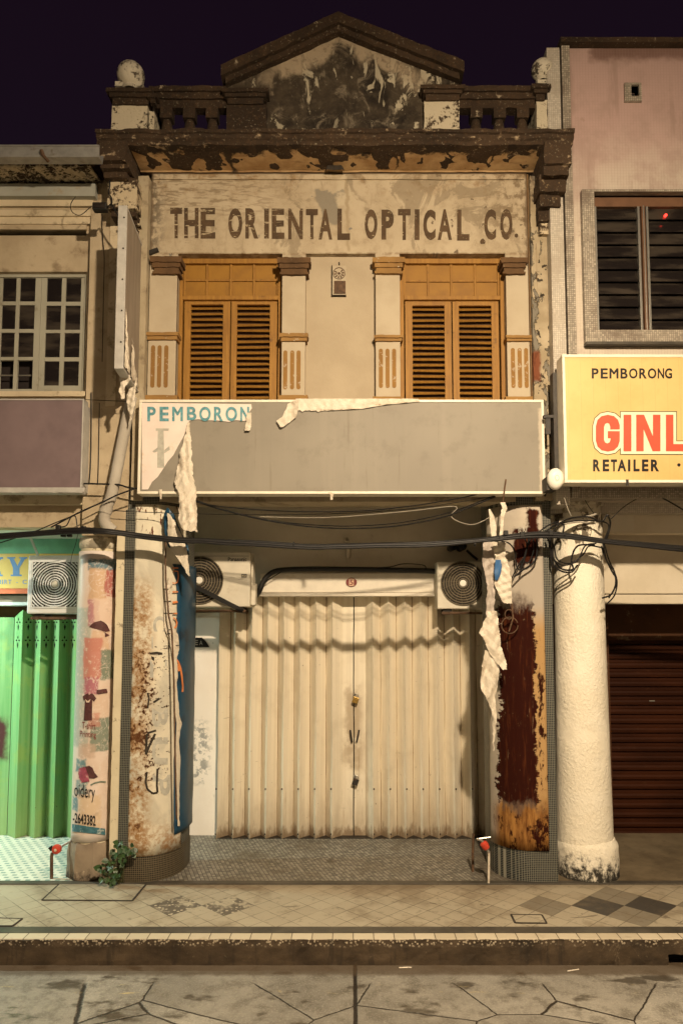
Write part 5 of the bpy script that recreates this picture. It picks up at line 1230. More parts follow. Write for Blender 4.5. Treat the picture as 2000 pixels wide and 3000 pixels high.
# window
f = MB(); Yf = Yn+.05
f.box(wx0+.001, wx0+.035, Yf, Yf+.08, wz0, wz1-.001); f.box(wx1-.045, wx1-.001, Yf, Yf+.08, wz0, wz1-.001); f.box(wx0+.036, wx1-.046, Yf, Yf+.08, wz1-.035, wz1-.001)
wf = f.build('window', MAT['sash_paint'], nb, bevel=.004)
f = MB(); f.box(wx0-.10, wx1+.03, Yn-.05, Yn+.10, wz0-.055, wz0-.001); f.build('sill', MAT['neighbour_mould'], wf, rough=.003, rlen=.1)
f = MB(); f.box(wx0, wx1, Yn+.19, Yn+.21, wz0, wz1); f.build('curtain', MAT['curtain'], wf)
def sash(l0, l1, cols, rows, open_last=False):
    s_ = MB(); a, b = X(l0, Yf), X(l1, Yf); ys0, ys1 = Yf+.012, Yf+.052; t, bt = wz1-.037, wz0+.002
    cs = [(X(c0, Yf), X(c1, Yf)) for c0, c1 in cols]; rs_ = [(Z(r1, Yf), Z(r0, Yf)) for r0, r1 in rows]
    xs_ = [a]+[v for c in cs for v in c]+[b]
    for i in range(0, len(xs_), 2): s_.box(xs_[i], xs_[i+1], ys0, ys1, bt, t)
    for c0, c1 in cs:
        zs_ = [t]+[v for r in rs_ for v in (r[1], r[0])]+[bt]
        for i in range(0, len(zs_), 2):
            s_.box(c0, c1, ys0+.003, ys1-.003, zs_[i+1], zs_[i])
    o = s_.build('sash', MAT['sash_paint'], wf, bevel=.003)
    return o, cs, rs_
R4 = [(813, 882), (893.5, 964.5), (974, 1045), (1057, 1128)]
sash(117.5, 249, [(133, 177), (189, 234)], R4)
sash(-19, 116.5, [(3, 43), (54, 99)], [(810, 881), (892, 962), (973, 1044), (1054, 1138)])
p = MB()
for a, b in ((133, 177), (189, 234)):
    for r0, r1 in R4: p.box(X(a, Yf)-.004, X(b, Yf)+.004, Yf+.028, Yf+.033, Z(r1, Yf)-.004, Z(r0, Yf)+.004)
for a, b in ((3, 43), (54, 99)):
    for r0, r1 in R4[:3]: p.box(X(a, Yf)-.004, X(b, Yf)+.004, Yf+.028, Yf+.033, Z(r1-1, Yf)-.004, Z(r0-2, Yf)+.004)
p.build('pane', MAT['dark_glass'], wf)
p = MB(); p.tube([P(-10, 1100, Yf+.03), P(92, 1100, Yf+.03)], .008, 6); p.build('bar', MAT['aluminium'], wf)
XPY[0] = 1700
# ledge, timber band and ceiling over the walk
strip(1447, 1478, .07, 'neighbour_mould', 246, 'ledge')
m = MB(); m.box(-9, X(246, .2), .08, .30, Z(1546, .08), Z(1480, .08)); m.build('timber_band', MAT['verandah_wall'], nb, rough=.004, rlen=.25)
m = MB(); m.box(-9, XP-.01, .31, 1.8, Z(1546, .3), Z(1546, .3)+.05); m.build('verandah_ceiling', MAT['pale_blue_wood'], nb)
Yq = 1.6
zgl = Z(1776, 1.55)
m = MB(); m.wall(-9, XP-.0, .011, Z(1546, .3)-.001, Yq, Yq+.2, [(X(-900, 1.55), X(243, 1.55), -.1, zgl)]); m.build('verandah_wall', MAT['pale_blue_wood'], nb)
m = MB(); m.box(-9, XP-.03, 1.30, 1.599, Z(1622, 1.3), Z(1578, 1.3)); m.build('green_fascia', MAT['teal_wood'], nb, bevel=.005)
m = MB(); m.box(-9, XP-.03, 1.38, 1.599, Z(1774, 1.38), Z(1745, 1.38)); m.build('gate_header', MAT['pale_blue_wood'], nb, bevel=.005)
m = MB(); m.box(-9, X(243, 1.55), Yq+.06, Yq+.1, .011, zgl-.001); m.build('gate_backing', MAT['tympan_wood'], nb)
def green_gate():
    p = MB(); d = MB()
    pk = [61, 116, 170, 223]; vl = [40, 94, 147, 200]
    F0, F1 = 1.44, 1.575
    def xx(px, Y): return X(px, Y, 2000)
    pts = [(xx(-340+27*i*2+(0), F0), F0) if False else None for i in range(0)]
    seq = []; x = 36
    tops = {0: 1787, 1: 1808, 2: 1808, 3: 1808}
    # flat end panel, then the folds
    def face(a, b, t0, t1):
        n = 12; zb_ = GZ+.013
        def fn(u, v):
            X_ = a[0]+(b[0]-a[0])*u; Y_ = a[1]+(b[1]-a[1])*u; zt_ = Z(t0+(t1-t0)*u, 1.5); z = zb_+(zt_-zb_)*v
            return (X_+mnoise.noise(Vector((X_*3, z*2, 1)))*.003, Y_, z)
        p.grid(fn, 2, n)
    face((xx(-10, F1), F1), (xx(36, F1), F1), 1808, 1808); face((xx(-330, F1), F1), (xx(-12, F1), F1), 1808, 1808)
    prev = (xx(38, F1), F1)
    for i in range(4):
        q = (xx(pk[i], F0), F0); nx = vl[i+1] if i < 3 else 243
        face(prev, q, 1808 if i else 1806, tops[i]); n2 = (xx(nx, F1), F1); face(q, n2, tops[i], 1807)
        for a, b in ((prev, q), (q, n2)):
            if i == 3 and a is q: continue
            cx, cy = (a[0]+b[0])/2, (a[1]+b[1])/2; dx, dy = (b[0]-a[0]), (b[1]-a[1]); L_ = math.hypot(dx, dy); dx, dy = dx/L_, dy/L_; nx_, ny_ = dy*.004, -dx*.004
            if ny_ > 0: nx_, ny_ = -nx_, -ny_
            for pc in (1823, 1876):
                zc_ = Z(pc, 1.5); wd = L_*.30
                def kite(o0, o1, hw, ver):
                    m0 = o0+(o1-o0)*.42
                    pp = [(0, o0), (hw, m0), (0, o1), (-hw, m0)] if ver else [(o0, 0), (m0, hw), (o1, 0), (m0, -hw)]
                    d.flat([(cx+dx*s+nx_, cy+dy*s+ny_, zc_+t) for s, t in pp])
                kite(.016, .060, .014, True); kite(-.020, -.100, .016, True); kite(.012, wd, .012, False); kite(-.012, -wd, .012, False)
        prev = n2
    o = p.build('gate_leaf', MAT['green_gate_paint'], nb, solid=.003)
    d.build('cutout', MAT['night_void'], o)
green_gate()
# round corner pillar
cxl, rl = (X(226, .2, 2000)+X(336, .2, 2000))/2, (X(336, .2, 2000)-X(226, .2, 2000))/2
cc = (cxl, .22)
m = MB(); zq0, zq1 = Z(2462, .02), Z(1605, .02)
m.lathe([(rl*1.02, .3), (rl, 1), (rl*.97, zq1), ], (cc[0], cc[1], 0), 32); m.build('column', MAT['plaster_strip'], nb, smooth=.8)
m = MB(); m.lathe([(rl*.97, zq1), (rl*1.03, zq1+.01), (rl*1.08, zq1+.05), (rl*1.08, Z(1578, .02)-.03), (rl*1.02, Z(1571, .02)), (.01, Z(1571, .02))], (cc[0], cc[1], 0), 32); m.build('capital', MAT['stucco_top'], nb, rough=.004, rlen=.1, smooth=.9)
m = MB(); rb_ = rl*1.22; m.lathe([(rb_*1.02, .005), (rb_, .34), (rb_*.93, .425), (rl*1.0, .47), (.01, .47)], (cc[0], cc[1], 0), 8, a0=pi/8, a1=2*pi+pi/8); m.build('plinth', MAT['old_plinth'], nb, rough=.006, rlen=.07, smooth=.5)
# banner wrapped round it
bn = empty('pillar_banner', (cc[0], cc[1]-rl, 1.4), 'pale vinyl print with T-shirt, umbrella and cap pictures wrapped round the left round pillar', 'banner')
BP = Path([(cc[0]+(rl*1.035)*cos(a), cc[1]+(rl*1.035)*sin(a)) for a in [pi+.12+(pi-.30)*k/40 for k in range(41)]])
m = MB(); curved_panel(m, BP, 0, BP.L, 1613, 2470, .004, 30, 30, .003, .01); m.build('sheet', MAT['printed_vinyl'], bn, solid=.002, smooth=1.0)
def pr(pts, mat, nm='print', off=.013):
    p = MB(); poly_on(p, pts, BP, off, 5); return p.build(nm, MAT[mat], bn)
def blob(pts, j, seed):
    out = []
    for a, b in zip(pts, pts[1:]+pts[:1]):
        for k in range(5):
            t = k/5; x = a[0]+(b[0]-a[0])*t; y = a[1]+(b[1]-a[1])*t
            out.append((x+mnoise.noise(Vector((x*.13, y*.13, seed)))*j, y+mnoise.noise(Vector((x*.13, y*.13, seed+5)))*j))
    return out
pr([(262,1837),(268,1829),(277,1823),(296,1818),(306,1823),(314,1830),(323,1848),(308,1852),(296,1846),(282,1842)], 'plum_ink', 'umbrella_print', .0135)
pr([(308,1853),(322,1861),(309,1866)], 'plum_ink', 'umbrella_print', .0135)
pr(blob([(284,2022),(314,2018),(315,2030),(284,2034)], 2, 9), 'plum_ink', 'dark_print', .0130)
pr([(243,2040),(252,2034),(258,2031),(262,2036),(268,2031),(274,2034),(283,2046),(276,2056),(271,2051),(270,2110),(246,2111),(250,2050),(246,2053)], 'plum_ink', 't_shirt_print', .0136)
pr([(250,2048),(258,2054),(266,2048),(262,2058),(254,2058)], 'vinyl_pink', 'heart_print', .0142); 
pr(blob([(231,2252),(246,2246),(258,2252),(262,2290),(240,2292),(231,2278)], 3, 13), 'magenta_print', 'cap_print', .0132)
pr([(250,2246),(262,2243),(272,2250),(278,2264),(288,2276),(276,2281),(262,2280),(256,2262)], 'plum_ink', 'cap_print', .0136)
m = MB(); stroke(m, [(266,2300),(278,2294),(295,2290),(311,2291)], 4, BP, .0136); m.build('stem_print', MAT['sage_print'], bn)
pr([(212,2414),(309,2428),(309,2446),(211,2436)], 'teal_print', 'teal_band_print', .0128)
m = MB()
def bt(s, x0, x1, t, c, sl, off=.02): put_text(m, s, lambda u, v: BP.hit(x0+(x1-x0)*u, (c+(t-c)*v)+sl*(u-.5)*2, .0145, 400), off)
bt('T-shirt', 241, 281, 2116, 2136, 1.5, .0); bt('Printing', 235, 282, 2142, 2165, 1.5, .0); m.build('red_lettering', MAT['maroon_ink'], bn)
m = MB(); bt('oidery', 218, 279, 2298, 2348, 4, .0); bt('-2643382', 214, 281, 2385, 2415, 5, .02); m.build('lettering', MAT['black_ink'], bn)
# downpipe beside the old shop
m = MB(); pth = spline([P(388, 1165, -.10), P(376, 1210, -.12), P(352, 1330, -.16), P(330, 1440, -.18), P(312, 1490, -.19)], 6)+spline([P(310, 1500, -.19), P(306, 1520, -.19), P(312, 1538, -.19), P(332, 1556, -.17)], 5)[1:]
m.tube(pth, .056, 14); o = m.build('downpipe', MAT['pipe_plastic'], None, smooth=.9); tag(o, 'slanting grey plastic downpipe with an elbow, between the purple sign and the long sign', 'downpipe')
m = MB(); c = P(311, 1494, -.19); m.tube([c+Vector((.008,0,.03)), c+Vector((-.008,0,-.03))], .064, 14); m.build('pipe_collar', MAT['pipe_plastic'], o, smooth=.6)
XPY[0] = 1300
# purple blank sign
pb = empty('wall_signboard', (X(100, -.3), -.3, Z(1440, -.3)), 'blank faded purple sign board under the white paned window', 'signboard')
b0, b1, b2, b3 = X(-420, -.26), X(243, -.26), Z(1444, -.26), Z(1168, -.26)
m = MB(); m.grid(lambda u, v: (b0+.012+(b1-b0-.024)*u, -.255+mnoise.noise(Vector((u*4, v*2, 9)))*.004, b2+.012+(b3-b2-.024)*v), 30, 10); m.build('panel', MAT['purple_board'], pb, smooth=1.0)
m = MB(); y0, y1 = -.262, -.14; m.box(b0, b1, y0, y1, b3-.014, b3); m.box(b0, b1, y0, y1, b2, b2+.014); m.box(b0, b0+.014, y0, y1, b2+.0145, b3-.0145); m.box(b1-.014, b1, y0, y1, b2+.0145, b3-.0145); m.box(b0+.02, b1-.02, -.245, .049, b2+.03, b3-.03); m.build('frame', MAT['sign_frame_grey'], pb, bevel=.002)
m = MB(); ribbon(m, [(1428, -30, 250), (1437, -30, 246), (1442, -30, 243)], -.267, .004, 60, 16, 3, 30, 2.0); m.build('torn_vinyl', MAT['sign_frame_grey'], pb, solid=.001)
XPY[0] = 1670
# yellow shop sign on the left
ys = empty('shop_signboard', (X(0, 1.25), 1.25, Z(1740, 1.25)), 'yellow shop sign with blue letters and a red strip, above the green gate', 'signboard')
m = MB(); yx1 = X(252, 1.25); m.box(-9, yx1, 1.25, 1.30, Z(1724, 1.25), Z(1622, 1.25)); m.build('board', MAT['yellow_board_left'], ys, bevel=.003)
m = MB(); m.box(-9, yx1, 1.243, 1.30, Z(1739, 1.25), Z(1724.5, 1.25)); m.build('strip', MAT['red_strip'], ys)
m = MB(); Yt = 1.2485
for q in ([(22,1632),(46,1632),(46,1636),(41,1637),(52,1658),(62,1637),(57,1636),(57,1632),(81,1632),(81,1636),(74,1638),(58,1664),(58,1683),(65,1684),(65,1688),(32,1688),(32,1684),(39,1683),(39,1664),(29,1638),(22,1636)],
          [(-42,1632),(-12,1632),(-12,1637),(-18,1638),(-18,1655),(-2,1638),(-8,1637),(-8,1632),(10,1632),(10,1637),(4,1638),(-5,1651),(4,1683),(9,1684),(9,1688),(-6,1688),(-15,1664),(-18,1668),(-18,1683),(-12,1684),(-12,1688),(-42,1688),(-42,1684),(-36,1683),(-36,1638),(-42,1637)]): m.flat([P(x, y, Yt) for x, y in q])
for ch, a, b in (('S',-25,-12), ('H',-9,3.5), ('I',7,9.5), ('R',13.5,22.5), ('T',24.5,34.5), ('-',48.5,53.5), ('C',67,79)): text_px(m, ch, a, b, 1698.5 if ch != '-' else 1706, 1711 if ch != '-' else 1707.5, Yt, .01)
m.build('lettering', MAT['blue_ink'], ys)
# fluorescent tube under the left verandah ceiling
tb = empty('tube_lamp', (-5.7, .42, 3.6), 'lit white tube lamp under the verandah ceiling left of the green gate', 'lamp')
t0, t1 = -6.5, -5.0; zt_ = Z(1546, .3)-.052
m = MB(); m.box(t0, t1, .39, .45, zt_+.02, zt_+.05); m.build('batten', MAT['white_plastic'], tb, bevel=.004)
m = MB(); m.tube([(t0+.03, .42, zt_), (t1-.02, .42, zt_)], .014, 10); m.build('tube', MAT['tube_light'], tb, smooth=.8)
la = bpy.data.lights.new('tube_glow', 'AREA'); la.shape = 'RECTANGLE'; la.size = abs(t1-t0); la.size_y = .04; la.energy = TUBE_POWER; la.color = TUBE_COL; la.spread = pi
lo2 = bpy.data.objects.new('tube_glow', la); COL.objects.link(lo2); lo2.parent = tb; lo2.location = Vector(((t0+t1)/2, .42, zt_-.03))-tb.location

# ------------------------------------------------------------------ the neighbour on the right
XPY[0] = 700
rb = empty('shophouse', (4.4, .4, 0), 'mosaic-clad shop with painted-in pink glow and louvred window, right of the old shop', 'shophouse')
Yr = -.20
rx0 = X(1677, Yr); rzt = Z(126, Yr)
ox0, ox1, oz0, oz1 = X(1736, Yr), X(2190, Yr), Z(974, Yr), Z(573, Yr)
hx0, hx1, hz0, hz1 = X(1858, Yr), X(1882, Yr), Z(287, Yr), Z(253, Yr)
m = MB(); m.wall(rx0, 9, Z(1459, Yr), rzt-.06, Yr, .1, [(ox0, ox1, oz0, oz1), (hx0, hx1, hz0, hz1)]); m.build('wall', MAT['pink_glow_mosaic'], rb)
m = MB(); m.box(XQ+.02, 9, .11, 7.5, 3.75, rzt-.1); m.build('rear_wall', MAT['grey_mosaic'], rb)
m = MB(); m.box(X(1612,-.24), X(1651,-.24), -.24, .1, Z(1478,-.24), Z(139,-.24)); m.build('pier', MAT['grey_mosaic'], rb, bevel=.004)
m = MB(); m.box(X(1655,-.225), rx0+.0, -.245, .1, Z(1459,-.225), rzt-.06); m.build('edge_band', MAT['frame_mosaic'], rb, bevel=.004)
m = MB(); m.box(X(1651,-.2), X(1655,-.2), -.15, .1, Z(1459,-.2), rzt-.1); m.build('joint', MAT['mortar_dark'], rb)
m = MB(); m.box(X(1653,-.26), 9, -.28, .15, rzt-.055, rzt); m.build('coping', MAT['sooty_black'], rb, rough=.005, rlen=.15, smooth=.6)
m = MB(); x0, x1, z0, z1 = X(1840,-.21), X(1890,-.21), Z(300,-.21), Z(246,-.21); m.wall(x0, x1, z0, z1, Yr-.03, Yr+.10, [(hx0, hx1, hz0, hz1)]); vo = m.build('vent', MAT['frame_mosaic'], rb, bevel=.004)
m = MB(); m.box(hx0, hx1, Yr+.11, Yr+.2, hz0, hz1); m.build('void', MAT['night_void'], vo)
# window with louvres
m = MB(); m.wall(X(1706,Yr-.06), X(2230,Yr-.06), Z(1003,Yr-.06), Z(556,Yr-.06), Yr-.07, Yr+.03, [(ox0, ox1, oz0, oz1)]); ws = m.build('window', MAT['frame_mosaic'], rb, bevel=.004)
m = MB(); m.box(X(1706,Yr-.06), X(2230,Yr-.06), Yr-.09, Yr-.0, Z(1011,Yr-.06), Z(1003.3,Yr-.06)); m.build('sill', MAT['dark_strip_tiles'], ws)
m = MB(); Ya = Yr+.03
m.box(ox0+.001, ox0+.03, Ya, Ya+.08, oz0, oz1-.10); m.box(ox0+.001, ox1, Ya, Ya+.08, oz1-.099, oz1-.001); m.box(ox0+.031, ox1, Ya, Ya+.08, oz0+.001, oz0+.022)
mu = [(1869, 1899)]
for a, b in mu: m.box(X(a+10,Ya), X(b-10,Ya), Ya-.015, Ya+.08, oz0+.023, oz1-.101)
m.build('frame', MAT['brown_frame'], ws, bevel=.003)
m = MB(); zz0, zz1 = oz0+.023, oz1-.101
for a, b in ((1741, 1747), (1868, 1874), (1893, 1899)): m.box(X(a,Ya), X(b,Ya), Ya-.006, Ya+.07, zz0, zz1)
m.box(X(1882.5,Ya), X(1885,Ya), Ya-.022, Ya-.0155, zz0, zz1); m.build('louvre_track', MAT['aluminium'], ws, bevel=.001)
for a, b in ((1748, 1867), (1900, 2100)):
    p = MB(); n = 10; hh = (zz1-zz0)/n
    for k in range(n):
        zc_ = zz0+hh*(k+.5); t = .5
        p.add([(X(a,Ya), Ya+.008, zc_-hh*.50), (X(b,Ya), Ya+.008, zc_-hh*.50), (X(b,Ya), Ya+.052, zc_+hh*.53), (X(a,Ya), Ya+.052, zc_+hh*.53)], [(0,1,2,3)])
    p.build('louvre_panes', MAT['dark_glass'], ws, solid=.005)
m = MB(); m.box(ox0, ox1, Yr+.20, Yr+.22, oz0, oz1); m.build('curtain', MAT['night_void'], ws)
m = MB(); c = P(1949, 630, Ya-.01); m.lathe([(.001,-.012), (.011,-.008), (.014,0), (.014,.02)], c, 10, 'y'); m.build('indicator_lamp', MAT['led'], ws)
XPY[0] = 1700
# beams over the right walk, roller shutter
m = MB(); m.box(XQ+.05, 9, -.21, -.06, Z(1460,-.2)+.0, Z(1432,-.2)); m.build('mosaic_band', MAT['frame_mosaic'], rb)
m = MB(); m.box(XQ-.0, 9, .25, .42, Z(1562,.25), 4.2); m.build('beam', MAT['pale_beam'], rb, rough=.002, rlen=.4)
m = MB(); m.box(X(1700,.24), X(1860,.24), .235, .25, Z(1556,.24), Z(1484,.24)); m.build('beam_patch', MAT['verandah_wall'], rb)
m = MB(); m.box(XQ, 9, .80, 1.6, Z(1740,.80), 4.2); m.box(XQ, 9, .765, .799, Z(1770,.78), Z(1742,.78)); m.build('rear_beam', MAT['pale_beam'], rb, bevel=.012)
m = MB(); m.box(XQ, 9, .101, .249, 3.9, 4.0); m.box(XQ, 9, .43, .79, 3.95, 4.05); m.build('verandah_ceiling', MAT['verandah_wall'], rb)
m = MB(); m.box(XQ-.15, 9, 1.66, 1.72, Z(1876,1.66), 3.6); m.build('brown_panel', MAT['brown_panel'], rb)
m = MB(); zs0, zs1 = .012, Z(1874,1.68); pit = .112; nn = int((zs1-zs0)/pit)+1
pf = []
for k in range(nn):
    z = zs0+k*pit
    pf += [(1.70, z), (1.70, z+.030), (1.672, z+.045), (1.665, z+.075), (1.672, z+.100)]
pf = [q for q in pf if q[1] < zs1]+[(1.70, zs1)]
def shf(u, v):
    i = int(round(v*(len(pf)-1))); return (XQ-.15+7*u, pf[i][0], pf[i][1])
m.grid(shf, 1, len(pf)-1); m.build('roller_shutter', MAT['shutter_paint'], rb)
m = MB(); m.box(X(1890,1.65), X(1906,1.65), 1.655, 1.664, Z(2055,1.65), Z(2052,1.65)); m.build('latch', MAT['aluminium'], rb)
m = MB(); m.box(XQ-.16, X(1768,1.6), 1.5, 1.66, .01, 3.6); m.build('shutter_jamb', MAT['brown_panel'], rb)
# white rough-cast pillar
cr_ = (X(1701, .26, 2000), .26); rr_ = (X(1774, .26, 2000)-X(1627, .26, 2000))/2
m = MB(); zc1 = Z(1500, .03)
m.lathe([(rr_*1.08, .30), (rr_*1.03, 1.2), (rr_*.985, 2.4), (rr_*.965, zc1)], (cr_[0], cr_[1], 0), 44); m.build('column', MAT['stucco_white'], rb, smooth=1.0)
m = MB(); m.lathe([(rr_*.965, zc1), (rr_*.98, zc1+.01), (rr_*.97, Z(1480,.03)), (rr_*1.06, Z(1479,.03)), (rr_*1.08, Z(1456,.03)), (.01, Z(1456,.03))], (cr_[0], cr_[1], 0), 40); m.build('capital', MAT['stucco_top'], rb, rough=.004, rlen=.09, smooth=.9)
m = MB(); R_ = rr_*1.19; m.lathe([(R_*1.02, .006), (R_*1.0, .30), (R_*.99, .40), (R_*.93, .43), (rr_*1.05, .46), (.01, .46)], (cr_[0]+.015, cr_[1], 0), 40); m.build('plinth', MAT['stucco_white'], rb, rough=.007, rlen=.06, rscale=14, smooth=1.0)
XPY[0] = 1220
# big yellow sign
Yg = -.56
ge = empty('shop_signboard', (X(1850, Yg), Yg, Z(1414, Yg)), 'yellow shop sign reading PEMBORONG, GINL and RETAILER, at the right edge', 'signboard')
g0, g1, g2, g3 = X(1649, Yg, 1200), X(2700, Yg), Z(1414, Yg), Z(1038, Yg)
m = MB(); m.box(g0+.028, g1-.028, Yg+.004, Yg+.16, g2+.028, g3-.028); m.build('panel', MAT['yellow_board'], ge)
m = MB(); m.box(g0, g1, Yg, Yg+.20, g3-.027, g3); m.box(g0, g1, Yg, Yg+.20, g2, g2+.027); m.box(g0, g0+.027, Yg, Yg+.20, g2+.0275, g3-.0275); m.box(g1-.027, g1, Yg, Yg+.20, g2+.0275, g3-.0275); m.build('frame', MAT['sign_frame'], ge, bevel=.003)
for px in (1830, 2060, 2400):
    m = MB(); m.box(X(px,Yg)-.012, X(px,Yg)+.012, Yg-.006, Yg+.002, g2-.03, g2+.03); m.box(X(px,Yg)-.02, X(px,Yg)+.02, Yg+.201, Yr-.001, g3-.2, g3-.16); m.box(X(px,Yg)-.02, X(px,Yg)+.02, Yg+.201, Yr-.001, g2+.1, g2+.14); m.build('wall_arm', MAT['dark_metal'], ge)
m = MB(); m.box(X(1633,-.5), X(1648,-.5), Yg+.205, -.245, Z(1400,-.5), Z(1076,-.5)); m.build('side_box', MAT['dark_metal'], ge)
Yl = Yg+.002
m = MB()
def word(s, boxes, t, c, Y, off): 
    for ch, (a, b) in zip(s, boxes): text_px(m, ch, a, b, t, c, Y, off)
word('PEMBORONG', [(1732,1752),(1758,1779),(1784,1810),(1816,1837),(1841,1866),(1871,1893),(1896,1921),(1925,1944),(1946,1967)], 1079, 1109, Yl, .025)
word('RETAILER', [(1736,1757),(1764,1783),(1788,1806),(1807,1833),(1838,1845),(1854,1872),(1879,1898),(1905,1929)][:8], 1346, 1381, Yl, .04)
m.v = m.v; m.flat([P(1987+5*cos(t), 1362+5*sin(t), Yl) for t in [2*pi*k/14 for k in range(14)]]); m.build('lettering', MAT['black_ink'], ge)
GL = [[(1779,1215),(1797,1219),(1809,1230),(1814,1246),(1814,1258),(1786,1258),(1786,1250),(1783,1241),(1777,1239),(1771,1242),(1768,1251),(1768,1288),(1771,1296),(1777,1299),(1784,1296),(1787,1288),(1787,1284),(1779,1284),(1779,1263),(1814,1263),(1814,1292),(1809,1308),(1797,1319),(1779,1323),(1761,1319),(1749,1308),(1744,1290),(1744,1248),(1749,1230),(1761,1219)],
      [(1825,1215),(1848,1215),(1848,1322),(1825,1322)],
      [(1862,1215),(1885,1215),(1911,1278),(1911,1215),(1933,1215),(1933,1322),(1910,1322),(1884,1258),(1884,1322),(1862,1322)],
      [(1949,1215),(1971,1215),(1971,1301),(2012,1301),(2012,1322),(1949,1322)]]
def expand(poly, d):
    n = len(poly); A = sum(poly[i][0]*poly[(i+1)%n][1]-poly[(i+1)%n][0]*poly[i][1] for i in range(n)); sg_ = 1 if A > 0 else -1; out = []
    for i in range(n):
        a, b, c = poly[i-1], poly[i], poly[(i+1)%n]
        d1 = Vector((b[0]-a[0], b[1]-a[1])).normalized(); d2 = Vector((c[0]-b[0], c[1]-b[1])).normalized()
        n1 = Vector((d1.y, -d1.x))*sg_; n2 = Vector((d2.y, -d2.x))*sg_; q = n1+n2; L2 = max(q.length_squared, .7)
        out.append((b[0]+q.x*2*d/L2, b[1]+q.y*2*d/L2))
    return out
def hull(poly, d): return expand(poly, d)
GO = [[p for i, p in enumerate(GL[0]) if i < 5 or i >= 19 or i in (18,)], GL[1], GL[2], GL[3]]
G0 = [(1779,1215),(1797,1219),(1809,1230),(1814,1246),(1814,1292),(1809,1308),(1797,1319),(1779,1323),(1761,1319),(1749,1308),(1744,1290),(1744,1248),(1749,1230),(1761,1219)]
for nm, dd, off, mt in (('letter_shadow', 10.5, .0018, 'olive_ink'), ('letter_outline', 8, .0008, 'cream_ink')):
    m = MB()
    for i, q in enumerate([G0, GL[1], [(1862,1215),(1933,1215),(1933,1322),(1862,1322)], GL[3]]): m.flat([P(x, y, Yg+off-.0003*i) for x, y in expand(q, dd)])
    m.build(nm, MAT[mt], ge)
m = MB()
for q in GL: m.flat([P(x, y, Yg-.0022) for x, y in q])
m.build('red_lettering', MAT['red_ink'], ge)
# round white device between the signs
wa = empty('siren', P(1625, 1404, -.62), 'white round dome device on the wall between the grey sign and the yellow sign', 'alarm dome')
c = P(1625, 1404, -.45); m = MB(); m.lathe([(.001,-.072), (.03,-.071), (.035,-.067), (.04,-.068), (.070,-.058), (.092,-.035), (.098,-.01), (.095,.012), (.06,.02)], (0,0,0), 30, 'y')
sq = .80; m.v = [(c.x+x*sq, c.y+y-.0*x, c.z+z*1.08) for x, y, z in m.v]; m.build('dome', MAT['white_plastic'], wa, smooth=.6)
m = MB(); m.tube([(c.x+.022*cos(t)*sq, c.y-.0715, c.z+.024*sin(t)) for t in [2*pi*k/20 for k in range(21)]], .002, 4); m.build('ring', MAT['vinyl_grey'], wa)
m = MB(); m.box(c.x-.075, c.x+.02, c.y+.02, -.245, c.z-.10, c.z+.03); m.build('bracket', MAT['dark_metal'], wa)
hb = tag(None) if False else None
m = MB(); c = P(1605, 1222, -.33); m.box(P(1590,1218,-.33).x, P(1630,1226,-.33).x, -.35, -.30, c.z-.012, c.z+.016); m.box(P(1597,1226,-.33).x, P(1611,1270,-.33).x, -.34, -.31, P(1600,1272,-.33).z, c.z-.0125); o = m.build('angle_bracket', MAT['dark_metal'], None); tag(o, 'black angle bracket tying the grey sign to the yellow sign', 'bracket')

XPY[0] = 1700
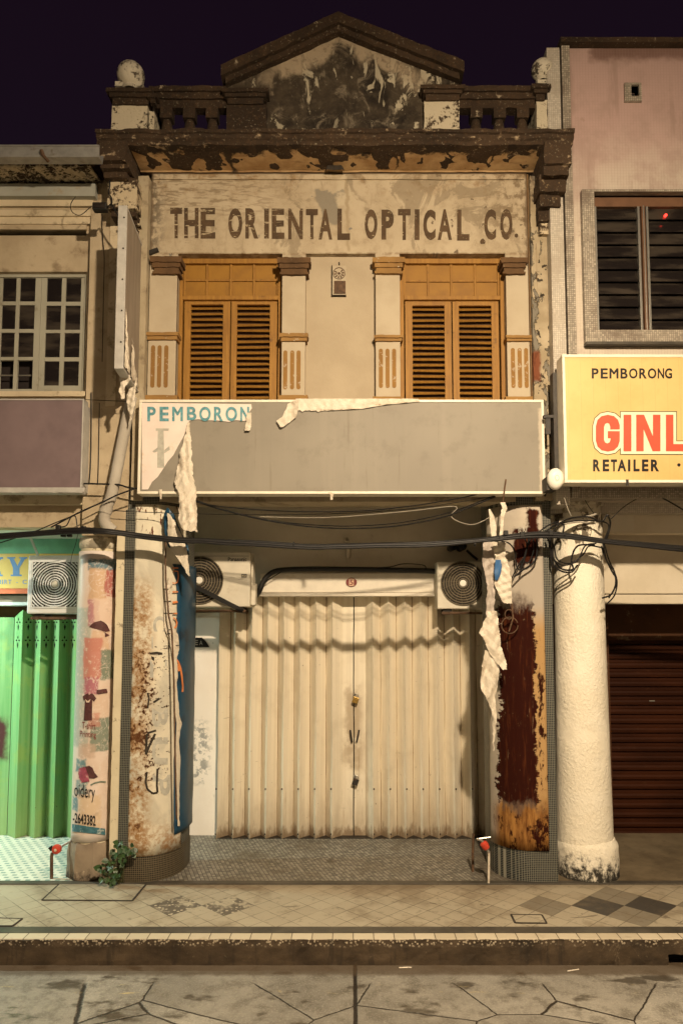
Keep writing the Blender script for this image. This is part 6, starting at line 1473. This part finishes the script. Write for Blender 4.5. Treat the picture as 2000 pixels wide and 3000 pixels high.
# ------------------------------------------------------------------ air conditioner units
def ac(name, label, x0, x1, z0, z1, y0, dep, fx, fz, fr, body, square=False, side=False, half_shadow=False, px_=None):
    e = empty(name, ((x0+x1)/2, y0+dep/2, z0), label, 'air conditioner', 'outdoor air conditioner units')
    m = MB(); m.box(x0, x1, y0, y0+dep, z0, z1); bo = m.build('casing', MAT[body], e, bevel=.014, seg=3)
    m = MB(); m.lathe([(fr*1.0, -.0035), (fr*.0+.001, -.0035)], (fx, y0, fz), 40, 'y'); 
    if square:
        q = fr*1.02; m = MB(); m.flat([(fx-q, y0-.0035, fz-q), (fx+q, y0-.0035, fz-q), (fx+q, y0-.0035, fz+q), (fx-q, y0-.0035, fz+q)])
    m.build('fan_opening', MAT['ac_dark'], e)
    m = MB()
    for k in range(3):
        a = 2*pi*k/3+.4
        m.add([(fx+fr*r*cos(a+da), y0-.0045, fz+fr*r*sin(a+da)) for r, da in ((.18, 0), (.88, -.25), (.92, .35), (.55, .75), (.2, .6))], [(0,1,2,3,4)])
    m.build('fan_blade', MAT['mortar_dark'], e)
    g = MB(); n = 8
    for k in range(n):
        r = fr*(.20+.80*k/(n-1))
        g.tube([(fx+r*cos(t), y0-.013, fz+r*sin(t)) for t in [2*pi*j/40 for j in range(41)]], .0058 if not square else .0068, 4, False)
    if square:
        for k in range(1, 4):
            r = fr*(1+.114*k); 
            for qd in range(4):
                a0 = math.acos(min(1, fr*1.0/r)); seg = [a0+(pi/2-2*a0)*j/10+qd*pi/2 for j in range(11)]
                if pi/2-2*a0 > .05: g.tube([(fx+r*cos(t), y0-.013, fz+r*sin(t)) for t in seg], .0068, 4, False)
    for k in range(20 if not square else 16):
        a = 2*pi*k/(20 if not square else 16); r1 = fr if not square else fr/max(abs(cos(a)), abs(sin(a)))
        g.tube([(fx+.2*fr*cos(a), y0-.010, fz+.2*fr*sin(a)), (fx+r1*.6*cos(a+.15), y0-.010, fz+r1*.6*sin(a+.15)), (fx+r1*cos(a+.28 if not square else a), y0-.010, fz+r1*sin(a+.28 if not square else a))], .0018 if not square else .0012, 4, False)
    g.build('grille', MAT['ac_grille' if not square else body], e, smooth=1.0)
    if square:
        q0, q1 = fr*1.02, fr*1.07; g = MB(); g.wall(fx-q1, fx+q1, fz-q1, fz+q1, y0-.016, y0-.001, [(fx-q0, fx+q0, fz-q0, fz+q0)]); g.build('grille_frame', MAT[body], e, bevel=.003)
    m = MB(); m.lathe([(.001, -.020), (fr*.12, -.019), (fr*.155, -.012), (fr*.155, -.004)], (fx, y0, fz), 20, 'y'); m.build('hub', MAT['white_plastic'], e, smooth=.6)
    m = MB()
    for xx in (x0+.12, x1-.12):
        m.box(xx-.05, xx+.05, y0+.04, y0+.08, z0-.03, z0-.001); m.box(xx-.05, xx+.05, y0+dep-.08, y0+dep-.04, z0-.03, z0-.001)
    m.build('foot', MAT['ac_dark'], e)
    m = MB()
    for xx in (x0+.12, x1-.12):
        m.box(xx-.018, xx+.018, y0-.02, 1.58 if y0 > .7 else 1.28, z0-.066, z0-.031); m.bar((xx, y0+.02, z0-.07), (xx, 1.57 if y0 > .7 else 1.28, z0-.42), .028, .028) if False else None
    m.box(x0+.05, x1-.05, y0-.016, y0+.02, z0-.062, z0-.033)
    m.build('bracket', MAT['rusty_metal'], e)
    return e
Ya1 = .95
x0, x1, z0, z1 = X(506, Ya1), X(733, Ya1), Z(1778, Ya1), Z(1617, Ya1)
a1 = ac('air_conditioner', 'boxy cream outdoor air conditioner with maker name, left of the gate header', x0, x1, z0, z1, Ya1, .33, X(584, Ya1), Z(1700, Ya1), .272, 'ac_body')
m = MB(); m.box(x1+.001, x1+.022, Ya1+.07, Ya1+.30, z0+.05, z1-.10); m.prism([(Ya1+.05, z0+.02), (Ya1+.20, z0+.02), (Ya1+.20, z0+.28), (Ya1+.07, z0+.23)], x1+.001, x1+.055, 'x'); m.build('valve_cover', MAT['ac_body'], a1, bevel=.01)
m = MB(); m.box(x0+.02, x1-.015, Ya1-.003, Ya1+.02, z1-.05, z1-.045); m.build('panel_seam', MAT['ac_grille'], a1)
m = MB()
bxs = [(668,675),(675.5,681),(681.5,688),(688.5,694.5),(695,700.5),(701,707),(707.5,714),(714.5,716.5),(717.5,723)]
for ch, (a, b) in zip('Panasonic', bxs): text_px(m, ch, a, b, 1633 if ch in 'Pi' else 1636, 1644, Ya1-.0015, .02)
m.build('maker_name', MAT['black_ink'], a1)
m = MB(); m.box(X(707,Ya1), X(723,Ya1), Ya1-.003, Ya1+.001, Z(1692,Ya1), Z(1682,Ya1)); lb = m.build('badge', MAT['black_ink'], a1)
m = MB()
for ch, (a, b) in zip('R32', ((709,713),(713.6,717),(717.6,721))): text_px(m, ch, a, b, 1684, 1690, Ya1-.0036, .0)
m.build('badge_lettering', MAT['cream_ink'], lb)
m = MB(); m.bar(P(560, 1712, Ya1-.05), P(712, 1790, Ya1-.05), .018, .05); m.build('brace', MAT['black_rubber'], a1)
Ya2 = 1.05
x0, x1, z0, z1 = X(1280, Ya2), X(1486, Ya2), Z(1784, Ya2), Z(1645, Ya2)
a2 = ac('air_conditioner', 'cream outdoor air conditioner half hidden behind the rusty right pillar', x0, x1, z0, z1, Ya2, .30, X(1355, Ya2), Z(1709, Ya2), .252, 'ac_body')
Ya3 = .62
x0, x1, z0, z1 = X(82, Ya3), X(300, Ya3), Z(1798, Ya3), Z(1627, Ya3)
a3 = ac('air_conditioner', 'white square-grilled outdoor air conditioner in front of the green gate', x0, x1, z0, z1, Ya3, .32, X(163, Ya3), Z(1712, Ya3), X(163+64, Ya3)-X(163, Ya3), 'ac_body_white', True)
m = MB(); m.bar(P(88, 1570, .62), P(112, 1627, .62), .022, .022); m.build('hanger', MAT['pale_blue_wood'], a3)
# insulated pipe over the gate header
m = MB(); m.tube(spline([P(745, 1752, 1.28), P(760, 1730, 1.27), P(775, 1698, 1.27), P(800, 1676, 1.27), P(840, 1669, 1.28), P(930, 1667, 1.29), P(1030, 1668, 1.29), P(1150, 1670, 1.29), P(1245, 1672, 1.28), P(1300, 1676, 1.27)], 7), .031, 10)
o = m.build('insulated_pipe', MAT['black_rubber'], None, smooth=1.0); tag(o, 'black foam-covered pipe bending over the white gate header', 'pipe')
m = MB(); m.tube(spline([P(770, 1710, 1.24), P(800, 1690, 1.24), P(850, 1664, 1.24), P(900, 1663, 1.24), P(1000, 1664, 1.245), P(1130, 1662, 1.24), P(1180, 1652, 1.24), P(1240, 1656, 1.24), P(1246, 1670, 1.24)], 6), .006, 5); m.build('wire', MAT['black_cable'], o)

# ------------------------------------------------------------------ overhead cables
Yc = -.30
main = [(-260, 1585), (-60, 1576), (0, 1571), (110, 1563), (230, 1554), (300, 1556), (344, 1560), (420, 1570), (520, 1581), (600, 1584), (660, 1588), (760, 1593), (900, 1600), (1000, 1600), (1128, 1597), (1230, 1595), (1307, 1591), (1400, 1583), (1463, 1576), (1530, 1569), (1590, 1566), (1660, 1570), (1764, 1584), (1880, 1597), (2000, 1607), (2200, 1620)]
mc = empty('cable_bundle', P(1000, 1600, Yc), 'thick black cable bundle strung across all three shop fronts', 'cable')
for k, (dy, r, dY) in enumerate(((0, .020, 0), (-4.5, .014, .02), (5.5, .013, -.015), (2, .011, .03))):
    pts = [P(x, y+dy+mnoise.noise(Vector((x*.006, k*3.1, 1)))*(2.6+k), Yc+dY+.10*max(0, 1-abs(x-285)/160.)*-1) for x, y in main]
    m = MB(); m.tube(spline(pts, 6), r, 7); m.build('strand', MAT['black_cable'], mc, smooth=1.0)
for x, y in ((172, 1546), (187, 1566), (205, 1566), (246, 1549), (1466, 1578), (1528, 1566), (1480, 1562), (1612, 1562)):
    p_ = P(x, y, Yc); m = MB(); m.box(p_.x-.022, p_.x+.022, p_.y-.025, p_.y+.02, p_.z-.025, p_.z+.025); m.build('splice_box', MAT['black_rubber'], mc, bevel=.006)
for x in (700, 860, 1130, 1390, 1650, 1780, 420): p_ = P(x, [q for q in main if q[0] <= x][-1][1]+2, Yc); m = MB(); m.tube([(p_.x-.008, p_.y, p_.z), (p_.x+.008, p_.y, p_.z)], .026, 8); m.build('tie', MAT['black_cable'], mc)
def wire(label, pts, Y, r=.006, mat='black_cable', group='thin wires over the entrance', n=8, name='overhead_wire'):
    if Y < -.39: Y += .31
    m = MB(); m.tube(spline([P(q[0], q[1], q[2] if len(q) > 2 else Y) for q in pts], n), r, 5); o = m.build(name, MAT[mat], None, smooth=1.0)
    return tag(o, label, 'wire', group)
wire('upper thin black wire dipping under the long sign from its left end to its right', [(576, 1471), (640, 1483), (760, 1494), (900, 1499), (1060, 1497), (1200, 1483), (1310, 1466), (1400, 1448)], -.50, .0065)
wire('lowest pair wire, sagging deepest under the long sign, with its pale left end', [(575, 1470), (650, 1493), (740, 1516), (830, 1533), (930, 1545), (1040, 1548), (1160, 1541), (1290, 1517), (1380, 1484), (1450, 1455)], -.48, .008)
wire('thin wire just above the lowest sagging one under the long sign', [(576, 1467), (680, 1500), (800, 1526), (920, 1538), (1040, 1541), (1180, 1530), (1320, 1500), (1448, 1452)], -.45, .006)
wire('nearly straight thin wire between the two tiled pillars', [(300, 1493), (390, 1499), (560, 1505), (760, 1508), (940, 1506), (1100, 1499), (1250, 1485), (1440, 1455)], -.47, .004)
wire('pale thin wire ending in a curl left of the right pillar', [(760, 1514), (960, 1516), (1180, 1499), (1330, 1484), (1320, 1510), (1340, 1527), (1380, 1537), (1410, 1528), (1436, 1514)], -.46, .004, 'grey_cable')
wire('slanting black wire from the left edge up to the downpipe', [(-30, 1600), (90, 1562), (160, 1533), (235, 1502), (310, 1465)], -.50, .006, group='wires at the left pillar')
wire('second slanting wire, passing behind the downpipe to the long sign', [(150, 1545), (240, 1498), (300, 1472), (345, 1450), (395, 1432)], -.30, .008, group='wires at the left pillar')
wire('short thick wire crossing from the purple sign to the long sign', [(246, 1417), (290, 1418), (345, 1420), (375, 1428), (402, 1432)], -.22, .009, group='wires at the left pillar')
wire('looped wire hanging from the cable over the green gate', [(176, 1545), (195, 1540), (206, 1520), (215, 1512), (223, 1516), (227, 1545), (226, 1562)], -.62, .006, group='wires at the left pillar')
wire('hair-thin wire dropping to the white air conditioner', [(230, 1560), (222, 1595), (212, 1625), (206, 1660)], .3, .003, group='wires at the left pillar')
wire('taut thin wire from the purple sign to the foot of the projecting sign', [(236, 1170), (300, 1173), (372, 1176)], -.24, .004, group='wires at the left pillar')
wire('wire curling down from the dead floodlight', [(270, 603), (236, 630), (212, 620), (208, 598), (222, 576)], -.3, .004, group='wires beside the projecting sign')
wire('wire running down the pier below the floodlight', [(301, 628), (300, 660), (302, 700), (306, 760), (304, 860), (302, 960), (300, 1060)], -.06, .004, group='wires beside the projecting sign')
wire('black wire down the crack above the projecting sign', [(319, 512), (323, 540), (319, 565), (328, 582), (328, 602)], -.30, .007, group='wires beside the projecting sign')
wire('long thin wire down the pier beside the purple sign', [(268, 1150), (268, 1260), (266, 1360), (262, 1416)], -.05, .006, group='wires beside the projecting sign')
wire('short wire down the pier right of the purple sign', [(292, 1180), (291, 1260), (289, 1370), (287, 1420)], -.05, .004, group='wires beside the projecting sign')
wire('thick black wire sweeping down right from under the yellow sign', [(1830, 1424), (1880, 1434), (1930, 1455), (1980, 1482), (2040, 1520)], -.5, .008, group='wires at the right pillar')
wire('wire rising from the white pillar head to the yellow sign', [(1788, 1520), (1830, 1482), (1880, 1455), (1940, 1442), (2020, 1440)], -.45, .005, group='wires at the right pillar')
wire('thin wire from the yellow sign down to the cable bundle on the white pillar', [(1700, 1436), (1715, 1470), (1735, 1500), (1748, 1512)], -.4, .004, group='wires at the right pillar')
wire('pair of stays from the angle bracket to the yellow sign', [(1612, 1228), (1634, 1256), (1650, 1276)], -.55, .004, group='wires at the right pillar')
wire('pale looped wire at the head of the white pillar', [(1652, 1458), (1660, 1485), (1672, 1512)], -.35, .004, 'grey_cable', group='wires at the right pillar')
# coils of spare cable at the right pillars
tg = empty('cable_tangle', P(1640, 1560, -.45), 'tangle of black cable loops wrapped round the head of the white pillar', 'cable tangle')
loops = [[(1612,1560),(1614,1620),(1640,1664),(1676,1668),(1672,1640),(1690,1600),(1740,1596)], [(1618,1590),(1620,1636),(1650,1656),(1690,1642),(1712,1600),(1745,1592)],
         [(1622,1600),(1632,1640),(1670,1650),(1706,1625),(1724,1600),(1760,1604)], [(1600,1568),(1612,1610),(1616,1650),(1640,1672),(1672,1676),(1690,1655)],
         [(1614,1562),(1640,1532),(1670,1518),(1720,1514),(1760,1528),(1776,1508)], [(1600,1556),(1630,1535),(1680,1526),(1730,1526),(1770,1530),(1782,1545),(1770,1580)],
         [(1778,1508),(1786,1530),(1780,1565),(1770,1590)], [(1764,1590),(1775,1640),(1795,1670),(1806,1705),(1798,1745),(1776,1770)], [(1768,1592),(1782,1640),(1800,1680),(1800,1720),(1782,1752)], [(1760,1600),(1772,1634),(1790,1672),(1804,1700),(1790,1740),(1764,1752)],
         [(1548,1572),(1540,1620),(1520,1652),(1500,1690),(1492,1712)], [(1560,1570),(1562,1610),(1550,1645),(1535,1645),(1540,1612),(1556,1572)], [(1570,1568),(1572,1620),(1560,1650),(1530,1670),(1505,1690)], [(1468,1586),(1490,1592),(1506,1615),(1512,1660),(1522,1668),(1528,1640)], [(1534,1572),(1542,1600),(1534,1640),(1524,1670)],
         [(1640,1530),(1650,1540),(1648,1560)], [(1575,1560),(1600,1542),(1625,1530),(1640,1534)]]
for i, q in enumerate(loops):
    m = MB(); m.tube(spline([P(x, y, -.13-.03*sin(i*2.3)-(.0 if x < 1780 else -.15)) for x, y in q], 7), .0075 if i % 3 else .0095, 5); m.build('cable_loop', MAT['black_cable'], tg, smooth=1.0)
m = MB(); m.tube(spline([P(x, y, -.11) for x, y in ((1636,1530),(1680,1520),(1725,1512),(1745,1506))], 6), .011, 6); m.tube(spline([P(x, y, -.10) for x, y in ((1632,1538),(1690,1530),(1720,1532))], 6), .008, 6); m.build('pale_cable', MAT['grey_cable'], tg)

# ------------------------------------------------------------------ taps, weed, covers, litter
def pt(px, py, Y): return P(px, py, Y)
tp = empty('water_tap', G(152, 2577), 'standpipe tap with a red valve beside the left round pillar', 'tap')
b = G(152, 2577); Yt = b.y
m = MB(); m.tube([b, P(152, 2510, Yt), P(154, 2498, Yt)], .017, 8); m.build('riser', MAT['rusty_metal'], tp, smooth=.9)
m = MB(); c = P(168, 2487, Yt); m.tube([P(152, 2500, Yt), c, P(186, 2476, Yt+.02), P(218, 2458, Yt+.06)], .013, 8); m.build('pipe', MAT['galvanised'], tp, smooth=.9)
m = MB(); m.lathe([(.001,-.030), (.022,-.030), (.045,-.018), (.047,.012), (.030,.022), (.001,.022)], c+Vector((.0,-.01,0)), 16, 'y'); m.build('valve_wheel', MAT['red_tap'], tp, smooth=.7)
m = MB(); m.lathe([(.001,-.016), (.014,-.012), (.014,.0)], c+Vector((0,-.035,0)), 10, 'y'); m.build('boss', MAT['tan_print'], tp, smooth=.7); m = MB(); m.bar(c+Vector((-.035,-.02,.022)), c+Vector((-.065,-.02,.0)), .02, .04); m.build('lever', MAT['black_rubber'], tp)
b = G(1430, 2590)
tp2 = empty('water_tap', b, 'red-handled tap on a thin white hose beside the right black mosaic pillar', 'tap'); Yt = b.y
m = MB(); m.tube([b, P(1431, 2540, Yt), P(1431, 2497, Yt)], .012, 8); m.build('hose', MAT['vinyl_white'], tp2, smooth=.9)
m = MB(); c = P(1420, 2478, Yt); m.tube([P(1396, 2458, Yt), P(1410, 2462, Yt), c, P(1432, 2498, Yt)], .014, 8); m.tube([P(1396, 2458, Yt), P(1436, 2453, Yt)], .008, 6); m.build('pipe', MAT['aluminium'], tp2, smooth=.9)
m = MB(); d_ = (P(1428, 2490, Yt)-P(1412, 2466, Yt)).normalized(); m.tube([c-d_*.045, c-d_*.03, c, c+d_*.03, c+d_*.04], [.020, .038, .040, .032, .015], 12); m.build('valve_wheel', MAT['red_tap'], tp2, smooth=.7)
m = MB(); b2 = G(1384, 2556); m.tube([b2, P(1384, 2500, b2.y), P(1386, 2442, b2.y)], .014, 7); m.build('riser', MAT['rusty_metal'], tp2, smooth=.9)
# weed
wd = empty('weed', G(338, 2578), 'leafy green weed growing at the foot of the left pillars', 'plant')
rnd = random.Random(5); m = MB(); sm_ = MB()
base = [G(330, 2590), G(350, 2592), G(362, 2588), G(318, 2592)]
tips = [(292,2545),(300,2552),(305,2560),(312,2545),(322,2520),(335,2500),(345,2482),(352,2475),(362,2490),(372,2505),(378,2482),(385,2490),(392,2500),(360,2530),(345,2545),(330,2555),(318,2566),(335,2572),(352,2565),(340,2530),(350,2510),(366,2520),(326,2540),(356,2548),(344,2495),(370,2475),(309,2570),(300,2540),(345,2578),(330,2580)]
def leafshape(mb, c, size, ax, nrm):
    ax = ax.normalized(); sd = ax.cross(nrm).normalized(); nn = sd.cross(ax)
    pts = [(0,0,0),(.25,.42,.04),(.55,.46,.02),(.82,.26,-.03),(1.08,0,-.12),(.82,-.26,-.03),(.55,-.46,.02),(.25,-.42,.04),(.5,0,-.05)]
    vs = [c+ax*a*size+sd*b_*size+nn*h*size for a, b_, h in pts]
    mb.add(vs, [(0,1,2,8),(8,2,3),(3,4,8),(8,4,5),(5,6,8),(6,7,0,8)])
for i, (x, y) in enumerate(tips):
    q = P(x, y, base[0].y-.05-rnd.random()*.10)
    bs = base[i % 4]; sm_.tube(spline([bs, (bs+q)/2+Vector((rnd.uniform(-.03,.03), -.03, .02)), q], 4), .003, 4)
    for k in range(2 if y > 2500 else 3):
        leafshape(m, q+Vector((rnd.uniform(-.03,.03), rnd.uniform(-.03,.03), rnd.uniform(-.03,.03))), rnd.uniform(.035, .068), Vector((rnd.uniform(-1,1), -.4, rnd.uniform(-1,.3))), Vector((rnd.uniform(-.5,.5), -1, rnd.uniform(-.1,.8))))
m.build('leaves', MAT['leaf'], wd); sm_.build('stems', MAT['stem'], wd)
# access covers let into the paving
def cover(label, q, name='access_cover', mat='diagonal_paving', lug=True):
    c4 = [G(*p_) for p_ in q]; e = empty(name, sum(c4, Vector())/4, label, 'drain cover', 'covers let into the paving')
    ctr = sum(c4, Vector())/4; m = MB(); inn = [ctr+(v-ctr)*.985 for v in c4]
    m.add([v+Vector((0,0,.006)) for v in inn]+[v+Vector((0,0,.0)) for v in inn], [(0,1,2,3), (0,4,5,1), (1,5,6,2), (2,6,7,3), (3,7,4,0)]); m.build('lid', MAT[mat], e)
    m = MB()
    for i in range(4):
        a, b_ = c4[i], c4[(i+1) % 4]; m.bar(a+Vector((0,0,.004)), b_+Vector((0,0,.004)), .016, .006)
    m.build('rim', MAT['mortar_dark'], e)
    if lug:
        m = MB()
        for i, t in ((0, .30), (2, .30)):
            p0 = c4[3].lerp(c4[0], .5) if i == 0 else c4[2].lerp(c4[1], .5); p0 = p0+(ctr-p0)*.05; m.box(p0.x-.04, p0.x+.04, p0.y-.035, p0.y+.035, .0062, .010)
        m.build('lifting_slot', MAT['mortar_dark'], e)
    return e
cover('large tiled access cover in the paving before the left pillars', [(124, 2638), (388, 2640), (432, 2587), (180, 2586)])
cover('small cover at the left edge of the paving near the kerb', [(-40, 2714), (38, 2714), (66, 2693), (-20, 2691)], lug=False)
cover('small dark-rimmed cover in the right part of the paving', [(1508, 2705), (1600, 2706), (1586, 2682), (1496, 2681)], lug=False)
for i, (x0_, y0_, x1_, y1_, lb_) in enumerate(((1168, 2835, 1205, 2834, 'pale drinking straw lying in the gutter, left one'), (1661, 2845, 1694, 2840, 'pale drinking straw lying in the gutter near the drain, right one'))):
    a, b_ = G(x0_, y0_, ZR+.006), G(x1_, y1_, ZR+.006); m = MB(); m.tube([a, b_], .005, 6); o = m.build('straw', MAT['vinyl_white'], None); tag(o, lb_, 'litter', 'straws in the gutter')

# ------------------------------------------------------------------ the street lamp across the road that lights the scene, and two added fill lamps
def street_or_fill_lamp(x, label, power):
    L0 = Vector((x, LAMP_POS.y, LAMP_POS.z)); yp = L0.y-4.6
    lp = empty('street_or_fill_lamp', (x, yp, ZR), label, 'street lamp', 'street lamps across the road')
    m = MB(); m.tube([(x, yp, ZR), (x, yp, 4), (x, yp, L0.z-.2)], [.09, .075, .06], 12); m.tube(spline([(x, yp, L0.z-.25), (x, yp+.3, L0.z+.15), (x, yp+4.1, L0.z+.25)], 6), .04, 8); m.build('pole', MAT['pole_paint'], lp, smooth=.9)
    m = MB(); m.box(x-.16, x+.16, L0.y-.5, L0.y+.3, L0.z+.16, L0.z+.30); m.build('lamp_head', MAT['pole_paint'], lp, bevel=.04)
    m = MB(); m.box(x-.12, x+.12, L0.y-.4, L0.y+.2, L0.z+.145, L0.z+.159); m.build('lens', MAT['lamp_lens'], lp)
    ld = bpy.data.lights.new('lamp_light', 'AREA'); ld.shape = 'DISK'; ld.size = .22; ld.energy = power; ld.color = LAMP_COL
    o = bpy.data.objects.new('lamp_light', ld); COL.objects.link(o); o.parent = lp; o.location = L0-Vector(lp.location); o.rotation_euler = (radians(28), 0, 0)
    if x == LAMP_POS.x:
        o2 = o.copy(); COL.objects.link(o2); o2.parent = lp; o2.rotation_euler = (radians(-50), 0, 0)  # second light added facing away, to light the unseen row for bounce
street_or_fill_lamp(LAMP_POS.x, 'street lamp standing across the road opposite the old shop', LAMP_POWER)
street_or_fill_lamp(LAMP_POS.x-19, 'unseen lamp added along the road to the left for fill light', LAMP_POWER*.35)  # this lamp and the next are added as fill, out of view
street_or_fill_lamp(LAMP_POS.x+19, 'unseen lamp added along the road to the right for fill light', LAMP_POWER*.35)
# unseen shop row added behind the camera to throw light back under the verandah
op = empty('bounce_shop_row', (0, -16.2, 0), 'unseen pale row of two-storey shops, added to bounce light', 'building')
m = MB(); m.wall(-22, 22, ZR, 8.2, -15.2, -15.6, [(x, x+3.2, ZR+.2, 3.0) for x in (-20, -15, -10, -5, 0, 5, 10, 15)]+[(x+q, x+q+1.1, 4.6, 6.4) for x in (-20, -15, -10, -5, 0, 5, 10, 15) for q in (.2, 2.0)]); m.build('wall', MAT['white_paint'], op)
m = MB(); m.box(-22, 22, -24, -15.75, ZR, 8.1); m.build('interior', MAT['curtain'], op)
for o in list(bpy.data.objects):
    if o.type == 'MESH' and o.parent is None and not o.get('kind') and not o.get('label'): print('UNLABELLED', o.name)
